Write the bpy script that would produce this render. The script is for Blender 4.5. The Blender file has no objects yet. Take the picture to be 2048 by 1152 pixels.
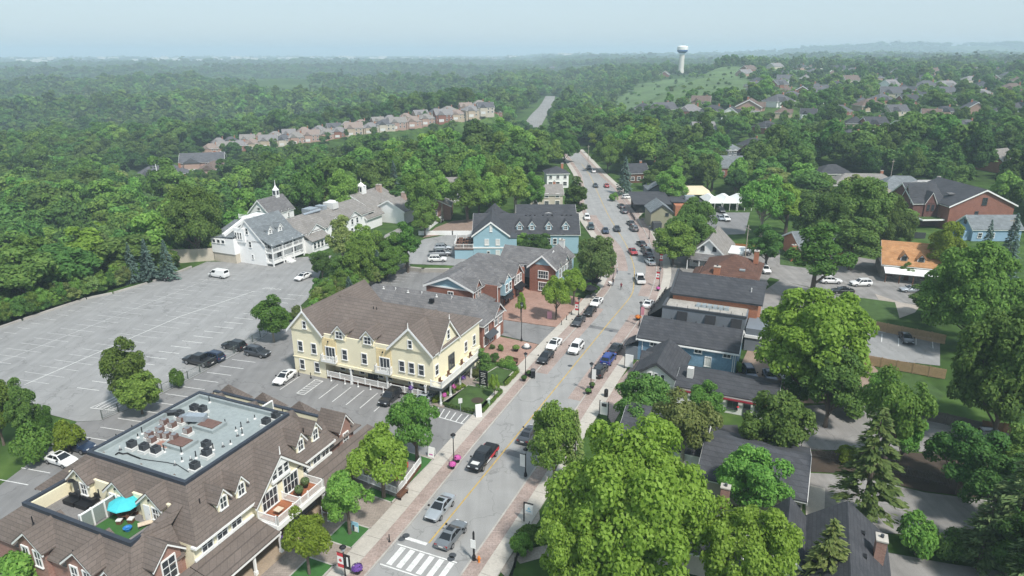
import bpy, math, random
import numpy as np
from mathutils import Vector, Matrix
R = math.radians
S = bpy.context.scene
COL = S.collection

# ---------------------------------------------------------------- camera, sky, sun, exposure
CAMZ, PITCH, FPX = 50.0, R(18.8), 1384.0            # focal length in pixels of a 2048 wide frame
cam_data = bpy.data.cameras.new('camera')
cam = bpy.data.objects.new('camera', cam_data); COL.objects.link(cam)
cam.location = (0, 0, CAMZ)
cam.rotation_euler = (R(90) - PITCH, 0, 0)
cam_data.sensor_width = 36.0
cam_data.lens = 36.0 * FPX / 2048
cam_data.clip_start = 0.5
cam_data.clip_end = 40000
S.camera = cam

SUN_EL, SUN_AZ = R(54), R(146)                       # azimuth clockwise from +Y: the sun stands behind the camera, to the right
world = bpy.data.worlds.new('World'); S.world = world
world.use_nodes = True
wn = world.node_tree.nodes; wl = world.node_tree.links
wn.clear()
sky = wn.new('ShaderNodeTexSky'); sky.sky_type = 'NISHITA'; sky.sun_disc = False
sky.sun_elevation = SUN_EL; sky.sun_rotation = SUN_AZ
sky.air_density = 1.0; sky.dust_density = 1.2; sky.ozone_density = 2.0; sky.altitude = 250
bg = wn.new('ShaderNodeBackground'); bg.inputs[1].default_value = 0.15
hzm = wn.new('ShaderNodeMixRGB'); hzm.inputs[0].default_value = 0.85; hzm.inputs[2].default_value = (2.0, 2.45, 2.72, 1)   # the even veil of a hazy day over the clear sky
wo = wn.new('ShaderNodeOutputWorld')
wl.new(sky.outputs[0], hzm.inputs[1]); wl.new(hzm.outputs[0], bg.inputs[0]); wl.new(bg.outputs[0], wo.inputs[0])
sun_data = bpy.data.lights.new('sun', 'SUN'); sun_data.energy = 2.75; sun_data.angle = R(5.5)
sun_data.color = (1.0, 0.96, 0.9)
sun = bpy.data.objects.new('sun', sun_data); COL.objects.link(sun)
sd = Vector((math.sin(SUN_AZ) * math.cos(SUN_EL), math.cos(SUN_AZ) * math.cos(SUN_EL), math.sin(SUN_EL)))
sun.rotation_euler = sd.to_track_quat('Z', 'Y').to_euler()
sun.location = sd * 300
S.view_settings.view_transform = 'Standard'; S.view_settings.look = 'None'
S.view_settings.exposure = 0.84; S.view_settings.gamma = 1.0; S.view_settings.use_curve_mapping = False
cy = S.cycles
cy.max_bounces = 6; cy.diffuse_bounces = 4; cy.glossy_bounces = 2; cy.transmission_bounces = 4
cy.volume_bounces = 1; cy.transparent_max_bounces = 4; cy.caustics_reflective = False; cy.caustics_refractive = False
cy.use_adaptive_sampling = True; cy.adaptive_threshold = 0.02
HAZE = 0.00027

# ---------------------------------------------------------------- frames
A = R(23.5); CA, SA = math.cos(A), math.sin(A)
def T(v, u):                                         # street frame (v across to the right, u along the street) -> world
    return (v * CA + u * SA, -v * SA + u * CA)
def inv(x, y):
    return (x * CA - y * SA, x * SA + y * CA)
def sst(a, b, x):
    t = np.clip((x - a) / (b - a), 0, 1); return t * t * (3 - 2 * t)
def gau(x, y, cx, cy_, rx, ry):
    return np.exp(-((x - cx) / rx) ** 2 - ((y - cy_) / ry) ** 2)
def terrain(x, y):
    x = np.asarray(x, float); y = np.asarray(y, float)
    d = np.hypot(x, y)
    v, u = inv(x, y)
    z = np.zeros_like(d)
    z = z + 15 * sst(235, 520, d) * sst(60, 190, x)                      # suburb on the right climbs
    z = z + 9 * sst(500, 1300, d) * sst(50, 300, x)
    ax, ay, bx, by = -222.0, 476.0, -26.0, 562.0                              # ridge with the terrace of houses, rising to the right
    ln = math.hypot(bx - ax, by - ay); ux, uy = (bx - ax) / ln, (by - ay) / ln
    tt = (x - ax) * ux + (y - ay) * uy; ss = -(x - ax) * uy + (y - ay) * ux
    zr = 21 * np.clip(tt / ln, 0, 1.02) ** 1.25
    win = sst(-120, -40, tt) * (1 - sst(ln - 20, ln + 40, tt))
    z = z + zr * sst(-30, -9, ss) * (1 - sst(60, 150, ss)) * (1 - sst(ln + 9, ln + 36, tt))
    z = z - 9 * np.exp(-((ss + 52) / 34) ** 2) * win
    z = z + 8 * sst(520, 720, d) * sst(-90, 0, x) * (1 - sst(60, 120, x)) # the far road climbs
    z = z - 16 * sst(140, 185, -v) * sst(40, 80, u)                      # slope down to the wood on the left
    dw = d + 110 * np.sin(x * 0.0037 + 1.0) + 50 * np.sin(x * 0.011 + y * 0.002)       # valleys and wooded ridges one behind the other
    prof = np.interp(dw, [540, 680, 840, 950, 1130, 1330, 1500, 1760, 2150, 2500, 2950, 3600, 4300, 5200], [0, -19, -15, 3, -18, -8, 11, -20, -16, 14, -18, 12, -10, 0])
    prof = prof * np.maximum(1 - sst(-170, -90, tt) * (1 - sst(ln + 20, ln + 90, tt)), sst(45, 130, ss))
    z = z + prof * sst(10, -140, x) + 0.45 * prof * sst(800, 2600, d) * sst(-140, 10, x)
    z = z + 75 * gau(x, y, 3100, 5200, 1500, 300)
    z = z + 9 * gau(x, y, 264, 1150, 160, 180)
    z = z + sst(600, 1500, d) * 5 * np.sin(x * 0.006 + 1.3) * np.sin(y * 0.0045 + x * 0.002)
    return z
def th(x, y): return float(terrain(x, y))
def G(px, py, z=None):                               # the ground point seen at a place of the photograph
    a = (px - 1024) / FPX; b = (py - 576) / FPX
    fw = math.cos(PITCH) - b * math.sin(PITCH); dn = math.sin(PITCH) + b * math.cos(PITCH)
    if z is not None:
        t = (CAMZ - z) / dn; return (a * t, fw * t)
    t = np.concatenate([np.linspace(30, 400, 1500), np.geomspace(400, 9000, 3000)])
    below = CAMZ - dn * t < terrain(a * t, fw * t)
    i = int(np.argmax(below)) if below.any() else len(t) - 1
    return (float(a * t[i]), float(fw * t[i]))
def proj(x, y, z):
    dz = CAMZ - z
    cz = y * math.cos(PITCH) + dz * math.sin(PITCH); c = -y * math.sin(PITCH) + dz * math.cos(PITCH)
    return (1024 + FPX * x / cz, 576 + FPX * c / cz)

# ---------------------------------------------------------------- materials
MATS = {}
def _nt(name):
    m = bpy.data.materials.new(name); m.use_nodes = True
    nt = m.node_tree; b = nt.nodes['Principled BSDF']
    return m, nt, b
def mat(name, col, rough=0.7, var=0.18, scale=0.6, fine=6.0, bump=0.0, pattern=None, metal=0.0, spec=0.3, col2=None, ps=1.0, coat=0.0):
    """colour with broad and fine mottling; pattern: shingle, brick, siding, paver, seam"""
    if name in MATS: return MATS[name]
    m, nt, b = _nt(name); N = nt.nodes; Lk = nt.links
    tc = N.new('ShaderNodeTexCoord')
    n1 = N.new('ShaderNodeTexNoise'); n1.inputs['Scale'].default_value = scale; n1.inputs['Detail'].default_value = 5
    n2 = N.new('ShaderNodeTexNoise'); n2.inputs['Scale'].default_value = fine; n2.inputs['Detail'].default_value = 3
    Lk.new(tc.outputs['Object'], n1.inputs['Vector']); Lk.new(tc.outputs['Object'], n2.inputs['Vector'])
    ad = N.new('ShaderNodeMath'); ad.operation = 'ADD'
    Lk.new(n1.outputs[0], ad.inputs[0]); Lk.new(n2.outputs[0], ad.inputs[1])
    mr = N.new('ShaderNodeMapRange'); mr.inputs['From Min'].default_value = 0.65; mr.inputs['From Max'].default_value = 1.35
    mr.inputs['To Min'].default_value = 1 - var; mr.inputs['To Max'].default_value = 1 + var
    Lk.new(ad.outputs[0], mr.inputs['Value'])
    base = N.new('ShaderNodeRGB'); base.outputs[0].default_value = (*col, 1)
    cur = base.outputs[0]
    height = None
    if pattern:
        sx = N.new('ShaderNodeSeparateXYZ'); Lk.new(tc.outputs['Object'], sx.inputs[0])
        s2 = N.new('ShaderNodeMath'); s2.operation = 'ADD'
        Lk.new(sx.outputs[0], s2.inputs[0]); Lk.new(sx.outputs[1], s2.inputs[1])
        cb = N.new('ShaderNodeCombineXYZ')
        if pattern in ('paver', 'plank'):
            Lk.new(sx.outputs[0], cb.inputs[0]); Lk.new(sx.outputs[1], cb.inputs[1])
        else:
            Lk.new(s2.outputs[0], cb.inputs[0]); Lk.new(sx.outputs[2], cb.inputs[1])
        if pattern in ('siding', 'seam'):
            w = N.new('ShaderNodeTexWave'); w.wave_type = 'BANDS'; w.bands_direction = 'Y' if pattern == 'siding' else 'X'
            w.wave_profile = 'SAW' if pattern == 'siding' else 'SIN'
            w.inputs['Scale'].default_value = ps; w.inputs['Distortion'].default_value = 0
            Lk.new(cb.outputs[0], w.inputs['Vector'])
            mx = N.new('ShaderNodeMixRGB'); mx.blend_type = 'MULTIPLY'; mx.inputs[0].default_value = 0.09
            Lk.new(cur, mx.inputs[1]); Lk.new(w.outputs['Color'], mx.inputs[2]); cur = mx.outputs[0]; height = w.outputs['Fac']
        else:
            bt = N.new('ShaderNodeTexBrick')
            d = dict(shingle=(0.9, 0.28, 0.02), brick=(0.5, 0.16, 0.02), paver=(0.6, 0.3, 0.015), plank=(2.6, 0.16, 0.012))[pattern]
            bt.inputs['Brick Width'].default_value = d[0]; bt.inputs['Row Height'].default_value = d[1]; bt.inputs['Mortar Size'].default_value = d[2]
            bt.inputs['Scale'].default_value = ps
            c2 = col2 or tuple(c * 0.72 for c in col)
            bt.inputs['Color1'].default_value = (*col, 1); bt.inputs['Color2'].default_value = (*c2, 1)
            mo = tuple(c * 0.6 for c in col) if pattern != 'brick' else tuple(min(1, c * 0.8 + 0.06) for c in col)
            bt.inputs['Mortar'].default_value = (*mo, 1)
            Lk.new(cb.outputs[0], bt.inputs['Vector']); cur = bt.outputs['Color']; height = bt.outputs['Fac']
    mul = N.new('ShaderNodeVectorMath'); mul.operation = 'SCALE'
    Lk.new(cur, mul.inputs[0]); Lk.new(mr.outputs[0], mul.inputs['Scale'])
    Lk.new(mul.outputs[0], b.inputs['Base Color'])
    b.inputs['Roughness'].default_value = rough; b.inputs['Metallic'].default_value = metal
    b.inputs['Specular IOR Level'].default_value = spec
    if coat: b.inputs['Coat Weight'].default_value = coat; b.inputs['Coat Roughness'].default_value = 0.05
    if bump:
        bp = N.new('ShaderNodeBump'); bp.inputs['Strength'].default_value = bump; bp.inputs['Distance'].default_value = 0.03
        Lk.new(n2.outputs[0], bp.inputs['Height']); Lk.new(bp.outputs[0], b.inputs['Normal'])
    MATS[name] = m; return m
def glassy(name, col, rough=0.08):
    m, nt, b = _nt(name); b.inputs['Base Color'].default_value = (*col, 1); b.inputs['Roughness'].default_value = rough
    b.inputs['Specular IOR Level'].default_value = 0.7; MATS[name] = m; return m
def paint(name, col, metal=0.0, rough=0.28):
    m, nt, b = _nt(name); b.inputs['Base Color'].default_value = (*col, 1); b.inputs['Roughness'].default_value = rough
    b.inputs['Metallic'].default_value = metal; b.inputs['Coat Weight'].default_value = 0.6; b.inputs['Coat Roughness'].default_value = 0.06
    n = nt.nodes.new('ShaderNodeTexNoise'); n.inputs['Scale'].default_value = 3
    r = nt.nodes.new('ShaderNodeMapRange'); r.inputs['To Min'].default_value = rough * 0.8; r.inputs['To Max'].default_value = rough * 1.5
    nt.links.new(n.outputs[0], r.inputs['Value']); nt.links.new(r.outputs[0], b.inputs['Roughness'])
    MATS[name] = m; return m
def asphalt(name, col, dark=0.75, lite=1.2, patch=0.03):
    m, nt, b = _nt(name); N = nt.nodes; Lk = nt.links
    tc = N.new('ShaderNodeTexCoord')
    def noise(s, d=6, dist=0.0):
        n = N.new('ShaderNodeTexNoise'); n.inputs['Scale'].default_value = s; n.inputs['Detail'].default_value = d
        n.inputs['Distortion'].default_value = dist; Lk.new(tc.outputs['Object'], n.inputs['Vector']); return n.outputs[0]
    big = noise(patch, 6, 0.6); mid = noise(0.35, 5); fin = noise(9, 2)
    # long stains along the driving direction
    mp = N.new('ShaderNodeMapping'); mp.inputs['Rotation'].default_value = (0, 0, A); mp.inputs['Scale'].default_value = (0.9, 0.05, 1)
    Lk.new(tc.outputs['Object'], mp.inputs['Vector'])
    st = N.new('ShaderNodeTexNoise'); st.inputs['Scale'].default_value = 1.0; st.inputs['Detail'].default_value = 3; Lk.new(mp.outputs[0], st.inputs['Vector'])
    s1 = N.new('ShaderNodeMath'); s1.operation = 'ADD'; Lk.new(big, s1.inputs[0]); Lk.new(mid, s1.inputs[1])
    s2 = N.new('ShaderNodeMath'); s2.operation = 'ADD'; Lk.new(s1.outputs[0], s2.inputs[0]); Lk.new(st.outputs[0], s2.inputs[1])
    s3 = N.new('ShaderNodeMath'); s3.operation = 'MULTIPLY_ADD'; Lk.new(fin, s3.inputs[0]); s3.inputs[1].default_value = 0.5; Lk.new(s2.outputs[0], s3.inputs[2])
    mr = N.new('ShaderNodeMapRange'); mr.inputs['From Min'].default_value = 1.35; mr.inputs['From Max'].default_value = 2.15
    mr.inputs['To Min'].default_value = dark; mr.inputs['To Max'].default_value = lite; Lk.new(s3.outputs[0], mr.inputs['Value'])
    # fine cracks
    vo = N.new('ShaderNodeTexVoronoi'); vo.feature = 'DISTANCE_TO_EDGE'; vo.inputs['Scale'].default_value = 0.14
    wv = N.new('ShaderNodeVectorMath'); wv.operation = 'MULTIPLY_ADD'
    nn = N.new('ShaderNodeTexNoise'); nn.inputs['Scale'].default_value = 0.5; Lk.new(tc.outputs['Object'], nn.inputs['Vector'])
    Lk.new(nn.outputs['Color'], wv.inputs[0]); wv.inputs[1].default_value = (4, 4, 0); Lk.new(tc.outputs['Object'], wv.inputs[2])
    Lk.new(wv.outputs[0], vo.inputs['Vector'])
    cr = N.new('ShaderNodeMapRange'); cr.inputs['From Max'].default_value = 0.012; cr.inputs['To Min'].default_value = 0.72; cr.inputs['To Max'].default_value = 1.0
    Lk.new(vo.outputs[0], cr.inputs['Value'])
    mm = N.new('ShaderNodeMath'); mm.operation = 'MULTIPLY'; Lk.new(mr.outputs[0], mm.inputs[0]); Lk.new(cr.outputs[0], mm.inputs[1])
    sc = N.new('ShaderNodeVectorMath'); sc.operation = 'SCALE'; sc.inputs[0].default_value = col
    Lk.new(mm.outputs[0], sc.inputs['Scale']); Lk.new(sc.outputs[0], b.inputs['Base Color'])
    b.inputs['Roughness'].default_value = 0.85; b.inputs['Specular IOR Level'].default_value = 0.25
    MATS[name] = m; return m
def leaf(name, c1, c2, c3, trans=0.3, vary=1.0):
    """leaves: every leaf takes its own tint between the three, every tree shifts a little"""
    m, nt, b = _nt(name); N = nt.nodes; Lk = nt.links
    geo = N.new('ShaderNodeNewGeometry'); oi = N.new('ShaderNodeObjectInfo')
    cr = N.new('ShaderNodeValToRGB'); e = cr.color_ramp.elements
    e[0].position = 0.0; e[0].color = (*c1, 1); e[1].position = 1.0; e[1].color = (*c3, 1)
    k = e.new(0.5); k.color = (*c2, 1)
    Lk.new(geo.outputs['Random Per Island'], cr.inputs[0])
    hs = N.new('ShaderNodeHueSaturation')
    mh = N.new('ShaderNodeMapRange'); mh.inputs['To Min'].default_value = 0.493 - 0.03 * vary; mh.inputs['To Max'].default_value = 0.493 + 0.018 * vary; Lk.new(oi.outputs['Random'], mh.inputs['Value'])
    ml = N.new('ShaderNodeMath'); ml.operation = 'MULTIPLY'; ml.inputs[1].default_value = 7.31; Lk.new(oi.outputs['Random'], ml.inputs[0])
    fr = N.new('ShaderNodeMath'); fr.operation = 'FRACT'; Lk.new(ml.outputs[0], fr.inputs[0])
    mv = N.new('ShaderNodeMapRange'); mv.inputs['To Min'].default_value = 1.04 - 0.34 * vary; mv.inputs['To Max'].default_value = 1.04 + 0.4 * vary; Lk.new(fr.outputs[0], mv.inputs['Value'])
    Lk.new(mh.outputs[0], hs.inputs['Hue']); Lk.new(mv.outputs[0], hs.inputs['Value']); Lk.new(cr.outputs[0], hs.inputs['Color'])
    b.inputs['Roughness'].default_value = 0.6; b.inputs['Specular IOR Level'].default_value = 0.15
    Lk.new(hs.outputs[0], b.inputs['Base Color'])
    tr = N.new('ShaderNodeBsdfTranslucent'); Lk.new(hs.outputs[0], tr.inputs['Color'])
    mx = N.new('ShaderNodeMixShader'); mx.inputs[0].default_value = trans
    Lk.new(b.outputs[0], mx.inputs[1]); Lk.new(tr.outputs[0], mx.inputs[2]); Lk.new(mx.outputs[0], N['Material Output'].inputs[0])
    MATS[name] = m; return m

# ---------------------------------------------------------------- mesh builder
class MB:
    def __init__(s): s.v = []; s.f = []; s.m = []
    def poly(s, pts, m=0):
        i = len(s.v); s.v += [tuple(p) for p in pts]; s.f.append(tuple(range(i, i + len(pts)))); s.m.append(m); return s
    def box(s, x0, x1, y0, y1, z0, z1, m=0):
        i = len(s.v)
        s.v += [(x0, y0, z0), (x1, y0, z0), (x1, y1, z0), (x0, y1, z0), (x0, y0, z1), (x1, y0, z1), (x1, y1, z1), (x0, y1, z1)]
        for q in ((3, 2, 1, 0), (4, 5, 6, 7), (0, 1, 5, 4), (1, 2, 6, 5), (2, 3, 7, 6), (3, 0, 4, 7)):
            s.f.append(tuple(i + k for k in q)); s.m.append(m)
        return s
    def hexa(s, lo, hi, m=0):                         # two matching rings of points joined into a solid
        i = len(s.v); n = len(lo); s.v += [tuple(p) for p in lo] + [tuple(p) for p in hi]
        s.f.append(tuple(i + k for k in reversed(range(n)))); s.m.append(m)
        s.f.append(tuple(i + n + k for k in range(n))); s.m.append(m)
        for k in range(n):
            j = (k + 1) % n; s.f.append((i + k, i + j, i + n + j, i + n + k)); s.m.append(m)
        return s
    def prism(s, pts, z0, z1, m=0):
        return s.hexa([(p[0], p[1], z0) for p in pts], [(p[0], p[1], z1) for p in pts], m)
    def slab(s, pts, t, m=0):                         # polygon (ccw seen from outside) given thickness inwards
        a, b_, c = Vector(pts[0]), Vector(pts[1]), Vector(pts[2]); n = (b_ - a).cross(c - a).normalized() * t
        return s.hexa([tuple(Vector(p) - n) for p in pts], pts, m)
    def tube(s, p, q, r0, r1=None, n=8, m=0):
        r1 = r0 if r1 is None else r1
        p, q = Vector(p), Vector(q); d = (q - p).normalized()
        a = d.orthogonal().normalized(); b_ = d.cross(a)
        cs = [(math.cos(2 * math.pi * k / n), math.sin(2 * math.pi * k / n)) for k in range(n)]
        return s.hexa([tuple(p + (a * c + b_ * t) * r0) for c, t in cs], [tuple(q + (a * c + b_ * t) * r1) for c, t in cs], m)
    def lathe(s, prof, n=12, c=(0, 0, 0), m=0):       # profile of (radius, z) from bottom to top
        for (r0, z0), (r1, z1) in zip(prof, prof[1:]):
            for k in range(n):
                a0 = 2 * math.pi * k / n; a1 = 2 * math.pi * (k + 1) / n
                P = [(c[0] + r0 * math.cos(a0), c[1] + r0 * math.sin(a0), c[2] + z0), (c[0] + r0 * math.cos(a1), c[1] + r0 * math.sin(a1), c[2] + z0),
                     (c[0] + r1 * math.cos(a1), c[1] + r1 * math.sin(a1), c[2] + z1), (c[0] + r1 * math.cos(a0), c[1] + r1 * math.sin(a0), c[2] + z1)]
                if r0 < 1e-6: P = [P[0], P[2], P[3]]
                elif r1 < 1e-6: P = P[:3]
                s.poly(P, m)
        return s
    def mesh(s, name, mats, off=(0, 0, 0), smooth=False):
        me = bpy.data.meshes.new(name)
        ox, oy, oz = off
        me.from_pydata([(x - ox, y - oy, z - oz) for x, y, z in s.v], [], s.f)
        for m in (mats if isinstance(mats, (list, tuple)) else [mats]): me.materials.append(m)
        if len(me.materials) > 1: me.polygons.foreach_set('material_index', s.m)
        if smooth: me.polygons.foreach_set('use_smooth', [True] * len(me.polygons))
        me.update(); return me
    def obj(s, name, mats, parent=None, off=(0, 0, 0), loc=None, smooth=False):
        return link(name, s.mesh(name, mats, off, smooth), parent, loc)
def link(name, me, parent=None, loc=None, rz=None):
    o = bpy.data.objects.new(name, me); COL.objects.link(o)
    if parent is not None: o.parent = parent
    if loc is not None: o.location = loc
    if rz is not None: o.rotation_euler = (0, 0, rz)
    return o
def tag(o, label=None, cat=None, group=None, kind=None):
    if label: o['label'] = label
    if cat: o['category'] = cat
    if group: o['group'] = group
    if kind: o['kind'] = kind
    return o
def thing(name, label, cat, loc=(0, 0, 0), rz=0.0, group=None):
    o = bpy.data.objects.new(name, None); COL.objects.link(o)
    o.location = loc; o.rotation_euler = (0, 0, rz); o.empty_display_size = 0.5
    return tag(o, label, cat, group)
def dup(o, loc, rz=0.0, label=None, group=None, sc=None, recolor=None):
    """a copy of a thing with copies of its parts and sub-parts; recolor maps a part name to a material"""
    def cp(a, parent):
        c = a.copy(); COL.objects.link(c)
        if parent is not None: c.parent = parent
        base = a.name.split('.')[0]
        if recolor and base in recolor and c.type == 'MESH':
            c.material_slots[0].link = 'OBJECT'; c.material_slots[0].material = recolor[base]
        for ch in a.children: cp(ch, c)
        return c
    r = cp(o, None)
    r.location = loc; r.rotation_euler = (0, 0, rz)
    if sc is not None: r.scale = sc if isinstance(sc, tuple) else (sc, sc, sc)
    if label: r['label'] = label
    if group: r['group'] = group
    return r
def drop(o):                                          # remove a finished pattern piece with its parts
    for ch in list(o.children): drop(ch)
    bpy.data.objects.remove(o)

# colours of things
WHITE = mat('white_paint', (0.78, 0.78, 0.76), 0.55, 0.06)
TRIM = mat('white_trim', (0.8, 0.8, 0.78), 0.5, 0.04)
LINE = mat('road_paint_white', (0.62, 0.62, 0.6), 0.8, 0.3, 2.0, 14)
LINE_OLD = mat('road_paint_worn', (0.43, 0.43, 0.42), 0.85, 0.35, 1.5, 14)
LINE_Y = mat('road_paint_yellow', (0.45, 0.31, 0.09), 0.8, 0.35, 1.0, 10)
YEL = mat('pale_yellow_siding', (0.84, 0.77, 0.56), 0.65, 0.06, pattern='siding', ps=2.2)
BROOF = mat('brown_shingles', (0.155, 0.127, 0.111), 0.9, 0.16, 0.3, 5, 0.3, 'shingle', col2=(0.130, 0.106, 0.092))
GROOF = mat('grey_shingles', (0.17, 0.165, 0.165), 0.9, 0.2, 0.5, 5, 0.4, 'shingle', col2=(0.12, 0.117, 0.12))
TROOF = mat('taupe_shingles', (0.25, 0.235, 0.22), 0.9, 0.16, 0.5, 5, 0.3, 'shingle', col2=(0.205, 0.19, 0.175))
KROOF = mat('charcoal_shingles', (0.064, 0.066, 0.073), 0.9, 0.22, 0.4, 5, 0.4, 'shingle', col2=(0.046, 0.048, 0.055))
SROOF = mat('blue_grey_shingles', (0.19, 0.21, 0.222), 0.85, 0.15, 0.5, 5, 0.3, 'shingle')
RROOF = mat('red_brown_shingles', (0.13, 0.068, 0.05), 0.9, 0.15, 0.5, 5, 0.4, 'shingle')
CEDAR = mat('new_cedar_shingles', (0.44, 0.235, 0.11), 0.8, 0.2, 0.7, 5, 0.4, 'shingle', col2=(0.35, 0.17, 0.07))
BRICK = mat('red_brick', (0.27, 0.115, 0.078), 0.9, 0.14, 0.6, 5, 0.2, 'brick', col2=(0.22, 0.09, 0.06))
PBRICK = mat('pink_brick', (0.33, 0.19, 0.15), 0.9, 0.14, 0.6, 5, 0.2, 'brick', col2=(0.27, 0.15, 0.115))
OBRICK = mat('orange_brick', (0.42, 0.17, 0.09), 0.9, 0.14, 0.6, 5, 0.2, 'brick', col2=(0.34, 0.13, 0.07))
SKYB = mat('light_blue_siding', (0.30, 0.46, 0.53), 0.6, 0.06, pattern='siding', ps=2.2)
MIDB = mat('faded_blue_boards', (0.17, 0.29, 0.41), 0.75, 0.22, 0.5, 3, pattern='seam', ps=2.0)
GREYB = mat('grey_blue_siding', (0.19, 0.235, 0.27), 0.7, 0.1, pattern='siding', ps=2.0)
GREYW = mat('grey_painted_wall', (0.17, 0.19, 0.215), 0.75, 0.1)
BEIGE = mat('beige_render', (0.5, 0.45, 0.37), 0.8, 0.12)
OLIVE = mat('olive_siding', (0.30, 0.285, 0.2), 0.75, 0.1, pattern='siding', ps=2.0)
BLACK = mat('black_metal', (0.014, 0.014, 0.016), 0.45, 0.1)
DARK = mat('dark_grey_metal', (0.06, 0.065, 0.072), 0.5, 0.15)
EDGE = mat('dark_blue_grey_flashing', (0.035, 0.042, 0.056), 0.5, 0.15)
MEMB = mat('pale_roof_membrane', (0.275, 0.31, 0.31), 0.7, 0.14, 0.25, 2.0)
PAD = mat('white_roof_curb', (0.62, 0.62, 0.6), 0.7, 0.12)
STEEL = mat('galvanised_steel', (0.42, 0.46, 0.5), 0.4, 0.12, metal=0.5)
RUST = mat('rust_brown_cabinet', (0.15, 0.09, 0.075), 0.7, 0.2, 2, 8)
DECK = mat('cedar_decking', (0.36, 0.14, 0.07), 0.75, 0.15, pattern='plank')
WOOD = mat('weathered_brown_wood', (0.13, 0.065, 0.04), 0.8, 0.2)
FENCE = mat('tan_fence_boards', (0.40, 0.27, 0.16), 0.85, 0.2, 1.5, 6, pattern='seam', ps=3.2)
OFENCE = mat('orange_fence_boards', (0.42, 0.18, 0.06), 0.85, 0.15, 1.5, 6, pattern='seam', ps=3.2)
GFENCE = mat('grey_fence_boards', (0.115, 0.105, 0.095), 0.9, 0.25, 1.5, 6, pattern='seam', ps=3.2)
BARK = mat('grey_brown_bark', (0.125, 0.1, 0.08), 0.95, 0.3, 2, 9)
PALEBARK = mat('pale_bark', (0.33, 0.29, 0.235), 0.95, 0.25, 2, 9)
GLASS = glassy('window_glass', (0.035, 0.042, 0.05))
PGLASS = glassy('pale_window_glass', (0.3, 0.34, 0.36), 0.15)
CGLASS = glassy('car_glass', (0.01, 0.012, 0.015), 0.06)
TYRE = mat('tyre_rubber', (0.018, 0.018, 0.018), 0.85, 0.1)
RIM = mat('alloy_rim', (0.38, 0.38, 0.39), 0.35, 0.1, metal=0.7)
LAMPW = glassy('headlamp_glass', (0.62, 0.64, 0.66), 0.12)
LAMPR = glassy('tail_lamp_glass', (0.30, 0.015, 0.012), 0.15)
RED = mat('flag_red', (0.52, 0.05, 0.06), 0.7, 0.1)
PINK = mat('pink_petals', (0.5, 0.1, 0.33), 0.7, 0.3, 6, 20)
PURPLE = mat('purple_petals', (0.13, 0.055, 0.27), 0.7, 0.3, 6, 20)
ORANGE = mat('orange_plastic', (0.65, 0.2, 0.03), 0.6, 0.1)
YELP = mat('yellow_paint', (0.6, 0.45, 0.06), 0.6, 0.1)
TURQ = mat('turquoise_canvas', (0.06, 0.48, 0.52), 0.7, 0.08)
CONC = mat('pale_concrete', (0.43, 0.40, 0.355), 0.85, 0.16, 0.4, 5, 0.1)
CURB = mat('kerb_concrete', (0.38, 0.36, 0.33), 0.85, 0.2, 0.5, 5)
WALLC = mat('retaining_wall_concrete', (0.34, 0.32, 0.285), 0.85, 0.2, 0.5, 5)
PAVER = mat('pink_brick_paving', (0.35, 0.28, 0.25), 0.85, 0.28, 0.3, 4, 0.1, 'paver', col2=(0.31, 0.24, 0.21))
RPAVER = mat('red_brick_paving', (0.35, 0.225, 0.18), 0.85, 0.22, 0.3, 5, 0.1, 'paver', col2=(0.3, 0.185, 0.145))
TPAVER = mat('taupe_paving', (0.30, 0.255, 0.22), 0.85, 0.18, 0.3, 5, 0.1, 'paver', col2=(0.26, 0.22, 0.19))
LAWN = mat('mown_lawn', (0.05, 0.092, 0.024), 0.95, 0.4, 0.8, 9, 0.3)
TURF = mat('green_turf', (0.042, 0.125, 0.03), 0.95, 0.2, 1.2, 14, 0.3)
SOIL = mat('dark_soil', (0.06, 0.045, 0.034), 0.95, 0.25)
GRAVEL = mat('pale_gravel', (0.33, 0.29, 0.25), 0.95, 0.3, 0.25, 4, 0.2)
ROADM = asphalt('street_asphalt', (0.285, 0.282, 0.275), 0.84, 1.12)
LOTM = asphalt('lot_asphalt', (0.265, 0.264, 0.26), 0.8, 1.14)
LOTD = asphalt('newer_lot_asphalt', (0.2, 0.197, 0.195), 0.8, 1.18)
LOTG = asphalt('grey_yard_asphalt', (0.225, 0.215, 0.205), 0.7, 1.3)
LV = dict(
    lime=leaf('lime_leaves', (0.171, 0.292, 0.039), (0.226, 0.374, 0.055), (0.303, 0.462, 0.094), 0.5, 0.15),
    green=leaf('mid_green_leaves', (0.095, 0.210, 0.040), (0.134, 0.275, 0.053), (0.204, 0.360, 0.077), 0.45),
    deep=leaf('deep_green_leaves', (0.059, 0.140, 0.033), (0.084, 0.183, 0.042), (0.129, 0.238, 0.057), 0.4),
    olive=leaf('olive_leaves', (0.119, 0.189, 0.055), (0.165, 0.244, 0.072), (0.237, 0.311, 0.110), 0.42),
    yellow=leaf('yellow_green_leaves', (0.15, 0.225, 0.026), (0.2, 0.29, 0.035), (0.27, 0.36, 0.06), 0.5, 0.15),
    spruce=leaf('blue_spruce_needles', (0.075, 0.125, 0.105), (0.105, 0.165, 0.138), (0.145, 0.21, 0.18), 0.15, 0.4),
    pine=leaf('dark_pine_needles', (0.067, 0.119, 0.046), (0.096, 0.155, 0.058), (0.146, 0.200, 0.078), 0.15, 0.6),
    plum=leaf('plum_leaves', (0.04, 0.021, 0.027), (0.056, 0.03, 0.036), (0.08, 0.04, 0.045), 0.2, 0.3),
    larch=leaf('grey_green_needles', (0.072, 0.119, 0.034), (0.103, 0.157, 0.044), (0.149, 0.200, 0.064), 0.3, 0.4),
)

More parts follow.
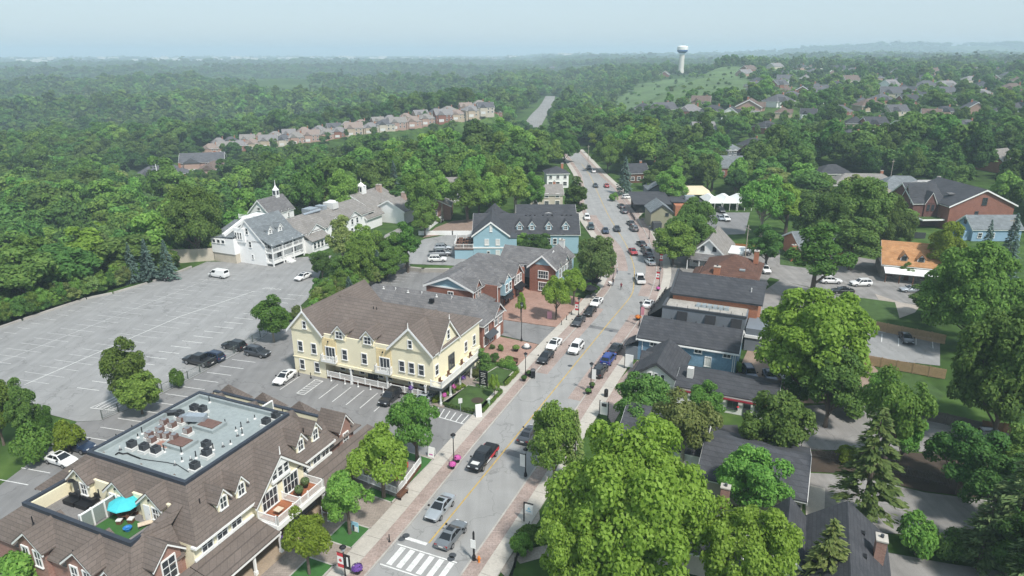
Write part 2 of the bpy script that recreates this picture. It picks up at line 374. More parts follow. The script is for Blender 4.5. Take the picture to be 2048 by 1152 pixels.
# ================================================================ the setting
def structure(o, label=None):
    o['kind'] = 'structure'
    if label: o['label'] = label
    return o
def ground_mat():
    m, nt, b = _nt('ground_cover'); N = nt.nodes; Lk = nt.links
    tc = N.new('ShaderNodeTexCoord')
    def noise(s, d=5):
        n = N.new('ShaderNodeTexNoise'); n.inputs['Scale'].default_value = s; n.inputs['Detail'].default_value = d
        Lk.new(tc.outputs['Object'], n.inputs['Vector']); return n.outputs[0]
    cr = N.new('ShaderNodeValToRGB'); e = cr.color_ramp.elements
    e[0].position = 0.36; e[0].color = (0.028, 0.052, 0.014, 1); e[1].position = 0.62; e[1].color = (0.085, 0.14, 0.035, 1)
    k = e.new(0.5); k.color = (0.05, 0.095, 0.022, 1)
    a = N.new('ShaderNodeMath'); a.operation = 'ADD'; Lk.new(noise(0.012), a.inputs[0]); Lk.new(noise(0.3), a.inputs[1])
    h2 = N.new('ShaderNodeMath'); h2.operation = 'MULTIPLY'; h2.inputs[1].default_value = 0.5; Lk.new(a.outputs[0], h2.inputs[0])
    Lk.new(h2.outputs[0], cr.inputs[0]); Lk.new(cr.outputs[0], b.inputs['Base Color'])
    b.inputs['Roughness'].default_value = 0.95; b.inputs['Specular IOR Level'].default_value = 0.1
    return m
nr, na = 300, 220
rr = np.concatenate([[0.0], np.geomspace(8, 12000, nr - 1)]); aa = np.radians(np.linspace(-82, 82, na))
RR, AA = np.meshgrid(rr, aa, indexing='ij')
gx = RR * np.sin(AA); gy = RR * np.cos(AA) - 30
gz = terrain(gx, gy) - 0.07
me = bpy.data.meshes.new('ground')
idx = np.arange(nr * na).reshape(nr, na)
quads = np.stack([idx[:-1, :-1], idx[:-1, 1:], idx[1:, 1:], idx[1:, :-1]], -1).reshape(-1, 4)
me.from_pydata(np.stack([gx, gy, gz], -1).reshape(-1, 3).tolist(), [], quads[:, ::-1].tolist())
me.materials.append(ground_mat()); me.polygons.foreach_set('use_smooth', [True] * len(me.polygons))
structure(link('ground', me), 'grassy ground rolling away to the hazy horizon')

def sheet(name, pts, z, m, label=None, parent=None):   # a flat sheet of ground cover
    b = MB().poly([(x, y, z) for x, y in pts])
    nx = sum((p[0] * q[1] - q[0] * p[1]) for p, q in zip(pts, pts[1:] + pts[:1]))
    if nx < 0: b.f[0] = tuple(reversed(b.f[0]))
    o = b.obj(name, m, parent)
    return structure(o, label) if parent is None else o
def TT(*p): return [T(*q) for q in p]
lot = sheet('parking_lot', TT((-137.5, 54), (-138.6, 66), (-139, 78), (-139, 92), (-137, 96), (-136, 109), (-136.5, 117), (-137.5, 123), (-130, 126), (-118, 136), (-112, 140), (-106, 128), (-97, 114), (-91.2, 97), (-88.6, 85), (-88.2, 74), (-88, 64), (-89.3, 57), (-92, 55.5)), 0.0, LOTM, 'wide pale grey asphalt parking lot with faded stall lines')
lotb = sheet('inn_parking_lot', TT((-91.1, 97), (-88.5, 85), (-88.1, 74), (-87.9, 64), (-89.2, 57), (-91.9, 55.4), (-90, 51), (-87.7, 46), (-86, 41), (-84, 20), (-48, 20), (-48, 66.3), (-44.5, 67.2), (-38.6, 67.8), (-38.3, 79.6), (-47.4, 80.4), (-48, 98), (-76, 98), (-89, 112)), 0.004, LOTD, 'darker asphalt parking lot round the two yellow inns')
lotc = sheet('rear_parking_lot', TT((-88.9, 112), (-91.0, 97.1), (-76.1, 98.1), (-50.5, 98.1), (-50.5, 112), (-57, 138), (-77, 139.5), (-83, 137), (-87, 136.5), (-89, 140)), -0.004, LOTD, 'asphalt yard behind the brick shops')
sheet('restaurant_parking_lot', [G(*p) for p in ((812, 528), (948, 533), (948, 470), (905, 468), (850, 478), (800, 500))], 0.008, LOTM, 'sunlit asphalt lot beside the light blue restaurant')
sheet('brown_gravel_yard', [G(*p) for p in ((845, 476), (908, 466), (965, 466), (965, 436), (905, 442), (872, 455))], 0.012, mat('brown_gravel', (0.25, 0.185, 0.15), 0.95, 0.2), 'brown gravel yard behind the light blue restaurant')
sheet('inn_driveway', [G(*p) for p in ((745, 545), (800, 530), (812, 480), (800, 455), (770, 470), (755, 500))], 0.006, LOTG)
sheet('dirt_yard', [G(*p) for p in ((1470, 755), (1500, 690), (1560, 690), (1600, 720), (1740, 724), (1758, 745), (1730, 790), (1715, 808), (1560, 806))], 0.004, mat('dry_dirt', (0.27, 0.20, 0.155), 0.95, 0.25, 0.2, 4), 'dry dirt yard behind the black roofed cottage')
sheet('fenced_parking_lot', [G(*p) for p in ((1560, 670), (1720, 652), (1880, 680), (1880, 732), (1700, 712), (1590, 712))], 0.008, LOTM, 'pale parking lot between two tan wooden fences')
sheet('cedar_house_yard', [G(*p) for p in ((1290, 560), (1330, 520), (1480, 490), (1560, 500), (1660, 505), (1780, 525), (1860, 560), (1860, 612), (1700, 598), (1640, 580), (1540, 555), (1500, 600), (1400, 620), (1300, 590))], 0.004, LOTG, 'patchy asphalt drive and yard by the cedar roofed house')
sheet('gravel_track', [G(*p) for p in ((1750, 588), (1800, 605), (1840, 612), (1830, 625), (1790, 640), (1770, 620))], 0.010, GRAVEL)
sheet('grey_yard', [G(*p) for p in ((1560, 815), (1740, 805), (1900, 835), (2048, 880), (2150, 930), (2048, 945), (1860, 905), (1700, 900), (1590, 900))], 0.004, LOTG, 'empty grey yard beyond the black picket fence')
sheet('black_asphalt_drive', [G(*p) for p in ((1425, 850), (1475, 850), (1480, 885), (1440, 885), (1420, 870))], 0.008, asphalt('fresh_asphalt', (0.06, 0.06, 0.065)))
sheet('lower_yard', [G(*p) for p in ((1605, 945), (1700, 950), (1850, 985), (2048, 1010), (2150, 1040), (2150, 1110), (2000, 1085), (1760, 1065), (1640, 1080))], 0.004, LOTG, 'shaded asphalt yard below the big conifer')
sheet('side_yard', [G(*p) for p in ((1500, 602), (1560, 560), (1640, 582), (1700, 600), (1690, 640), (1640, 640), (1560, 642), (1530, 680), (1500, 688))], 0.0065, LOTG, 'patchy yard between the hall and the fenced lot')
sheet('planting_strip', [G(*p) for p in ((1590, 902), (1700, 902), (1860, 907), (2048, 947), (2048, 1008), (1850, 983), (1700, 948), (1605, 943))], 0.0065, SOIL, 'dark soil strip under the black picket fence')
sheet('concrete_apron', [G(*p) for p in ((1610, 968), (1650, 978), (1648, 1045), (1612, 1045))], 0.010, CONC)
sheet('side_lane', [G(*p) for p in ((1770, 1105), (1900, 1128), (2080, 1155), (2080, 1200), (1780, 1180))], 0.004, LOTG)
sheet('tent_parking_lot', [G(*p) for p in ((1400, 425), (1500, 425), (1490, 468), (1440, 470), (1405, 450))], 0.004, LOTD, 'small dark parking lot beside the white tents')
sheet('side_road', [G(*p) for p in ((1255, 385), (1330, 388), (1332, 398), (1262, 400))], 0.006, LOTM)
for pp, nm in (((1720, 812), (1870, 814), (1890, 790), (1840, 752), (1760, 742), (1735, 770)), 'back_lawn'), (((1680, 590), (1790, 605), (1800, 640), (1720, 640)), 'rough_grass'), (((1640, 540), (1560, 530), (1560, 500), (1600, 500)), 'verge'):
    sheet(nm, [G(*p) for p in pp], 0.014, LAWN)

# ---- the street
LK = TT((-36.0, 0), (-36.1, 52.5), (-37.0, 72), (-37.7, 98.6), (-37.7, 126)) + [(22.0, 146), (25.9, 160.4), (27.4, 178.4), (26.2, 194.5), (24.9, 213.4), (25.0, 236), (28.2, 263.6), (30.2, 298), (29.6, 330), (28, 380)]
RK = TT((-27.4, 0), (-27.5, 59.6), (-27.7, 79.5), (-27.9, 98), (-27.8, 128)) + [(30.9, 145), (34.6, 158), (36.9, 172), (38.9, 194.5), (40.0, 220.5), (39.8, 244.6), (39.3, 268.8), (37.6, 298), (36.6, 330), (35, 380)]
YL = TT((-32.8, 53), (-32.8, 126)) + [(26.6, 143), (30.2, 163), (31.4, 183.5), (31.2, 220), (32.0, 250), (33.6, 298), (33, 330)]
def resample(pl, step):
    out = []; carry = 0.0
    P = [Vector(p) for p in pl]
    seg = [(q - p).length for p, q in zip(P, P[1:])]; tot = sum(seg); n = max(2, int(tot / step)); 
    for i in range(n + 1):
        d = tot * i / n; k = 0
        while k < len(seg) - 1 and d > seg[k]: d -= seg[k]; k += 1
        out.append(P[k].lerp(P[k + 1], min(1, d / seg[k])))
    for _ in range(2):
        out = [out[0]] + [(a + b * 2 + c) / 4 for a, b, c in zip(out, out[1:], out[2:])] + [out[-1]]
    return out
def normals(P):
    N = []
    for i in range(len(P)):
        d = (P[min(i + 1, len(P) - 1)] - P[max(i - 1, 0)]).normalized(); N.append(Vector((-d.y, d.x)))
    return N
LP, RP, YP = resample(LK, 3.0), resample(RK, 3.0), resample(YL, 3.0)
LN, RN, YN = normals(LP), normals(RP), normals(YP)
rb = MB()
n = min(len(LP), len(RP))
LPn = resample(LK, sum((Vector(a) - Vector(b)).length for a, b in zip(LK, LK[1:])) / 110); RPn = resample(RK, sum((Vector(a) - Vector(b)).length for a, b in zip(RK, RK[1:])) / 110)
for a, b, c, d in zip(LPn, RPn, RPn[1:], LPn[1:]):
    rb.poly([(p.x, p.y, 0.008 + max(0, th(p.x, p.y))) for p in (a, b, c, d)])
road = structure(rb.obj('road', ROADM), 'grey asphalt main street running uphill between the shops')
def strip(name, P, N, a, b, z0, z1, m, i0=0, i1=None, label=None, parent=None, fa=None):
    mb = MB(); i1 = len(P) - 1 if i1 is None else i1
    for i in range(i0, i1):
        q = [P[i] + N[i] * a, P[i] + N[i] * b, P[i + 1] + N[i + 1] * b, P[i + 1] + N[i + 1] * a]
        if a < b: q = q[::-1]
        if z1 - z0 < 0.02: mb.poly([(p.x, p.y, z1) for p in q])
        else: mb.prism([(p.x, p.y) for p in q], z0, z1)
    o = mb.obj(name, m, parent)
    return structure(o, label) if parent is None else o
strip('yellow_line', YP, YN, -0.09, 0.09, 0, 0.013, LINE_Y, parent=road)
strip('kerb', LP, LN, 0, 0.2, -0.05, 0.11, CURB); strip('kerb', RP, RN, -0.2, 0, -0.05, 0.11, CURB)
brick_l = strip('brick_verge', LP, LN, 0.2, 1.75, -0.05, 0.105, PAVER, label='pink brick strip between street and pavement, inn side')
brick_r = strip('brick_verge', RP, RN, -1.75, -0.2, -0.05, 0.105, PAVER, label='pink brick strip between street and pavement, cottage side')
for P, N, a, b, lab in ((LP, LN, 1.75, 3.7, 'pale concrete pavement in front of the inns and shops'), (RP, RN, -3.6, -1.75, 'pale concrete pavement on the side of the cottages')):
    pv = structure(bpy.data.objects.new('pavement', None), lab); COL.objects.link(pv); 
    for i in range(10, 46):
        q = [P[i] + N[i] * a, P[i] + N[i] * b, P[i + 1] + N[i + 1] * b, P[i + 1] + N[i + 1] * a][::-1]
        c = sum(q, Vector((0, 0))) / 4
        MB().prism([tuple(c + (p - c) * 0.987) for p in q], -0.05, 0.11 + 0.006 * (i % 3)).obj('slab', CONC, pv)
    strip('pavement_run', P, N, a, b, -0.05, 0.108, CONC, 46, parent=pv); strip('pavement_run', P, N, a, b, -0.05, 0.108, CONC, 0, 10, parent=pv)
    strip('bedding', P, N, a + 0.02, b - 0.02, -0.05, 0.09, SOIL, 10, 46, parent=pv)
# brick parking bays let into the street edge further up
for P, N, a, b, i0, i1 in ((LP, LN, -1.9, -0.02, 32, 43), (RP, RN, 0.02, 2.1, 30, 43), (LP, LN, -2.4, -0.02, 52, 72), (RP, RN, 0.02, 2.4, 47, 58), (RP, RN, 0.02, 2.4, 62, 86)):
    strip('parking_bay', P, N, a, b, 0, 0.014, PAVER, i0, i1, label='brick paved parking bay at the street edge')
# crosswalk and stop bar, parts of the road
for k in range(6):
    v0 = -35.25 + k * 1.17
    MB().poly([(*T(v0, 48.45), 0.014), (*T(v0 + 0.62, 48.45), 0.014), (*T(v0 + 0.62, 51.3), 0.014), (*T(v0, 51.3), 0.014)]).obj('crosswalk_bar', LINE, road)
for u0 in (48.1, 51.42):
    MB().poly([(*T(-35.8, u0), 0.014), (*T(-28.6, u0), 0.014), (*T(-28.6, u0 + 0.16), 0.014), (*T(-35.8, u0 + 0.16), 0.014)]).obj('crosswalk_edge_line', LINE, road)
MB().poly([(*T(-35.7, 52.5), 0.014), (*T(-32.9, 52.5), 0.014), (*T(-32.9, 52.95), 0.014), (*T(-35.7, 52.95), 0.014)]).obj('stop_bar', LINE, road)
for px, py in ((812, 1073), (803, 1080), (905, 1112), (902, 1120), (1140, 732), (1222, 663), (1258, 548)):
    x, y = G(px, py); MB().lathe([(0.0, 0.016), (0.42, 0.016)], 10, (x, y, 0)).obj('manhole_cover', DARK, road)
pm = asphalt('patch_asphalt', (0.17, 0.17, 0.172))
for pts in (((1175, 655), (1180, 650), (1245, 662), (1238, 667)), ((1000, 905), (1018, 898), (1052, 910), (1040, 918)), ((1090, 880), (1100, 855), (1113, 860), (1103, 885))):
    sheet('tar_patch', [G(*p) for p in pts], 0.0125, pm, parent=road)
# the road that climbs away behind the trees
fl = [G(*p) for p in ((1036, 268), (1046, 252), (1061, 232), (1077, 216), (1086, 203), (1091, 193))]; fr = [G(*p) for p in ((1070, 276), (1078, 260), (1091, 237), (1102, 218), (1108, 205), (1110, 193))]
fb = MB()
FA, FB = resample(fl, 15), resample(fr, 15); k = min(len(FA), len(FB)); 
FA = [FA[int(i * (len(FA) - 1) / 29)] for i in range(30)]; FB = [FB[int(i * (len(FB) - 1) / 29)] for i in range(30)]
for a, b, c, d in zip(FA, FB, FB[1:], FA[1:]): fb.poly([(p.x, p.y, th(p.x, p.y) + 0.5) for p in (a, b, c, d)])
structure(fb.obj('far_road', asphalt('pale_far_asphalt', (0.24, 0.235, 0.225))), 'pale road climbing away between the far trees')

# ---- stall lines
def stall(p, q, w=0.12, m=LINE_OLD, par=None, z=0.010):
    a, b = Vector(p), Vector(q); nrm = Vector((-(b - a).y, (b - a).x)).normalized() * w / 2
    return MB().poly([(*(a + nrm), z), (*(a - nrm), z), (*(b - nrm), z), (*(b + nrm), z)]).obj('stall_line', m, par)
for k in range(25):
    u = 63.0 + k * 2.55
    if u < 118: stall(T(-128.2 + 0.2 * math.sin(k), u), T(-120.6, u + 1.25), m=LINE_OLD, par=lot)
    if 58 < u - 2 < 112: stall(T(-115.4, u - 2.4), T(-107.3, u - 1.2), m=LINE_OLD, par=lot)
    if u < 112 : stall(T(-102.0, u - 0.3), T(-97.9, u + 0.4), m=LINE, par=lot)
    if u < 100: stall(T(-136.2, u + 4.6), T(-133.3, u + 5.1), m=LINE_OLD, par=lot)
    if u < 92 : stall(T(-92.6, u + 0.8), T(-89.2, u + 1.4), m=LINE_OLD, par=lot)
stall(T(-122.9, 62), T(-125.9, 112), 0.13, LINE_OLD, lot, 0.011); stall(T(-110.6, 60), T(-112.4, 92), 0.13, LINE, lot, 0.011); stall(T(-112.4, 92), T(-110.0, 110), 0.13, LINE, lot, 0.011)
for t in range(5):
    stall(T(-93.4 + t * 0.7, 59.4 + t * 0.15), T(-93.8 + t * 0.9, 63.2 - t * 0.2), 0.14, LINE, lot); stall(T(-109.6 + t, 112 + 0.2 * t), T(-108.6 + t * 0.8, 113.4), 0.14, LINE, lot)
stall(T(-94, 59), T(-90, 59.9), 0.14, LINE, lot, 0.011); stall(T(-94, 59), T(-93.5, 64), 0.14, LINE, lot, 0.011)
for k in range(10):
    v = -72.4 + k * 2.5
    if k in (1, 2): continue
    stall(T(v + 0.2, 74.9), T(v - 0.1, 80.0), 0.12, LINE, lotb)
for a, b in (((-69.0, 75), (-69.4, 80)), ((-67.6, 75), (-67.9, 80)), ((-69.0, 75), (-67.6, 75)), ((-69.4, 80), (-67.9, 80))): stall(T(*a), T(*b), 0.13, LINE, lotb)
for k in range(7): stall(T(-69.05 - k * 0.05, 75.2 + k * 0.7), T(-67.65 - k * 0.05, 75.6 + k * 0.7), 0.2, LINE_OLD, lotb, 0.013)
for k in range(16): stall(T(-87.5, 42 + k * 2.75), T(-83.0, 42.7 + k * 2.75), 0.12, LINE, lotb)
for k in range(9): stall(T(-47.6 + k * 1.02, 79.9 - 0.12 * (k if k < 5 else 9 - k)), T(-46.9 + k * 0.92, 77.4 - 0.08 * k), 0.14, LINE, lotb)
stall(T(-46.9, 77.4), T(-39.4, 76.8), 0.16, LINE, lotb, 0.014)
for k in range(12): stall(T(-86.6, 112 + k * 2.1), T(-83.2, 112.3 + k * 2.1), 0.11, LINE_OLD, lotc, 0.003)
fpl = [o for o in COL.objects if o.name == 'fenced_parking_lot'][0]
for px0, py0, px1, py1 in ((1662, 657, 1663, 682), (1697, 662, 1695, 690), (1732, 664, 1730, 686), (1764, 668, 1763, 684), (1797, 666, 1797, 692), (1832, 672, 1832, 690), (1864, 676, 1866, 697)):
    stall(G(px0, py0), G(px1, py1), 0.14, LINE, fpl, 0.016)
stall(G(1700, 655), G(1868, 678), 0.5, LINE, fpl, 0.015)

# ---- plazas, lawns, walls along the left side
def plinth(name, pts, z1, m, label=None, z0=-0.05, parent=None):
    o = MB().prism(pts if sum((p[0] * q[1] - q[0] * p[1]) for p, q in zip(pts, pts[1:] + pts[:1])) > 0 else pts[::-1], z0, z1).obj(name, m, parent)
    return structure(o, label) if parent is None else o
plinth('plaza', TT((-48.6, 20), (-39.8, 20), (-39.8, 52), (-40.3, 67.7), (-48.6, 67.2)), 0.09, TPAVER, 'taupe paved plaza under the street trees')
plinth('brick_courtyard', TT((-50.2, 108.0), (-41.6, 107.4), (-41.3, 98.2), (-42.5, 97.4), (-49.6, 98.2)), 0.09, RPAVER, 'red brick forecourt by the brick shops')
plinth('brick_courtyard', TT((-57.0, 116.0), (-41.4, 116.6), (-41.4, 134.0), (-57.4, 137.5)), 0.09, RPAVER, 'red brick courtyard under the young trees')
plinth('curved_lane', TT((-51, 109.0), (-41.4, 107.6), (-41.4, 116.4), (-56.8, 115.8)), 0.05, LOTD, 'dark lane between the two brick courtyards')
plinth('garden_walk', TT((-47.5, 88.2), (-40.0, 88.2), (-40.0, 89.6), (-46.4, 89.6), (-46.6, 97.6), (-48.0, 97.6)), 0.08, TPAVER)
def lawn(name, pts, label, m=TURF):
    o = plinth(name, TT(*pts), 0.11, m, label)
    P = TT(*pts); b = MB()
    for p, q in zip(P, P[1:] + P[:1]):
        p, q = Vector(p), Vector(q); d = (q - p).normalized() * 0.06; nn = Vector((-d.y, d.x)) * 1.5
        b.prism([tuple(p - d - nn), tuple(q + d - nn), tuple(q + d + nn), tuple(p - d + nn)], -0.02, 0.125)
    b.obj('kerb_edging', CURB, o); return o
lawn('lawn', [(-43.1, 42.4), (-40.0, 42.2), (-40.0, 46.0), (-43.1, 46.0)], 'small turf square under the nearest street tree')
lawn('lawn', [(-43.2, 48.9), (-39.9, 48.9), (-39.9, 52.4), (-43.2, 52.4)], 'small turf square with the blue sign')
lawn('lawn', [(-44.3, 57.6), (-40.3, 57.3), (-40.3, 67.2), (-44.3, 67.4)], 'long turf strip beside the white railed deck')
lawn('lawn', [(-46.8, 80.8), (-43.5, 80.2), (-39.9, 80.6), (-39.9, 87.8), (-42.8, 88.1), (-45.8, 87.9)], 'round cornered lawn by the black pylon sign', LAWN)
lawn('lawn', [(-45.6, 90.0), (-40.3, 89.8), (-40.4, 95.4), (-44.4, 95.8)], 'small hedged lawn behind the black pylon sign', LAWN)

def wall_run(name, label, pts, h, w, m, z=0.0, town=True):
    P = TT(*pts) if town else pts
    b = MB()
    for p, q in zip(P, P[1:]):
        p, q = Vector(p), Vector(q); d = (q - p).normalized() * (w / 2); nn = Vector((-d.y, d.x))
        b.prism([tuple(p - d - nn), tuple(q + d - nn), tuple(q + d + nn), tuple(p - d + nn)], z - 0.3, z + h)
    return tag(b.obj(name, m), label, 'wall')
wall_run('retaining_wall', 'long low concrete wall between the tree strip and the rear lot', [(-91.4, 97), (-89.3, 112), (-89.3, 140.2), (-86.8, 137.0), (-83, 137.2), (-77.5, 139.4)], 0.9, 0.8, WALLC)
for a, b in (((-137.6, 60), (-138.7, 66)), ((-138.7, 66.6), (-139.1, 77.6)), ((-139.1, 78.4), (-139.1, 91.2)), ((-139, 91.8), (-137.2, 96)), ((-137, 96.6), (-136.1, 104)), ((-136.1, 106), (-136.2, 109)), ((-136.3, 111), (-137, 117.5))):
    wall_run('kerb_barrier', 'low pale concrete barrier along the wooded edge of the large lot', [a, b], 0.4, 0.35, CURB)['group'] = 'concrete barriers along the lot edge'

# ================================================================ buildings
WCACHE = {}
def window_mesh(w, h, rows, cols, frame, pane, arch=False):
    key = (round(w, 2), round(h, 2), rows, cols, frame.name, pane.name)
    if key in WCACHE: return WCACHE[key]
    b = MB(); t = 0.11
    b.box(-w / 2 - t, -w / 2, -0.09, 0.02, 0, h); b.box(w / 2, w / 2 + t, -0.09, 0.02, 0, h)
    b.box(-w / 2 - t, w / 2 + t, -0.10, 0.02, h, h + t * 1.3); b.box(-w / 2 - t - 0.05, w / 2 + t + 0.05, -0.15, 0.02, -t, 0)
    for r in range(1, rows): b.box(-w / 2, w / 2, -0.05, 0.0, h * r / rows - 0.03, h * r / rows + 0.03)
    for c in range(1, cols): b.box(-w / 2 + w * c / cols - 0.03, -w / 2 + w * c / cols + 0.03, -0.052, 0.0, 0, h)
    p = MB().poly([(-w / 2, -0.02, 0), (w / 2, -0.02, 0), (w / 2, -0.02, h), (-w / 2, -0.02, h)])
    WCACHE[key] = (b.mesh('window', frame), p.mesh('pane', pane)); return WCACHE[key]
FACE = {'S': 0.0, 'E': R(90), 'N': R(180), 'W': R(-90)}
class Bld:
    """a building thing; coordinates are given in the street frame (town) or the world frame, parts hang under one Empty"""
    def __init__(s, name, label, v0, u0, town=True, cat='building', group=None, z=None, rot=None):
        s.o = (v0, u0, 0); x, y = T(v0, u0) if town else (v0, u0)
        s.r = thing(name, label, cat, (x, y, 0 if z is None else z), (-A if town else 0) if rot is None else rot, group)
    def part(s, name, mb, m, parent=None, smooth=False): return mb.obj(name, m, parent or s.r, s.o, smooth=smooth)
    def walls(s, v0, v1, u0, u1, z0, z1, m, name='wall'):
        return s.part(name, MB().box(v0, v1, u0, u1, z0, z1), m)
    def win(s, f, a, c, z, w=0.9, h=1.5, rows=2, cols=1, frame=None, pane=None, name='window'):
        fm, pm_ = window_mesh(w, h, rows, cols, frame or TRIM, pane or GLASS)
        loc = (a - s.o[0], c - s.o[1], z) if f in 'SN' else (c - s.o[0], a - s.o[1], z)
        o = link(name, fm, s.r, loc, FACE[f]); link('pane', pm_, o); return o
    def wins(s, f, As, c, z, w=0.9, h=1.5, **k):
        for a in As: s.win(f, a, c, z, w, h, **k)
    def door(s, f, a, c, z=0.0, w=1.0, h=2.1, m=None):
        b = MB().box(-w / 2, w / 2, -0.05, 0.02, 0, h); loc = (a - s.o[0], c - s.o[1], z) if f in 'SN' else (c - s.o[0], a - s.o[1], z)
        o = b.obj('door', m or DARK, s.r); o.location = loc; o.rotation_euler = (0, 0, FACE[f])
        MB().box(w / 2 - 0.14, w / 2 - 0.08, -0.09, -0.05, 1.0, 1.12).obj('handle', STEEL, o); return o
    def gable(s, v0, v1, u0, u1, ze, zr, axis, roof, wallm=None, over=0.4, ends=(1, 1), trim=None, t=0.16, mid=None, eo=None):
        """ridge along 'u' or 'v'; ends: which gable ends get a wall"""
        trim = trim or TRIM; eo = over if eo is None else eo
        def P(a, c, z): return (a, c, z) if axis == 'u' else (c, a, z)
        if axis == 'u': a0, a1, c0, c1 = v0, v1, u0, u1
        else: a0, a1, c0, c1 = u0, u1, v0, v1
        am = (a0 + a1) / 2 if mid is None else mid
        k0 = (zr - ze) / (am - a0); k1 = (zr - ze) / (a1 - am)
        rf = MB(); fa = MB()
        for (ae, zz) in ((a0 - over, ze - k0 * over), (a1 + over, ze - k1 * over)):
            lo = [P(ae, c0 - eo, zz), P(am, c0 - eo, zr), P(am, c1 + eo, zr), P(ae, c1 + eo, zz)]
            rf.hexa([(x, y, z + 0.10) for x, y, z in lo], [(x, y, z + 0.10 + t) for x, y, z in lo])
            i = 0.04; sg = 1 if ae < am else -1
            lo = [P(ae + sg * i, c0 - eo + i, zz + k0 * i), P(am, c0 - eo + i, zr), P(am, c1 + eo - i, zr), P(ae + sg * i, c1 + eo - i, zz + k1 * i)]
            fa.hexa([(x, y, z - 0.12) for x, y, z in lo], [(x, y, z + 0.097) for x, y, z in lo])
        s.part('roof', rf, roof); s.part('fascia', fa, trim)
        for ce, dr in ((c0 - eo, -0.05), (c1 + eo, 0.05)):
            bb = MB()
            for (ae, zz) in ((a0 - over, ze - k0 * over), (a1 + over, ze - k1 * over)):
                q = [P(ae, ce, zz), P(am, ce, zr), P(am, ce + dr, zr), P(ae, ce + dr, zz)]
                bb.hexa([(x, y, z - 0.24) for x, y, z in q], [(x, y, z + 0.2) for x, y, z in q])
            s.part('bargeboard', bb, trim)
        if wallm:
            for e, c, sg in ((ends[0], c0, 1), (ends[1], c1, -1)):
                if e:
                    tri = [(a0, ze), (a1, ze), (am, zr)]
                    s.part('gable_wall', MB().hexa([P(a, c, z - 0.01) for a, z in tri], [P(a, c + sg * 0.25, z - 0.01) for a, z in tri]), wallm)
    def hip(s, v0, v1, u0, u1, ze, zr, roof, over=0.45, trim=None, ridge=None, name='roof'):
        V0, V1, U0, U1 = v0 - over, v1 + over, u0 - over, u1 + over
        wv, wu = V1 - V0, U1 - U0; z = ze - 0.05
        if ridge is None:
            k = min(wv, wu) / 2
            ridge = ((V0 + k, (U0 + U1) / 2), (V1 - k, (U0 + U1) / 2)) if wv >= wu else (((V0 + V1) / 2, U0 + k), ((V0 + V1) / 2, U1 - k))
        a, c = ridge; A0 = (*a, zr); C0 = (*c, zr)
        q = [(V0, U0, z), (V1, U0, z), (V1, U1, z), (V0, U1, z)]
        b = MB()
        if abs(a[1] - c[1]) < abs(a[0] - c[0]) + 1e-6:
            b.poly([q[0], q[1], C0, A0]); b.poly([q[1], q[2], C0]); b.poly([q[2], q[3], A0, C0]); b.poly([q[3], q[0], A0])
        else:
            b.poly([q[0], q[1], A0]); b.poly([q[1], q[2], C0, A0]); b.poly([q[2], q[3], C0]); b.poly([q[3], q[0], A0, C0])
        b.poly(q[::-1])
        s.part(name, b, roof)
        s.part('fascia', MB().box(V0 + 0.03, V1 - 0.03, U0 + 0.03, U1 - 0.03, z - 0.24, z - 0.003), trim or TRIM)
    def dormer(s, f, a, c, z, w, h, rise, depth, wallm, roof, over=0.25, wn_=(0.8, 1.1), trim=None, rows=2, cols=2, ztop=None, frame=None):
        """a gabled dormer facing f, its front wall at plane c, running back by depth"""
        fx = {'S': lambda p, d, z_: (a + p, c + d, z_), 'N': lambda p, d, z_: (a - p, c - d, z_), 'E': lambda p, d, z_: (c - d, a + p, z_), 'W': lambda p, d, z_: (c + d, a - p, z_)}[f]
        hw = w / 2
        fr = [(-hw, z), (hw, z), (hw, z + h), (0, z + h + rise), (-hw, z + h)]
        wl_ = s.part('dormer', MB().hexa([fx(p, 0, q) for p, q in fr], [fx(p, depth, q) for p, q in fr]), wallm)
        k = rise / hw; rf = MB(); tr = MB()
        for sg in (-1, 1):
            e = [(sg * (hw + over), z + h - k * over), (0, z + h + rise)]
            rf.hexa([fx(e[0][0], -over, e[0][1] + 0.06), fx(e[1][0], -over, e[1][1] + 0.06), fx(e[1][0], depth, e[1][1] + 0.06), fx(e[0][0], depth, e[0][1] + 0.06)],
                    [fx(e[0][0], -over, e[0][1] + 0.2), fx(e[1][0], -over, e[1][1] + 0.2), fx(e[1][0], depth, e[1][1] + 0.2), fx(e[0][0], depth, e[0][1] + 0.2)])
            e2 = (sg * (hw + over - 0.02), z + h - k * over)
            tr.hexa([fx(e2[0], -over + 0.02, e2[1] - 0.16), fx(0, -over + 0.02, z + h + rise - 0.16), fx(0, -over + 0.16, z + h + rise - 0.16), fx(e2[0], -over + 0.16, e2[1] - 0.16)],
                    [fx(e2[0], -over + 0.02, e2[1] + 0.057), fx(0, -over + 0.02, z + h + rise + 0.057), fx(0, -over + 0.16, z + h + rise + 0.057), fx(e2[0], -over + 0.16, e2[1] + 0.057)])
        s.part('dormer_roof', rf, roof, wl_).location = (0, 0, 0); s.part('bargeboard', tr, trim or TRIM, wl_)
        if wn_: s.win(f, a, c - 0.02 if f in 'SW' else c + 0.02, z + 0.35, wn_[0], wn_[1], rows, cols, frame=frame)
        return wl_
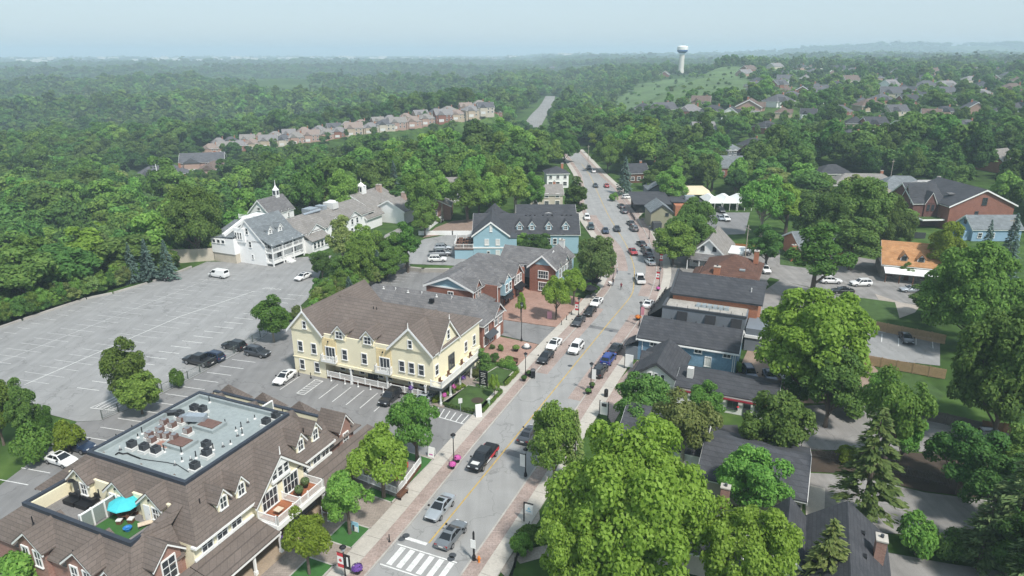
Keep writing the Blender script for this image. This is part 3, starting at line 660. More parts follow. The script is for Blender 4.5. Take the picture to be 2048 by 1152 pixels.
    def rail(s, pts, z, h=1.0, m=None, gap=0.16, name='railing', posts=True):
        """railing with posts, top and bottom rail and balusters along a polyline"""
        b = MB()
        for p, q in zip(pts, pts[1:]):
            p, q = Vector(p), Vector(q); d = q - p; L_ = d.length; d.normalize(); nn = Vector((-d.y, d.x)) * 0.04
            for z0, z1 in ((z + 0.06, z + 0.14), (z + h - 0.09, z + h)):
                b.prism([tuple(p - nn), tuple(q - nn), tuple(q + nn), tuple(p + nn)], z0, z1)
            for k in range(1, int(L_ / gap)):
                c = p + d * (k * gap); b.box(c.x - 0.025, c.x + 0.025, c.y - 0.025, c.y + 0.025, z + 0.14, z + h - 0.09)
            if posts:
                for k in range(int(L_ / 2.4) + 2):
                    c = p + d * min(L_, k * 2.4); b.box(c.x - 0.07, c.x + 0.07, c.y - 0.07, c.y + 0.07, z, z + h + 0.12)
        return s.part(name, b, m or TRIM)
    def chimney(s, v, u, z0, z1, w=0.9, d=0.7, m=None):
        c = s.part('chimney', MB().box(v - w / 2, v + w / 2, u - d / 2, u + d / 2, z0, z1), m or OBRICK)
        s.part('chimney_cap', MB().box(v - w / 2 - 0.07, v + w / 2 + 0.07, u - d / 2 - 0.07, u + d / 2 + 0.07, z1, z1 + 0.14), CONC, c)
        s.part('flue', MB().tube((v, u, z1 + 0.1), (v, u, z1 + 0.45), 0.16), DARK, c); return c
    def posts(s, pts, z0, z1, r=0.12, m=None, base=True):
        for v, u in pts:
            b = MB().box(v - r, v + r, u - r, u + r, z0, z1)
            if base: b.box(v - r * 1.5, v + r * 1.5, u - r * 1.5, u + r * 1.5, z0, z0 + 0.5); b.box(v - r * 1.5, v + r * 1.5, u - r * 1.5, u + r * 1.5, z1 - 0.2, z1)
            s.part('post', b, m or TRIM)
    def stack(s, v, u, z, h=0.6, m=None, r=0.06):
        s.part('vent_pipe', MB().tube((v, u, z), (v, u, z + h), r, n=8).tube((v, u, z - 0.02), (v, u, z + 0.06), r * 2.4, r * 1.5, n=8), m or BLACK)

# ---------------------------------------------------------------- 1  brown roofed inn in the near corner
B = Bld('brown_roofed_inn', 'large inn with brown mansard roof, flat pale top and yellow dormers', -60, 45)
B.walls(-71.2, -49.4, 37.6, 57.6, 0, 5.75, YEL)
B.walls(-71.2, -50.7, 32.2, 37.6, 0, 4.5, PBRICK)
B.walls(-70.8, -49.9, 57.6, 63.6, 0, 4.6, PBRICK)
def mansard(eave, top, ze, zt, sides='SEWN', name='mansard_slope', m=BROOF, floor=None):
    (v0, v1, u0, u1), (a0, a1, c0, c1) = eave, top
    q = [(v0, u0, ze), (v1, u0, ze), (v1, u1, ze), (v0, u1, ze)]; p = [(a0, c0, zt), (a1, c0, zt), (a1, c1, zt), (a0, c1, zt)]
    for k, sd_ in enumerate('SENW'):
        if sd_ in sides:
            j = (k + 1) % 4; B.part(name, MB().slab([q[k], q[j], p[j], p[k]], 0.22), m)
E1, TP1 = (-72.2, -48.8, 37.6, 58.6), (-66.4, -52.7, 40.6, 55.3)
mansard(E1, TP1, 5.75, 10.0, 'ENW')
B.part('mansard_slope', MB().slab([(-69.3, 39.1, 7.875), (-50.75, 39.1, 7.875), (-52.7, 40.6, 10.0), (-66.4, 40.6, 10.0)], 0.22), BROOF)
B.part('mansard_slope', MB().slab([(-72.2, 37.6, 5.75), (-67.9, 37.6, 5.75), (-67.9, 39.1, 7.875), (-69.3, 39.1, 7.875)], 0.22), BROOF)
B.part('mansard_slope', MB().slab([(-53.1, 37.6, 5.75), (-48.8, 37.6, 5.75), (-50.75, 39.1, 7.875), (-53.1, 39.1, 7.875)], 0.22), BROOF)
B.part('flat_roof', MB().box(-66.3, -52.8, 40.7, 55.2, 9.3, 9.55), MEMB)
b = MB(); v0, v1, u0, u1 = -66.4, -52.7, 40.6, 55.3
for q in ((v0 - .2, v1 + .2, u0 - .2, u0 + .2), (v0 - .2, v1 + .2, u1 - .2, u1 + .2), (v0 - .2, v0 + .2, u0 + .2, u1 - .2), (v1 - .2, v1 + .2, u0 + .2, u1 - .2)): b.box(*q, 9.5, 10.12)
B.part('parapet', b, EDGE)
b = MB()
for q in ((v0 + .2, v1 - .2, u0 + .2, u0 + .5), (v0 + .2, v1 - .2, u1 - .5, u1 - .2), (v0 + .2, v0 + .5, u0 + .5, u1 - .5), (v1 - .5, v1 - .2, u0 + .5, u1 - .5)): b.box(*q, 9.5, 9.98)
B.part('membrane_upstand', b, MEMB)
# lower tier on the near side, round the sunken terrace
E2, TP2 = (-72.0, -50.6, 31.8, 45.0), (-68.0, -53.1, 34.3, 45.0)
mansard(E2, TP2, 4.4, 7.3, 'SW')
B.part('mansard_slope', MB().slab([(-50.6, 31.8, 4.4), (-50.2, 37.4, 4.6), (-52.2, 37.9, 7.3), (-53.1, 34.3, 7.3)], 0.22), BROOF)
B.part('mansard_slope', MB().slab([(-53.1, 34.4, 7.3), (-52.0, 37.9, 7.3), (-52.0, 39.5, 8.4), (-53.1, 39.5, 8.4)], 0.2), BROOF)
B.part('parapet', MB().box(-68.2, -52.9, 34.1, 34.5, 6.9, 7.5).box(-53.3, -52.9, 34.5, 38.6, 6.9, 7.5).box(-68.2, -67.8, 34.5, 38.5, 6.9, 7.5), EDGE)
B.part('terrace_floor', MB().box(-67.8, -53.3, 34.5, 39.0, 5.6, 5.9), mat('grey_terrace_floor', (0.2, 0.19, 0.185), 0.85, 0.2))
B.part('terrace_wall', MB().box(-67.8, -53.3, 38.9, 39.15, 5.9, 8.3).box(-67.8, -67.6, 34.6, 38.9, 5.9, 7.25), YEL)
B.part('terrace_lawn', MB().box(-60.2, -55.6, 34.6, 38.0, 5.9, 5.94), TURF)
B.part('terrace_screen', MB().box(-60.6, -60.5, 34.7, 38.6, 6.0, 7.7), mat('grey_green_screen', (0.24, 0.27, 0.25), 0.6, 0.1))
for u in (34.7, 35.9, 37.2, 38.4): B.part('screen_post', MB().box(-60.68, -60.42, u, u + 0.14, 5.9, 7.85), TRIM)
B.part('screen_rail', MB().box(-60.65, -60.45, 34.84, 38.4, 7.7, 7.8), TRIM)
for v, dr in ((-65.6, 1), (-60.0, 0), (-55.3, 1)):
    B.dormer('S', v, 38.4, 5.9, 2.9, 2.3, 1.3, 3.2, YEL, BROOF, 0.3, None)
    B.win('S', v + 0.65, 38.36, 6.6, 0.75, 1.25, 2, 2); 
    if dr: B.door('S', v - 0.55, 38.36, 5.92, 0.85, 2.0, DARK if v < -60 else TRIM)
    else: B.win('S', v - 0.55, 38.36, 6.6, 0.75, 1.25, 2, 2)
    B.part('wall_lamp', MB().lathe([(0.0, 0), (0.12, 0.1), (0.13, 0.2), (0, 0.3)], 8, (v, 38.3, 8.5)), BLACK)
# brick gables on the near side
for v, w in ((-63.9, 3.7), (-57.0, 3.7), (-53.0, 2.0)):
    big = w > 3
    B.dormer('S', v, 31.7, 2.0, w, 3.6 if big else 3.5, 1.5 if big else 1.0, 3.4, PBRICK, BROOF, 0.4, None)
    if big: B.wins('S', (v - 0.85, v + 0.85), 31.67, 3.4, 0.85, 1.7, rows=2, cols=2)
    else: B.win('S', v, 31.67, 3.7, 0.8, 1.4, 2, 2)
B.dormer('E', 35.6, -50.4, 2.4, 2.9, 3.4, 1.4, 3.0, PBRICK, BROOF, 0.4, None); B.win('E', 35.6, -50.37, 3.2, 1.4, 2.3, 3, 2)
# far end: yellow parapets, little hipped roofs and a small brick gable
for v in (-68.5, -62.6, -56.6):
    b = MB(); q = [(v - 1.9, 61.2, 6.1), (v + 1.9, 61.2, 6.1), (v + 1.9, 64.2, 5.0), (v - 1.9, 64.2, 5.0)]
    b.poly([q[0], q[1], (v, 61.8, 7.75)]); b.poly([q[1], q[2], (v, 61.8, 7.75)]); b.poly([q[2], q[3], (v, 61.8, 7.75)]); b.poly([q[3], q[0], (v, 61.8, 7.75)]); b.poly(q[::-1])
    B.part('hipped_dormer_roof', b, BROOF)
for v in (-65.8, -60.2, -54.4):
    b = MB(); q = [(v - 1.6, 56.0, 8.9), (v + 1.6, 56.0, 8.9), (v + 1.6, 58.9, 6.0), (v - 1.6, 58.9, 6.0)]; ap = (v, 58.2, 8.75)
    b.poly([q[0], q[1], ap]); b.poly([q[1], q[2], ap]); b.poly([q[2], q[3], ap]); b.poly([q[3], q[0], ap]); B.part('hipped_dormer_roof', b, BROOF)
B.part('end_parapet', MB().box(-70.5, -52.5, 61.0, 61.3, 4.6, 6.55), YEL); B.part('parapet_cap', MB().box(-70.6, -52.4, 60.95, 61.4, 6.55, 6.7), EDGE)
B.part('end_terrace_floor', MB().box(-70.5, -52.5, 57.6, 61.0, 4.65, 4.95), MEMB)
mansard((-71.8, -49.3, 57.0, 64.6), (-70.6, -52.3, 57.0, 61.4), 4.5, 6.5, 'NWE')
B.part('terrace_screen', MB().box(-60.3, -60.2, 57.9, 60.8, 5.0, 7.4), mat('grey_green_screen', (0.24, 0.27, 0.25)))
B.part('screen_frame', MB().box(-60.35, -60.15, 60.8, 60.95, 4.95, 7.5).box(-60.35, -60.15, 59.2, 59.35, 4.95, 7.4).box(-60.35, -60.15, 57.9, 60.8, 7.4, 7.52), TRIM)
B.dormer('E', 61.6, -49.6, 2.6, 2.2, 3.4, 1.5, 3.4, PBRICK, BROOF, 0.35, (0.9, 1.9))
# street facade: windows under the eave, dormers, big gable, balcony, porch
B.part('eave_trim', MB().box(-49.4, -48.75, 37.4, 45.2, 5.5, 5.75), TRIM); B.part('eave_trim', MB().box(-49.4, -48.75, 52.9, 58.7, 5.5, 5.75), TRIM)
B.wins('E', (39.2, 41.1, 43.0, 53.9, 55.7, 57.3), -49.36, 4.2, 1.25, 1.1, rows=2, cols=2)
B.part('sill_band', MB().box(-49.45, -49.22, 37.6, 45.3, 3.86, 4.06).box(-49.45, -49.22, 52.9, 58.4, 3.86, 4.06), TRIM)
for u in (42.1, 44.5, 53.7, 56.3): B.dormer('E', u, -49.75, 6.55, 1.35, 1.65, 0.95, 2.9, YEL, BROOF, 0.32, (0.75, 1.25))
B.part('gable_front', MB().hexa([(-48.9, 45.4, 3.5), (-48.9, 52.8, 3.5), (-48.9, 52.8, 5.7), (-48.9, 49.1, 9.1), (-48.9, 45.4, 5.7)], [(-53.4, 45.4, 3.5), (-53.4, 52.8, 3.5), (-53.4, 52.8, 5.7), (-53.4, 49.1, 9.1), (-53.4, 45.4, 5.7)]), YEL)
b = MB(); c = MB()
for sg in (-1, 1):
    e = [(49.1 + sg * 4.25, 5.2), (49.1, 9.12)]
    lo = [(-48.3, *e[0]), (-48.3, *e[1]), (-54.6, *e[1]), (-54.6, *e[0])]
    b.hexa([(x, y, z + 0.08) for x, y, z in lo], [(x, y, z + 0.26) for x, y, z in lo])
    lo = [(-48.32, *e[0]), (-48.32, *e[1]), (-48.5, *e[1]), (-48.5, *e[0])]
    c.hexa([(x, y, z - 0.22) for x, y, z in lo], [(x, y, z + 0.075) for x, y, z in lo])
B.part('gable_roof', b, BROOF); B.part('bargeboard', c, TRIM)
B.part('finial', MB().tube((-48.4, 49.1, 9.0), (-48.4, 49.1, 10.3), 0.1, 0.03), TRIM)
B.part('bay', MB().box(-48.9, -48.5, 47.7, 50.5, 6.3, 6.6).hexa([(-48.9, 47.8, 7.85), (-48.9, 50.4, 7.85), (-48.5, 50.4, 7.85), (-48.5, 47.8, 7.85)], [(-48.9, 48.6, 8.6), (-48.9, 49.6, 8.6), (-48.5, 49.6, 8.6), (-48.5, 48.6, 8.6)]), TRIM)
B.wins('E', (48.2, 49.1, 50.0), -48.7, 6.65, 0.65, 1.15, rows=2, cols=1)
for u in (47.3, 50.6): B.win('E', u, -48.86, 3.75, 2.2, 2.0, 2, 4)
B.part('balcony_floor', MB().box(-48.9, -46.2, 45.4, 52.8, 3.25, 3.5), DECK)
B.part('balcony_edge', MB().box(-46.2, -46.05, 45.3, 52.9, 2.95, 3.5).box(-48.9, -46.2, 45.25, 45.4, 2.95, 3.5).box(-48.9, -46.2, 52.8, 52.95, 2.95, 3.5), TRIM)
B.rail([(-48.8, 45.4), (-46.2, 45.4), (-46.2, 52.8), (-48.8, 52.8)], 3.5, 1.0); B.rail([(-48.8, 49.1), (-46.3, 49.1)], 3.5, 0.95)
for u0, u1 in ((37.0, 45.25), (52.95, 66.0)):
    B.part('porch_roof', MB().slab([(-45.9, u0, 2.95), (-45.9, u1, 2.95), (-49.4, u1, 3.85), (-49.4, u0, 3.85)], 0.2), BROOF)
    B.part('porch_beam', MB().box(-46.35, -45.95, u0 + 0.1, u1 - 0.05, 2.5, 2.85), TRIM)
B.part('porch_roof', MB().slab([(-45.9, 28.5, 2.95), (-45.9, 36.9, 2.95), (-49.4, 36.9, 3.85), (-49.4, 28.5, 3.85)], 0.2), BROOF)
B.posts([(-46.3, u) for u in (31, 34.5, 38, 41.8, 45.5, 49.1, 52.7, 56.4, 60.1, 63.8)], 0.05, 2.6, 0.11)
B.part('porch_floor', MB().box(-49.4, -45.8, 29, 66, -0.05, 0.12), mat('tan_porch_floor', (0.33, 0.26, 0.19), 0.8))
B.wins('E', (39.5, 42.5, 46.0, 52, 55, 58.4, 61.8), -49.36, 0.7, 1.7, 1.6, rows=1, cols=3)
for u in (44.2, 49.4, 60.1): B.door('E', u, -49.37, 0.12)
B.part('porch_sign', MB().box(-46.1, -45.98, 47.2, 51.2, 2.3, 2.85), BLACK)
for v, u, z in ((-61.5, 37.6, 8.0), (-57.6, 31.8, 6.3), (-65.0, 33.0, 6.9), (-51.0, 40.5, 8.0), (-50.6, 55.4, 8.0), (-51.2, 57.0, 7.2), (-70.5, 46.5, 7.3), (-69.6, 48.0, 7.9), (-58.0, 60.2, 6.5), (-70.0, 60.0, 6.3), (-63.5, 63.0, 6.2)):
    B.stack(v, u, z - 0.3, 0.95)

# ---------------------------------------------------------------- 2  pale yellow inn
B = Bld('pale_yellow_inn', 'long pale yellow inn with white railings and brown roof', -61, 89)
B.walls(-74.2, -67.9, 81.0, 97.0, 0, 7.9, YEL); B.walls(-67.9, -48.0, 83.2, 96.6, 0, 3.0, YEL)
B.walls(-67.9, -48.0, 81.0, 96.6, 3.0, 7.9, YEL)
B.part('storey_band', MB().box(-68.3, -47.85, 80.85, 81.05, 2.7, 3.1).box(-48.15, -47.85, 81.05, 96.6, 2.7, 3.1).box(-74.3, -67.9, 80.9, 81.02, 2.85, 3.0), YEL)
B.hip(-74.2, -48.0, 81.6, 96.6, 7.9, 11.3, BROOF, 0.45, ridge=((-71.5, 89.4), (-54.5, 89.4)))
for v0, v1, zr in ((-74.4, -68.0, 11.3), (-55.3, -48.0, 11.5)):
    vm = (v0 + v1) / 2
    B.gable(v0, v1, 80.8, 97.2 if v0 < -70 else 88.5, 7.9, zr, 'u', BROOF, YEL, 0.35, ends=(1, 1 if v0 < -70 else 0))
    B.part('finial', MB().tube((vm, 80.4, zr - 0.2), (vm, 80.4, zr + 1.0), 0.1, 0.03), TRIM)
    B.win('S', vm, 80.78, 8.3, 0.6, 1.2, 2, 1)
# street gable
B.part('gable_wall', MB().hexa([(-47.9, 82.6, 7.9), (-47.9, 88.8, 7.9), (-47.9, 85.7, 11.6)], [(-50.2, 82.6, 7.9), (-50.2, 88.8, 7.9), (-50.2, 85.7, 11.6)]), YEL)
b = MB(); c = MB()
for sg in (-1, 1):
    e = [(85.7 + sg * 3.5, 7.4), (85.7, 11.62)]
    lo = [(-47.5, *e[0]), (-47.5, *e[1]), (-54.5, *e[1]), (-54.5, *e[0])]
    b.hexa([(x, y, z + 0.08) for x, y, z in lo], [(x, y, z + 0.25) for x, y, z in lo])
    lo = [(-47.52, *e[0]), (-47.52, *e[1]), (-47.7, *e[1]), (-47.7, *e[0])]
    c.hexa([(x, y, z - 0.25) for x, y, z in lo], [(x, y, z + 0.075) for x, y, z in lo])
B.part('gable_roof', b, BROOF); B.part('bargeboard', c, TRIM); B.part('finial', MB().tube((-47.6, 85.7, 11.5), (-47.6, 85.7, 12.6), 0.1, 0.03), TRIM)
B.win('E', 85.7, -47.88, 8.6, 0.7, 1.4, 2, 1)
for v in (-64.6, -59.3): B.dormer('S', v, 80.85, 7.3, 2.0, 1.5, 1.05, 3.4, YEL, BROOF, 0.3, (1.15, 1.1))
B.wins('S', (-72.6, -69.9, -63.9, -60.2, -53.4, -51.7, -50.0), 80.98, 4.1, 0.85, 1.65)
B.wins('S', (-72.6, -69.6), 80.98, 0.9, 0.85, 1.6)
for v in (-66.8, -56.6):                                           # balconies; recess shade is put into a flat, darker yellow panel
    B.part('recess_shade_panel', MB().box(v - 1.35, v + 1.35, 80.93, 81.0, 3.5, 7.2), mat('shaded_yellow_boards', (0.74, 0.6, 0.34), 0.7))
    B.win('S', v + 0.2, 80.9, 3.65, 1.7, 2.1, 1, 3)
    B.part('balcony_floor', MB().box(v - 1.4, v + 1.4, 80.3, 80.95, 3.3, 3.5), TRIM)
    B.rail([(v - 1.35, 80.9), (v - 1.35, 80.35), (v + 1.35, 80.35), (v + 1.35, 80.9)], 3.5, 0.95)
    B.part('balcony_lamp', MB().lathe([(0, 0), (0.14, 0.12), (0.1, 0.3), (0, 0.36)], 8, (v, 80.7, 6.6)), BLACK)
B.part('porch_floor', MB().box(-67.9, -47.6, 81.2, 83.2, -0.02, 0.5), WOOD)
B.rail([(-67.6, 80.95), (-49.0, 80.95)], 0.5, 1.0)
B.posts([(v, 80.98) for v in (-63.0, -56.2, -51.8)] + [(-46.5, u) for u in (80.4, 83.4, 86.6, 90.4)] + [(-49.2, 80.6)], 0.0, 2.75, 0.11)
B.wins('S', (-66.2, -64.6, -62.4, -58.9, -57.2, -53.3, -51.4, -49.6), 83.17, 1.0, 0.8, 1.2); B.door('S', -60.9, 83.16, 0.5, 0.9, 2.0); B.door('S', -59.9, 83.16, 0.5, 0.9, 2.0)
for v in (-65.8, -59.2, -52.4): B.part('awning', MB().hexa([(v - 1.6, 83.1, 2.2), (v + 1.6, 83.1, 2.2), (v + 1.6, 82.2, 1.95), (v - 1.6, 82.2, 1.95)], [(v - 1.6, 83.1, 2.75), (v + 1.6, 83.1, 2.75), (v + 1.6, 82.2, 2.02), (v - 1.6, 82.2, 2.02)]), DARK)
B.part('balcony_floor', MB().box(-48.0, -46.0, 79.9, 93.4, 2.75, 3.05), YEL); B.part('balcony_edge', MB().box(-46.0, -45.9, 79.8, 93.5, 2.72, 3.12).box(-48.0, -46.0, 79.78, 79.9, 2.72, 3.12), DARK)
B.rail([(-47.9, 80.0), (-46.1, 80.0), (-46.1, 93.3), (-47.9, 93.3)], 3.05, 1.05)
B.wins('E', (82.0, 91.5, 94.5), -47.97, 4.1, 0.85, 1.6); B.win('E', 86.6, -47.97, 3.3, 1.7, 2.2, 1, 2, frame=DARK)
B.wins('E', (83.0, 86.4, 90.2), -47.97, 0.6, 1.6, 1.7, rows=1, cols=2, frame=DARK); B.door('E', 88.2, -47.97, 0.1)
B.part('porch_paving', MB().box(-48.0, -45.9, 79.8, 94, -0.02, 0.11), TPAVER)
for v, u, z in ((-62.6, 87.6, 10.6), (-62.0, 87.6, 10.6), (-69.6, 83.6, 9.0), (-70.2, 89, 10.9), (-50.0, 84.8, 10.0), (-51.5, 88.6, 10.2)): B.stack(v, u, z - 0.2, 0.6)

# ---------------------------------------------------------------- 3  brick shops with grey roofs
B = Bld('brick_shop', 'near brick shop with grey hipped roof behind the yellow inn', -62, 105)
B.walls(-78.5, -49.6, 101.0, 109.4, 0, 4.9, BRICK)
B.hip(-78.5, -49.6, 101.0, 109.4, 4.9, 8.0, GROOF, 0.5)
B.dormer('E', 107.5, -49.5, 0.1, 4.6, 4.7, 2.0, 7.0, BRICK, GROOF, 0.45, None)
B.wins('E', (106.4, 108.3), -49.45, 2.9, 1.2, 1.9, rows=2, cols=2); B.win('E', 102.6, -49.58, 2.9, 1.2, 1.7, 2, 2)
B.door('E', 107.4, -49.44, 0.1, 1.6, 2.2, TRIM); B.win('E', 104.6, -49.58, 0.6, 1.6, 1.7, 1, 2); B.win('E', 102.3, -49.58, 0.6, 1.5, 1.7, 1, 2)
B.part('awning', MB().hexa([(-49.5, 101.6, 2.3), (-48.4, 101.6, 2.1), (-48.4, 105.4, 2.1), (-49.5, 105.4, 2.3)], [(-49.5, 101.6, 2.8), (-48.4, 101.6, 2.16), (-48.4, 105.4, 2.16), (-49.5, 105.4, 2.8)]), DARK)
B.win('S', -54, 100.98, 2.8, 0.9, 1.3)
for k, v in enumerate((-72, -69.5, -66.6, -63.8, -60.5, -57.5)): B.stack(v, 104.4 + 0.3 * (k % 2), 7.5, 0.45, PAD, 0.12)
B.part('roof_fan', MB().box(-61.2, -60.4, 102.8, 103.4, 6.8, 7.5), BLACK)
B = Bld('brick_shop', 'middle brick shop with a blue gable end and grey roofs', -63, 122)
B.walls(-69.2, -58.6, 115.4, 120.0, 0, 5.4, BRICK); B.walls(-69.2, -55.4, 120.0, 134.4, 0, 5.4, BRICK)
B.gable(-69.2, -58.6, 115.4, 126, 5.4, 7.6, 'u', GROOF, SKYB, 0.5, ends=(1, 0)); B.part('gable_band', MB().box(-69.3, -58.5, 115.28, 115.5, 5.2, 5.5), TRIM)
B.hip(-69.2, -55.4, 120.6, 127.6, 5.4, 8.2, GROOF, 0.5); B.hip(-69.2, -56.6, 127.4, 135.2, 5.4, 8.4, GROOF, 0.5)
B.win('S', -63.6, 115.36, 3.4, 1.1, 1.1, 2, 2); B.dormer('E', 117.4, -58.5, 3.0, 2.6, 2.7, 1.6, 3.0, BRICK, GROOF, 0.35, None)
B.wins('E', (116.7, 118.1), -58.45, 3.4, 0.7, 1.7)
B.part('porch_roof', MB().slab([(-55.6, 112.6, 2.6), (-55.6, 119.9, 2.6), (-58.6, 119.9, 3.6), (-58.6, 112.6, 3.6)], 0.2), GROOF); B.walls(-58.5, -55.9, 112.9, 119.9, 0, 2.55, BRICK)
B.part('bay', MB().box(-55.5, -54.4, 121.4, 125.0, 3.0, 5.9), SKYB); B.wins('E', (122.3, 124.1), -54.36, 3.6, 1.0, 1.6)
B.dormer('E', 123.2, -54.7, 5.4, 3.2, 0.5, 1.4, 4.0, SKYB, GROOF, 0.35, (0.7, 0.7))
B.dormer('E', 130.0, -55.2, 0.1, 4.2, 5.0, 2.2, 5.0, BRICK, GROOF, 0.45, None); B.wins('E', (128.6, 130, 131.4), -55.15, 3.2, 0.9, 1.7, rows=2, cols=2)
for u in (122.0, 124.6, 127.2, 130, 132.5): B.win('E', u, -55.15 if 128 < u < 132 else -55.37, 0.5, 1.5, 1.8, 1, 2, frame=DARK)
for u in (123.3, 130): B.part('awning', MB().hexa([(-55.3, u - 2, 2.4), (-53.9, u - 2, 2.15), (-53.9, u + 2, 2.15), (-55.3, u + 2, 2.4)], [(-55.3, u - 2, 2.95), (-53.9, u - 2, 2.2), (-53.9, u + 2, 2.2), (-55.3, u + 2, 2.95)]), BLACK)
B.part('downpipe', MB().tube((-58.5, 115.3, 0), (-58.5, 115.3, 5.3), 0.06).tube((-55.3, 119.9, 0), (-55.3, 119.9, 5.3), 0.06), TRIM)
B.part('canopy_tube', MB().tube((-76.0, 113.4, 0.6), (-73.2, 115.4, 1.2), 0.5), BLACK)
B = Bld('brick_shop', 'far corner brick shop with a white trimmed front gable', -52, 140)
B.walls(-54.3, -48.5, 134.6, 146, 0, 5.8, BRICK); B.walls(-59, -54.3, 136.4, 141, 0, 5.6, GREYB); B.walls(-48.5, -48.0, 135.4, 146, 0, 5.8, SKYB)
B.gable(-54.3, -48.3, 134.6, 146, 5.9, 8.4, 'u', GROOF, None, 0.5); B.gable(-62, -51, 136.2, 142.6, 5.8, 8.3, 'v', GROOF, None, 0.4)
B.part('gable_wall', MB().hexa([(-53.2, 134.58, 6.3), (-49.4, 134.58, 6.3), (-51.3, 134.58, 8.0)], [(-53.2, 135, 6.3), (-49.4, 135, 6.3), (-51.3, 135, 8.0)]), SKYB)
B.part('gable_brick', MB().hexa([(-54.3, 134.62, 5.8), (-48.3, 134.62, 5.8), (-51.3, 134.62, 8.2)], [(-54.3, 135, 5.8), (-48.3, 135, 5.8), (-51.3, 135, 8.2)]), BRICK)
B.win('S', -51.1, 134.58, 3.3, 2.2, 1.6, 2, 4); B.win('S', -51.1, 134.58, 0.5, 2.0, 1.8, 2, 4)
B.wins('E', (136.6, 138.4, 140.2, 142.0, 143.8), -47.97, 3.2, 1.1, 2.0, rows=2, cols=2)
B.dormer('E', 140.6, -47.95, 4.9, 3.0, 1.0, 1.7, 3.2, SKYB, GROOF, 0.35, (0.7, 0.9))
B.dormer('E', 136.2, -47.95, 5.2, 1.6, 0.8, 1.1, 2.6, SKYB, GROOF, 0.3, None)
B.chimney(-50.6, 145, 7.5, 9.4, 1.2, 0.9, PAD); B.part('passage', MB().box(-58, -54.4, 136.3, 136.45, 0, 2.4), BLACK)
for v in (-53.8, -53.8): pass

# ---------------------------------------------------------------- 4  light blue restaurant
B = Bld('light_blue_restaurant', 'light blue clapboard restaurant with dark roof and four white dormers', 4, 178, town=False)
B.walls(-9.8, -0.8, 170.0, 186, 0, 6.2, SKYB); B.walls(-0.8, 1.2, 170.0, 186, 0, 5.4, SKYB); B.walls(1.2, 17.4, 175.0, 186, 0, 5.3, SKYB)
B.gable(-9.9, -0.8, 170.0, 184, 6.2, 9.6, 'u', KROOF, SKYB, 0.35, ends=(1, 0)); B.part('flat_roof', MB().box(-0.8, 1.3, 169.9, 175, 5.4, 5.55), DARK)
B.part('storey_band', MB().box(-10, 1.3, 169.85, 170.0, 2.8, 3.15), TRIM)
B.gable(-9.9, 17.4, 175.0, 187.0, 5.3, 9.2, 'v', KROOF, SKYB, 0.4)
for px in (2.0, 5.2, 9.6, 14.0): B.dormer('S', px, 176.0, 5.9, 1.6, 1.5, 1.05, 3.0, SKYB, KROOF, 0.3, (0.75, 1.0))
B.wins('S', (-6.4, -3.6), 169.97, 3.7, 0.9, 1.4, pane=PAD); B.win('S', -5.3, 169.97, 7.2, 0.45, 1.5, pane=PAD); B.win('S', -6.0, 169.97, 0.8, 0.6, 1.2); B.win('S', -3.6, 169.97, 0.2, 0.9, 2.0, pane=PAD)
B.wins('S', (3.6, 5.6, 7.6, 9.6, 11.2, 12.8), 174.97, 2.6, 0.85, 1.4)
B.walls(-9.4, 0.5, 186.0, 193.5, 0, 5.5, SKYB); B.hip(-9.4, 0.5, 186, 194.5, 5.6, 8.8, KROOF, 0.4)
B.part('turret_roof', MB().lathe([(2.6, 8.0), (1.2, 9.2), (0.0, 10.4)], 8, (-4.8, 190, 0)), KROOF)
B.walls(1.5, 17.6, 187, 197.5, 0, 5.6, GREYB); B.gable(1.5, 17.6, 186.6, 201, 5.6, 8.9, 'v', KROOF, GREYB, 0.4); B.dormer('S', 10.2, 189.6, 6.6, 3.4, 0.8, 0.4, 3.0, GREYB, KROOF, 0.2, (2.4, 0.5))
B.part('deck_floor', MB().box(-14.8, -9.8, 169.8, 180, 2.5, 2.8), WOOD); B.walls(-14.6, -9.85, 170.0, 179, 0, 2.5, SKYB, 'deck_wall')
B.rail([(-9.9, 169.9), (-14.7, 169.9), (-14.7, 180), (-9.9, 180)], 2.8, 1.1, gap=0.3)
for k in range(9): B.part('ridge_vent', MB().box(3.4 + [0, 1.2, 2.4, 4.6, 5.8, 7.0, 9.6, 10.8, 12][k], 3.9 + [0, 1.2, 2.4, 4.6, 5.8, 7.0, 9.6, 10.8, 12][k], 180.2, 180.7, 8.7, 9.15), BLACK)

# ---------------------------------------------------------------- 5  white inn and hall beyond the big lot
B = Bld('white_inn', 'rambling white inn with grey roofs and double porch beyond the large parking lot', -124, 135)
WS = mat('white_clapboard', (0.84, 0.84, 0.83), 0.6, 0.05, pattern='siding', ps=2.2)
B.walls(-129.2, -120.8, 126.0, 138, 0, 6.0, WS); B.gable(-130.4, -120.8, 126.0, 137.5, 5.6, 11.0, 'u', SROOF, WS, 0.35, mid=-126.2)
B.walls(-136.6, -129.2, 124.4, 136, 2.3, 6.2, WS); B.walls(-136.4, -129.2, 124.6, 135, -0.5, 2.3, BEIGE, 'foundation_wall')
B.part('lean_to_roof', MB().slab([(-136.7, 124.3, 6.2), (-129.3, 124.3, 6.8), (-129.3, 133, 9.4), (-136.7, 133, 8.8)], 0.2), SROOF)
B.part('stair_parapet', MB().slab([(-132.3, 124.3, 6.7), (-131.6, 124.3, 6.7), (-131.6, 132.0, 9.3), (-132.3, 132, 9.3)][::-1], 0.8), TRIM)
B.wins('S', (-135.6, -134.1, -132.6), 124.37, 4.9, 0.9, 0.8, rows=1, frame=TRIM)
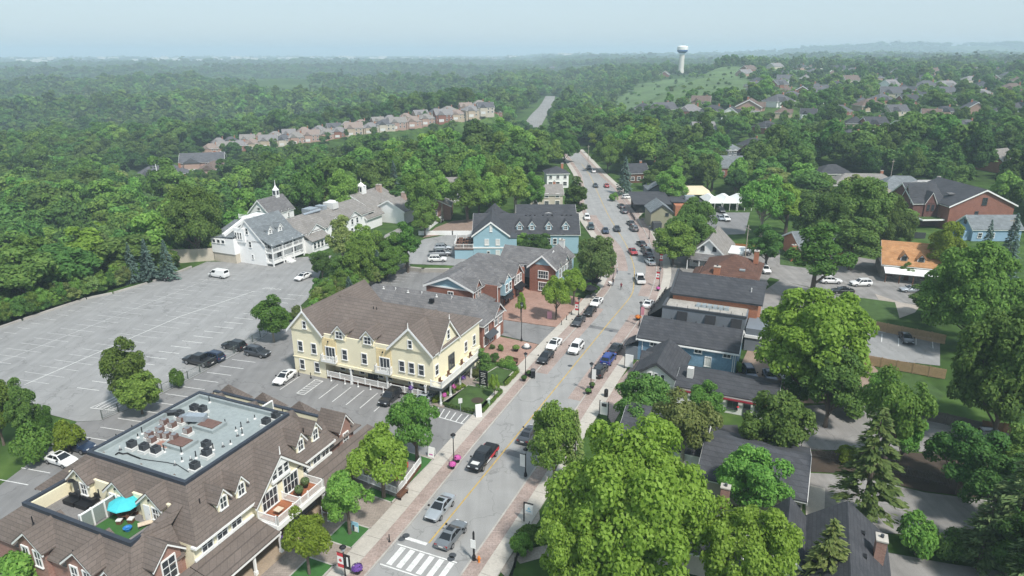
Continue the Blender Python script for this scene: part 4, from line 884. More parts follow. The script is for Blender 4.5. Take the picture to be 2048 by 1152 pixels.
B.walls(-133.8, -127.0, 132, 138, 5, 9.6, WS); B.part('flat_roof', MB().box(-134, -126.8, 131.8, 138.2, 9.6, 9.85), TRIM); B.rail([(-133.9, 131.9), (-127, 131.9)], 9.85, 0.8, gap=0.3); B.wins('S', (-131, -129.9, -128.8), 131.7, 7.4, 0.55, 1.2)
B.walls(-129.9, -126.6, 125.6, 126.2, 5.4, 8.9, WS)
B.wins('S', (-129.3, -128.5, -127.7), 125.57, 6.2, 0.45, 1.6, rows=2); B.win('S', -126.0, 125.97, 7.6, 0.7, 1.4); B.win('S', -125.4, 125.97, 4.3, 0.7, 1.4); B.win('S', -125.0, 125.97, 1.4, 0.45, 1.0)
for z in (0.9, 3.5): B.part('porch_floor', MB().box(-121, -118.6, 126.0, 137.4, z - 0.25, z), TRIM); B.rail([(-120.9, 126.1), (-118.7, 126.1), (-118.7, 137.3)], z, 1.0, gap=0.3)
B.posts([(-118.7, u) for u in (126.1, 129.8, 133.6, 137.3)], 0, 5.6, 0.13, base=False)
B.part('porch_roof', MB().slab([(-118.2, 125.7, 5.3), (-118.2, 137.7, 5.3), (-121.6, 137.7, 6.9), (-121.6, 125.7, 6.9)], 0.2), SROOF)
B.wins('E', (127.6, 130.6, 133.6, 136), -120.76, 4.0, 1.1, 1.4, frame=DARK); B.wins('E', (127.6, 130.6, 136), -120.76, 1.3, 1.1, 1.6, frame=DARK)
for u in (129.6, 133.2): B.dormer('E', u, -122.0, 7.0, 1.5, 1.3, 0.9, 2.4, WS, SROOF, 0.25, (0.6, 0.9))
B.part('front_steps', MB().box(-118.6, -117.0, 130.4, 132.2, 0, 0.3).box(-118.6, -117.6, 130.4, 132.2, 0.3, 0.6), TRIM)
# wing with three gables
B.walls(-133, -119.5, 138, 168, 0, 5.2, WS); B.walls(-119.5, -117.2, 139, 146, 0, 3.6, WS)
B.part('porch_roof', MB().slab([(-116.6, 138.6, 3.5), (-116.6, 146, 3.5), (-119.6, 146, 5.1), (-119.6, 138.6, 5.1)], 0.2), TROOF); B.wins('E', (140, 141.5, 143, 144.5), -117.16, 1.3, 0.9, 1.6)
B.gable(-133.5, -119.5, 138, 170, 5.2, 8.0, 'u', TROOF, WS, 0.4)
for u in (143.5, 151.5, 160.5): B.dormer('E', u, -119.2, 0.2, 6.4, 4.9, 2.0, 7.5, WS, TROOF, 0.4, None); B.wins('E', (u - 1.2, u + 1.2), -119.15, 3.4, 0.9, 1.5, frame=TRIM)
B.wins('S', (-122.5,), 137.97, 3.4, 0.9, 1.4)
for u in (149, 152.5, 156, 159): B.win('E', u, -119.14 if u != 149 else -119.14, 0.9, 1.0, 1.4)
B.part('roof_plant', MB().box(-129, -126, 150, 153.5, 7.4, 8.9).box(-128, -125.4, 154.5, 156.5, 7.6, 9.0), STEEL); B.part('roof_plant', MB().box(-127.5, -124, 157.5, 160, 7.6, 9.4), PAD)
B.part('duct', MB().tube((-126, 147, 8.1), (-125, 153, 8.4), 0.35), STEEL)
# chapel
B = Bld('white_chapel', 'white chapel with taupe roof and small bell cupola at the edge of the wood', -147, 157, cat='chapel')
B.walls(-151.0, -143.2, 152.8, 163, -3, 5.4, WS); B.gable(-151.0, -143.2, 152.8, 163, 5.4, 9.2, 'u', GROOF, WS, 0.35); B.win('S', -147.1, 152.77, 6.3, 1.0, 0.8)
for u in (154.5, 157.5, 160.5): B.dormer('E', u, -143.1, 3.0, 1.2, 2.0, 0.8, 2.0, WS, GROOF, 0.2, (0.6, 1.1))
cu = B.part('cupola', MB().box(-147.8, -146.4, 159.8, 161.2, 8.6, 11.0), TRIM)
B.part('cupola_roof', MB().lathe([(1.05, 11.0), (0.6, 11.5), (0.12, 12.4), (0.05, 14.0)], 8, (-147.1, 160.5, 0)), TRIM, cu); B.part('louvre', MB().box(-147.5, -146.7, 159.75, 159.8, 9.6, 10.7).box(-146.4, -146.35, 160.1, 160.9, 9.6, 10.7), DARK, cu)
# hall
B = Bld('white_hall', 'white hall with broad taupe roof, louvred cupola and chimneys', -126, 178, cat='hall')
B.walls(-138, -124, 172, 190, 0, 4.2, WS); B.gable(-138, -121.5, 174, 190, 4.2, 8.2, 'u', TROOF, WS, 0.5, mid=-130)
B.walls(-124, -113, 177, 188, 0, 4.0, WS); B.gable(-124, -112.8, 177, 188.5, 4.0, 7.0, 'u', TROOF, WS, 0.4); B.walls(-124, -119, 166, 174, 0, 3.6, WS); B.gable(-124.4, -118.8, 166, 174.4, 3.6, 5.6, 'u', TROOF, WS, 0.4)
cu = B.part('cupola', MB().box(-130.9, -128.7, 178.4, 180.6, 7.4, 10.4), TRIM); B.part('cupola_roof', MB().lathe([(1.6, 10.4), (0.9, 10.9), (0.1, 11.4), (0.05, 12.6)], 4, (-129.8, 179.5, 0)), TRIM, cu)
B.part('louvre', MB().box(-130.5, -129.9, 178.35, 178.4, 8.6, 10).box(-129.6, -129.0, 178.35, 178.4, 8.6, 10), DARK, cu)
B.chimney(-128, 186.5, 7, 9.6, 1.6, 1.2, mat('pale_brick', (0.5, 0.36, 0.3), 0.9, 0.15, pattern='brick')); B.chimney(-117, 184, 5.6, 8.4, 1.4, 1.2, MATS['pale_brick'])
B.part('event_tent', MB().hexa([(-136, 166, 2), (-130, 166, 2), (-130, 171, 2), (-136, 171, 2)], [(-134, 168, 7.5), (-132, 168, 7.5), (-132, 169, 7.5), (-134, 169, 7.5)]), WHITE)
o = wall_run('beige_wall', 'beige rendered garden wall left of the white inn', [(-146.5, 118.6), (-141, 121.6), (-136.8, 124.6)], 3.2, 0.4, BEIGE)
o = wall_run('white_wall', 'long white garden wall behind the light blue restaurant', [G(838, 470), G(905, 470), G(948, 470)], 1.2, 0.3, WHITE, town=False)
o = wall_run('white_wall', 'white board fence beside the brown gravel yard', [G(850, 466), G(872, 448), G(885, 440)], 1.5, 0.15, WHITE, town=False)
B = Bld('brown_outbuilding', 'plain pinkish brick outbuilding right of the white hall', *G(870, 440), town=False)
v, u = B.o[:2]; B.walls(v - 5, v + 5, u, u + 9, 0, 4.5, PBRICK); B.gable(v - 5, v + 5, u, u + 9, 4.5, 6.8, 'u', TROOF, PBRICK, 0.4); B.win('S', v, u - 0.03, 1.5, 1.4, 1.4)

# ---------------------------------------------------------------- 6  black roofed hall with the brick upper wall
B = Bld('black_roofed_hall', 'long hall with charcoal roof, grey lower wall and brick clerestory', -15, 126)
B.walls(-21.3, -6.0, 125.3, 137.5, 0, 7.0, OBRICK); B.gable(-21.3, -5.6, 125.2, 137.6, 7.0, 9.3, 'v', KROOF, OBRICK, 0.35, trim=DARK)
B.walls(-22.2, -7.5, 120.3, 125.3, 0, 5.75, GREYW); B.part('flat_roof', MB().box(-21.8, -7.7, 120.7, 125.28, 5.75, 5.85), mat('grey_ballast_roof', (0.33, 0.31, 0.28), 0.9, 0.3, 0.6, 3))
B.part('parapet', MB().box(-22.3, -7.4, 120.2, 120.6, 5.75, 6.1).box(-22.3, -21.9, 120.6, 125.3, 5.75, 6.1), DARK)
for k in range(8): B.part('parapet_rail_post', MB().box(-21.5 + k * 1.9, -21.44 + k * 1.9, 120.3, 120.36, 6.1, 6.7), BLACK)
for k in range(6): B.part('skylight', MB().hexa([(-16.6 + k, 122.6, 5.85), (-15.7 + k, 122.6, 5.85), (-15.7 + k, 123.8, 5.85), (-16.6 + k, 123.8, 5.85)], [(-16.5 + k, 122.7, 6.35), (-15.8 + k, 122.7, 6.35), (-15.8 + k, 123.7, 6.35), (-16.5 + k, 123.7, 6.35)]), PGLASS)
for v in (-18.5, -13.5, -9.0):
    B.win('S', v, 120.28, 2.6, 1.3, 1.6, 1, 2, frame=DARK)
    B.part('awning', MB().hexa([(v - 0.9, 120.28, 3.9), (v + 0.9, 120.28, 3.9), (v + 0.9, 119.2, 3.7), (v - 0.9, 119.2, 3.7)], [(v - 0.9, 120.28, 5.4), (v + 0.9, 120.28, 5.4), (v + 0.9, 119.2, 3.8), (v - 0.9, 119.2, 3.8)]), BLACK)
for v in (-20.4, -16, -11.2): B.part('wall_light', MB().box(v, v + 0.16, 120.1, 120.3, 3.3, 3.9), DARK)
B.part('gallery', MB().slab([(-24.9, 120.8, 3.4), (-24.9, 137, 3.4), (-22.2, 137, 5.6), (-22.2, 120.8, 5.6)][::-1], 0.12).box(-24.9, -22.25, 120.8, 137, 2.9, 3.05), BLACK)
B.posts([(-24.8, u) for u in (121, 124.2, 127.4, 130.6, 133.8, 137)], 0, 3.4, 0.08, BLACK, base=False); B.rail([(-24.8, 121), (-24.8, 137)], 3.0, 1.0, BLACK, 0.5)
B.part('stair', MB().hexa([(-24.6, 120.9, 0), (-23.0, 120.9, 0), (-23.0, 121.2, 0), (-24.6, 121.2, 0)], [(-24.6, 125.5, 3), (-23.0, 125.5, 3), (-23.0, 125.9, 3), (-24.6, 125.9, 3)]), STEEL)
B.part('end_scroll', MB().box(-21.9, -21.5, 125.0, 137.8, 6.9, 7.3).hexa([(-21.9, 125, 7.3), (-21.5, 125, 7.3), (-21.5, 137.8, 7.3), (-21.9, 137.8, 7.3)], [(-21.9, 130.9, 9.9), (-21.5, 130.9, 9.9), (-21.5, 131.9, 9.9), (-21.9, 131.9, 9.9)]), DARK)
B.walls(-7.3, -2.5, 119.8, 126, 0, 4.2, GREYW); B.part('cornice', MB().box(-7.4, -2.4, 119.6, 119.8, 2.5, 3.0), TRIM)
B.stack(-7.6, 128, 8.2, 0.8, PAD, 0.1)

# ---------------------------------------------------------------- 7  blue boarded building
B = Bld('blue_boarded_building', 'two storey faded blue boarded building with charcoal roof', -15, 112)
B.walls(-23.6, -7.5, 108.4, 117.0, 0, 4.1, MIDB); B.gable(-23.6, -7.5, 108.4, 117.0, 4.1, 6.3, 'v', KROOF, MIDB, 0.35)
for v in (-21.0, -17.2, -13.6, -9.0): B.win('S', v, 108.36, 3.0, 1.1, 0.75, 1, 2)
B.win('S', -11.9, 108.36, 0.9, 0.9, 1.6, 1, 1, pane=PAD); B.part('gutter', MB().box(-24.0, -7.1, 107.92, 108.06, 3.72, 3.9), TRIM)
for v in (-22.9, -8.0, -7.7): B.part('downpipe', MB().tube((v, 108.3, 0), (v, 108.3, 3.9), 0.06), TRIM)
B.part('porch_roof', MB().slab([(-26.0, 107.6, 2.4), (-23.6, 107.6, 3.9), (-23.6, 111.5, 3.9), (-26.0, 111.5, 2.4)], 0.15), KROOF); B.walls(-25.7, -23.6, 108.2, 111.2, 0, 2.3, GREYW); B.win('W', 109.6, -25.73, 0.7, 1.6, 1.3, 1, 2)
# ---------------------------------------------------------------- 8  black roofed cottage and annex
B = Bld('black_roofed_cottage', 'white cottage with charcoal gables below the blue boarded building', -17, 100)
B.walls(-21.2, -14.8, 96.6, 105.8, 0, 3.2, WHITE); B.gable(-21.2, -14.8, 96.6, 105.8, 3.2, 5.4, 'u', KROOF, WHITE, 0.45, trim=KROOF)
B.wins('S', (-19.0, -18.0, -17.0), 96.56, 2.3, 0.5, 1.3, rows=1, frame=TRIM); B.wins('S', (-19.8, -16.2), 96.56, 0.7, 1.0, 1.1)
B.dormer('W', 102.5, -21.4, 2.6, 2.6, 0.6, 1.1, 3.0, WHITE, KROOF, 0.3, None); B.wins('W', (99, 104), -21.24, 1.0, 1.0, 1.3)
B.walls(-14.6, -0.6, 95.2, 102.6, 0, 2.8, WHITE); B.gable(-14.6, -0.6, 95.2, 102.8, 2.8, 4.0, 'v', KROOF, WHITE, 0.3)
B.part('red_trim', MB().box(-14.8, -0.4, 94.72, 94.86, 2.3, 2.52), mat('dark_red_paint', (0.3, 0.03, 0.05), 0.6)); B.wins('S', (-6.4, -2.6), 95.16, 0.9, 1.3, 1.2, rows=1, cols=2, frame=DARK); B.door('S', -4.4, 95.16)
B.part('porch_light', MB().lathe([(0, 0), (0.2, 0.2), (0, 0.4)], 8, (-5.6, 94.9, 1.2)), RED)
B.part('chimney', MB().box(-13.5, -12.6, 97.0, 97.9, 3.0, 5.2), PAD)
# ---------------------------------------------------------------- 9..12 houses under the big trees
B = Bld('grey_roofed_house', 'low house with dark grey roof half hidden by the birch tree', -13, 82)
B.walls(-18.5, -8.2, 77.5, 87, 0, 2.9, WHITE); B.gable(-18.5, -8.2, 77.5, 87, 2.9, 5.4, 'v', mat('slate_shingles', (0.075, 0.078, 0.088), 0.9, 0.2, pattern='shingle'), WHITE, 0.4); B.wins('E', (80, 84.5), -8.16, 0.8, 1.2, 1.2)
B = Bld('dark_roofed_building', 'long building with one broad dark grey roof slope beside the concrete apron', -2, 78)
B.walls(-7.6, 3.7, 72.8, 84, 0, 2.9, BEIGE); B.gable(-7.6, 3.7, 72.8, 84, 2.9, 5.0, 'v', MATS['slate_shingles'], BEIGE, 0.4); B.win('S', 2.4, 72.76, 0.6, 1.2, 1.5); B.door('S', 3.0, 72.76)
B = Bld('dark_cottage', 'small dark roofed cottage with brick chimney beneath the lime green tree', -6, 64)
B.walls(-10.5, -2, 59.5, 67.5, 0, 2.9, BEIGE); B.hip(-10.5, -2, 59.5, 67.5, 2.9, 5.4, KROOF); B.chimney(-4.2, 66.6, 3.6, 6.3, 0.9, 0.8, PBRICK); B.walls(-2, 0.5, 60, 65, 0, 2.4, WHITE)
B = Bld('gabled_house', 'charcoal roofed house with white board gable and tall brick chimney', 8, 62)
BW = mat('white_vertical_boards', (0.68, 0.69, 0.7), 0.6, 0.05, pattern='seam', ps=3.0)
B.walls(4.0, 11.2, 57.2, 68.4, 0, 3.5, BW); B.gable(4.0, 11.2, 57.2, 68.4, 3.5, 6.3, 'u', KROOF, BW, 0.4)
B.chimney(10.4, 63.6, 2.5, 6.6, 0.9, 1.2, PBRICK); B.walls(0.2, 4.0, 60, 67.6, 0, 3.3, BW); B.gable(0.2, 4.2, 60, 68.0, 3.3, 5.6, 'u', KROOF, BW, 0.35)
B.win('S', 7.6, 57.16, 3.6, 1.0, 1.2); B.wins('E', (60, 66), 11.22, 1.0, 1.1, 1.3)
for v, u, z in ((8.9, 65.4, 5.25), (8.9, 61.8, 5.25)): B.part('roof_vent', MB().box(v - 0.3, v + 0.3, u - 0.25, u + 0.25, z, z + 0.35), BLACK)
# ---------------------------------------------------------------- 13..14 on the right of the street
B = Bld('brown_roofed_bungalow', 'orange brick bungalow with hipped red brown roof and two chimneys', -13, 156)
B.walls(-19.4, -8.0, 149.2, 160, 0, 4.3, OBRICK); B.hip(-19.4, -8.0, 149.2, 162, 4.3, 7.4, RROOF, 0.5); B.chimney(-16.4, 149.4, 3.0, 6.0, 1.3, 1.0, OBRICK); B.chimney(-9.2, 158.4, 5.2, 8.0, 1.0, 1.3, OBRICK)
B.part('roof_window', MB().box(-11.9, -10.7, 150.5, 151.3, 5.3, 5.6), PGLASS); B.wins('W', (152, 156), -19.43, 1.4, 1.4, 1.6); B.wins('S', (-18, -13.5, -10), 149.17, 1.4, 1.3, 1.5); B.walls(-22.0, -19.4, 151, 158, 0, 2.6, OBRICK); B.hip(-22.0, -19.2, 150.6, 158.6, 2.6, 3.6, RROOF, 0.3)
B = Bld('white_gabled_cottage', 'white cottage with grey gable roof set back among the trees right of the street', -21, 174)
B.walls(-25.2, -16.6, 168, 181, 0, 3.2, WHITE); B.gable(-25.2, -16.6, 168, 182, 3.2, 7.2, 'u', TROOF, WHITE, 0.5); B.wins('S', (-22.3, -19.5), 167.96, 4.3, 0.7, 1.0, frame=DARK)
B.part('porch_roof', MB().slab([(-25.6, 164.6, 2.6), (-16.2, 164.6, 2.6), (-16.2, 168, 3.4), (-25.6, 168, 3.4)], 0.15), GROOF); B.posts([(v, 164.8) for v in (-25.2, -22.4, -19.4, -16.6)], 0, 2.5, 0.1, base=False); B.wins('S', (-23.6, -18.2), 167.96, 1.0, 1.4, 1.4); B.door('S', -20.9, 167.96)
B.walls(-16.6, -13.4, 171, 178, 0, 3.4, WHITE); B.part('flat_roof', MB().box(-16.6, -13.2, 170.8, 178.2, 3.4, 3.6), TRIM)
# ---------------------------------------------------------------- 15  cedar roofed house and others on the right
B = Bld('cedar_roofed_house', 'house with new orange cedar roof, two small white dormers and stone ground floor', 90, 156, town=False)
STONE = mat('grey_field_stone', (0.24, 0.23, 0.205), 0.9, 0.4, 1.2, 4, 0.3)
B.walls(85.2, 97.0, 154.6, 165.5, 0, 2.7, STONE); B.walls(85.2, 97.0, 154.62, 165.4, 2.7, 3.6, WHITE); B.gable(85.2, 97.0, 154.5, 165.6, 3.6, 7.6, 'v', CEDAR, WHITE, 0.4)
for x in (89.4, 92.9): B.dormer('S', x, 155.3, 4.3, 1.5, 1.0, 0.9, 2.6, WHITE, CEDAR, 0.25, (0.8, 0.75), trim=WOOD, frame=DARK)
B.part('porch_roof', MB().slab([(85.4, 151.2, 2.3), (97, 151.2, 2.3), (97, 154.6, 3.0), (85.4, 154.6, 3.0)], 0.14), WHITE); B.posts([(x, 151.5) for x in (85.7, 88.5, 91.3, 94.1, 96.7)], 0, 2.3, 0.09, WOOD, base=False)
B.wins('S', (86.8, 93.8), 154.56, 0.9, 1.1, 1.3, frame=WOOD); B.door('S', 90.4, 154.56, m=WOOD)
B.r.location = (91.3, 153.8, 0); B.r.rotation_euler = (0, 0, R(-20))
B = Bld('orange_brick_house', 'orange brick house with slate grey roof behind the leafy tree', 78, 171, town=False)
B.walls(72.6, 83.0, 167, 179, 0, 3.4, OBRICK); B.gable(72.6, 83.0, 167, 180, 3.4, 6.2, 'v', SROOF, OBRICK, 0.5); B.wins('S', (74.5, 77.5, 80.8), 166.96, 1.0, 1.2, 1.4); B.chimney(70.9, 168, 0, 4.2, 1.0, 0.8, OBRICK)
B = Bld('red_brick_church_hall', 'large red brick hall with steep charcoal gables and white barge boards', 136, 208, town=False, cat='church hall', rot=R(4)); q = B.o
B.walls(128.5, 148.5, 201, 216, -1, 7.2, BRICK); B.gable(128.3, 148.7, 201, 222, 7.2, 11.8, 'u', KROOF, BRICK, 0.5); B.win('S', 138.8, 200.96, 7.4, 1.3, 2.0, 2, 2, frame=DARK); B.win('S', 137, 200.96, 4.2, 0.9, 1.2, frame=DARK)
DBR = mat('dark_red_brick', (0.14, 0.055, 0.045), 0.9, 0.15, pattern='brick')
B.walls(120.5, 128.5, 206, 219, -1, 7.2, DBR); B.gable(120.5, 130, 206, 219, 7.2, 12.0, 'v', KROOF, DBR, 0.4); B.dormer('S', 125.6, 205.6, 1.0, 3.4, 6.4, 3.0, 6.0, DBR, KROOF, 0.3, None); B.wins('S', (125.0, 126.4), 205.57, 5.0, 0.7, 1.6, frame=DARK)
B.dormer('W', 209.5, 120.3, 1.0, 5.0, 6.6, 4.4, 6.0, DBR, KROOF, 0.3, None); B.wins('W', (208.6, 210.6), 120.27, 5.0, 0.8, 1.6, frame=DARK)
B.part('canopy', MB().box(121.5, 128.4, 202, 206, 2.6, 3.0), TRIM); B.part('canopy_lawn', MB().box(121.8, 128.2, 202.3, 205.8, 3.0, 3.05), LAWN); B.part('roof_window', MB().box(131, 133, 206, 207.6, 9.6, 9.9), GROOF)
B.part('bargeboard', MB().box(138.3, 138.5, 200.4, 200.6, 11.4, 11.9), TRIM)
B = Bld('pale_blue_house', 'pale blue house with blue grey roof in front of the red brick hall', 136, 193, town=False)
B.walls(128.4, 142, 187.5, 195.5, 0, 3.5, mat('powder_blue_siding', (0.25, 0.38, 0.5), 0.65, 0.08, pattern='siding', ps=2)); B.gable(128.4, 142, 187.5, 195.5, 3.5, 6.4, 'v', SROOF, MATS['powder_blue_siding'], 0.4); B.win('W', 191.5, 128.36, 4.2, 0.9, 1.0, frame=DARK); B.wins('S', (130.5, 134), 187.46, 1.0, 1.0, 1.3); B.walls(126.5, 128.4, 188.5, 193, 0, 2.6, MATS['powder_blue_siding'])
# ---------------------------------------------------------------- 17  olive barn, black restaurant, grey house, tents
B = Bld('olive_barn', 'olive sided gabled barn with slate roof at the pavement', 44, 206, town=False)
B.walls(41.2, 47.6, 201, 210.5, 0, 5.2, OLIVE); B.gable(41.2, 47.6, 201, 210.5, 5.2, 7.4, 'u', SROOF, OLIVE, 0.35, trim=DARK); B.win('S', 45.9, 200.96, 4.2, 0.8, 0.7, 1, 1, frame=DARK); B.walls(41.6, 44, 198.4, 201, 0, 2.6, DARK)
B = Bld('black_restaurant', 'low black restaurant with charcoal roof and open terrace by the street', 50, 230, town=False)
BS = mat('black_boards', (0.028, 0.029, 0.031), 0.7, 0.15, pattern='siding', ps=2)
B.walls(40.6, 62, 223, 233, 0, 3.2, BS); B.part('roof_slope', MB().slab([(39.6, 221.6, 3.3), (52, 221.6, 3.3), (52, 233.6, 5.2), (39.6, 233.6, 5.2)], 0.2), KROOF); B.part('flat_roof', MB().box(52, 62.4, 222.5, 233.4, 3.6, 3.9), KROOF)
B.wins('W', (225, 228, 231), 40.56, 0.8, 1.8, 1.6, rows=1, cols=2, frame=BLACK); B.wins('S', (42.6, 46, 49), 222.96, 0.8, 1.8, 1.6, rows=1, cols=2, frame=BLACK)
B.rail([(38.6, 212.5), (38.6, 221.5)], 0.05, 1.0, BLACK, 0.4); B.part('brick_stack', MB().box(52.6, 58, 219, 222.4, 0, 3.4), OBRICK); B.part('roof_unit', MB().box(57.4, 60.6, 226.5, 228.5, 3.9, 5.0), STEEL)
B = Bld('grey_gabled_house', 'grey house with slate gable roof and brick chimney beside the black restaurant', 51, 245, town=False)
B.walls(47.8, 56.4, 240, 250, 0, 4.4, GREYW); B.gable(47.8, 56.4, 240, 250, 4.4, 7.2, 'u', SROOF, GREYW, 0.4, trim=DARK); B.chimney(57.0, 246, 0, 8.2, 0.9, 0.9, OBRICK); B.win('S', 50.5, 239.96, 2.0, 0.9, 1.2)
B = Bld('cream_marquee', 'small cream box roofed marquee behind the black restaurant', 65, 246, town=False, cat='marquee')
CREAM = mat('cream_canvas', (0.66, 0.56, 0.4), 0.8, 0.06); B.posts([(62, 242), (70, 242), (62, 252), (70, 252)], 0, 2.6, 0.08, base=False)
B.part('roof', MB().hexa([(61.6, 241.6, 2.5), (70.4, 241.6, 2.5), (70.4, 252.4, 2.5), (61.6, 252.4, 2.5)], [(62.4, 242.6, 3.9), (69.6, 242.6, 3.9), (69.6, 251.4, 3.9), (62.4, 251.4, 3.9)]), CREAM)
B = Bld('white_marquee', 'row of white peaked tents behind the parked cars', 71, 232, town=False, cat='marquee')
for k in range(3):
    x = 65 + k * 5; B.part('canopy', MB().hexa([(x, 226.5, 2.6), (x + 4.8, 226.5, 2.6), (x + 4.8, 237.5, 2.6), (x, 237.5, 2.6)], [(x + 1.9, 229, 4.3), (x + 2.9, 229, 4.3), (x + 2.9, 235, 4.3), (x + 1.9, 235, 4.3)]), WHITE)
    B.posts([(x + 0.1, 226.6), (x + 4.7, 226.6), (x + 2.4, 226.6)], 0, 2.6, 0.06, base=False)

# ---------------------------------------------------------------- plain houses
def house(name, label, x, y, w, d, he, hr, wall, roof, rot=0.0, hip=True, chim=None, group=None, z=None, nwin=3, axis=None, trim=None):
    z = th(x, y) if z is None else z
    B = Bld(name, label, x, y, town=False, cat='house', group=group, z=z, rot=rot)
    B.o = (0, 0, 0)
    B.walls(-w / 2, w / 2, -d / 2, d / 2, -3, he, wall)
    if hip: B.hip(-w / 2, w / 2, -d / 2, d / 2, he, hr, roof, 0.5, trim)
    else: B.gable(-w / 2, w / 2, -d / 2, d / 2, he, hr, axis or 'v', roof, wall, 0.4, trim=trim)
    for k in range(nwin):
        x0 = -w / 2 + w * (k + 0.5) / nwin
        B.win('S', x0, -d / 2 - 0.03, 1.0, 1.4, 1.3)
        if he > 4.5: B.win('S', x0, -d / 2 - 0.03, 3.6, 1.1, 1.2)
    if chim: B.chimney(w * 0.28, d * 0.1, he, hr + 0.9, 0.9, 0.8, chim)
    return B
hs = [ # px, py of the base, label ...
    ('white_house', 'white two storey house with hipped dark roof left of the street top', G(1112, 372), 8.5, 8, 5.6, 7.8, WHITE, KROOF, 0.1, True, OBRICK),
    ('beige_house', 'beige gabled house just behind the light blue restaurant', (11.5, 236), 11, 9, 4.6, 7.0, BEIGE, TROOF, 0.05, False, OBRICK),
    ('brick_house', 'small red brick house with pale hipped roof right of the street', G(1325, 330), 8, 8, 5.2, 7.6, BRICK, mat('pale_grey_shingles', (0.36, 0.36, 0.35), 0.9, 0.1, pattern='shingle'), -0.2, True, None),
    ('grey_roofed_house', 'brick house with large grey roof and chimney in the trees right of the street', G(1466, 350), 16, 10, 4.0, 8.0, BRICK, SROOF, -0.1, False, OBRICK),
    ('small_grey_house', 'small grey roofed house beside the plum coloured tree', G(1460, 318), 8, 7, 4.6, 7.0, GREYW, SROOF, 0.3, True, None),
    ('dark_roofed_house', 'brown house with dark roof behind the blue spruce by the street', G(1270, 362), 8, 8, 4.0, 7.0, WOOD, KROOF, 0.2, False, OBRICK),
    ('slate_roofed_house', 'slate roofed house with wide hips behind the dark tree clump', G(1795, 400), 20, 14, 3.4, 8.6, GREYW, SROOF, -0.15, True, None),
    ('taupe_roofed_house', 'long low house with taupe roof and orange brick chimney', G(1722, 382), 24, 11, 3.0, 6.6, BEIGE, TROOF, -0.1, True, OBRICK),
    ('black_roofed_house', 'house with low black hipped roof left of the taupe roof', G(1660, 358), 13, 10, 3.0, 6.0, BEIGE, KROOF, 0, True, None),
    ('beige_roofed_house', 'cream house with pale brown roof left of the red brick hall', (120, 226), 11, 13, 5.6, 9.2, mat('cream_render', (0.55, 0.5, 0.42), 0.8), mat('pale_brown_shingles', (0.28, 0.25, 0.21), 0.9, 0.1, pattern='shingle'), 0.1, True, None),
    ('pale_roofed_house', 'house with pale roof and white chimney behind the red brick hall', (142, 236), 16, 10, 4.4, 8.2, BEIGE, MATS['pale_grey_shingles'], 0.0, True, PAD),
    ('brick_gabled_house', 'orange brick gable end with white eaves far right in the trees', (197, 283), 11, 10, 4.5, 8, OBRICK, TROOF, 0.5, False, None),
    ('grey_cabin', 'grey roof just showing between trees beyond the white hall', G(860, 345), 10, 9, 5, 9, GREYW, SROOF, 0.7, False, None),
    ('white_cabin', 'white wall glimpsed through trees beyond the white hall', G(912, 400), 8, 8, 5, 8, WHITE, TROOF, 0.2, False, None),
]
for nm, lb, (x, y), w, d, he, hr, wm, rm, rot, hp, ch in hs: house(nm, lb, x, y, w, d, he, hr, wm, rm, rot, hp, ch)

# ================================================================ vehicles
PAINTS = dict(white=paint('white_car_paint', (0.74, 0.74, 0.73)), silver=paint('silver_car_paint', (0.42, 0.45, 0.48), 0.4), black=paint('black_car_paint', (0.012, 0.012, 0.014)),
    grey=paint('dark_grey_car_paint', (0.06, 0.065, 0.075), 0.3), navy=paint('navy_car_paint', (0.02, 0.035, 0.075), 0.2), blue=paint('blue_car_paint', (0.02, 0.05, 0.25), 0.2),
    red=paint('red_car_paint', (0.35, 0.02, 0.025)), green=paint('dark_green_car_paint', (0.025, 0.05, 0.055), 0.2), mid=paint('mid_grey_car_paint', (0.2, 0.215, 0.23), 0.4))
CARS = {
 'sedan': dict(L=4.75, st=[(-2.37, .45, .78, .70), (-2.27, .3, .96, .84), (-1.75, .22, 1.03, .90), (-.9, .2, .99, .92), (.6, .2, .96, .92), (1.05, .2, .95, .92), (1.75, .22, .86, .90), (2.2, .28, .74, .82), (2.37, .42, .62, .70)],
   cab=(-1.85, 1.15, .97, .82, -.85, .12, 1.45, .60), wh=(-1.4, 1.42, .33)),
 'suv': dict(L=4.65, st=[(-2.32, .5, .95, .76), (-2.25, .35, 1.08, .88), (-1.75, .26, 1.1, .93), (-.9, .25, 1.08, .94), (.6, .25, 1.06, .94), (1.1, .25, 1.05, .94), (1.8, .27, 1.0, .92), (2.2, .32, .9, .85), (2.34, .48, .74, .74)],
   cab=(-2.24, 1.12, 1.06, .85, -1.85, .3, 1.7, .66), wh=(-1.4, 1.42, .37)),
 'pickup': dict(L=5.9, st=[(-2.95, .55, 1.1, .92), (-2.9, .42, 1.2, .98), (-2.0, .35, 1.2, 1.0), (-1.0, .35, 1.18, 1.0), (.6, .35, 1.15, 1.0), (1.5, .35, 1.15, 1.0), (2.3, .36, 1.12, .98), (2.8, .42, 1.02, .93), (2.95, .55, .85, .86)],
   cab=(-1.12, 1.6, 1.16, .92, -.95, .75, 1.92, .74), wh=(-1.85, 1.85, .42)),
 'van': dict(L=5.1, st=[(-2.55, .5, 1.1, .88), (-2.5, .32, 1.2, .96), (-1.8, .26, 1.2, .99), (-.9, .25, 1.2, .99), (.6, .25, 1.2, .99), (1.5, .25, 1.15, .98), (2.1, .27, 1.0, .94), (2.45, .34, .86, .86), (2.56, .48, .72, .76)],
   cab=(-2.5, 1.75, 1.18, .95, -2.38, 1.0, 1.98, .80), wh=(-1.55, 1.6, .36)),
}
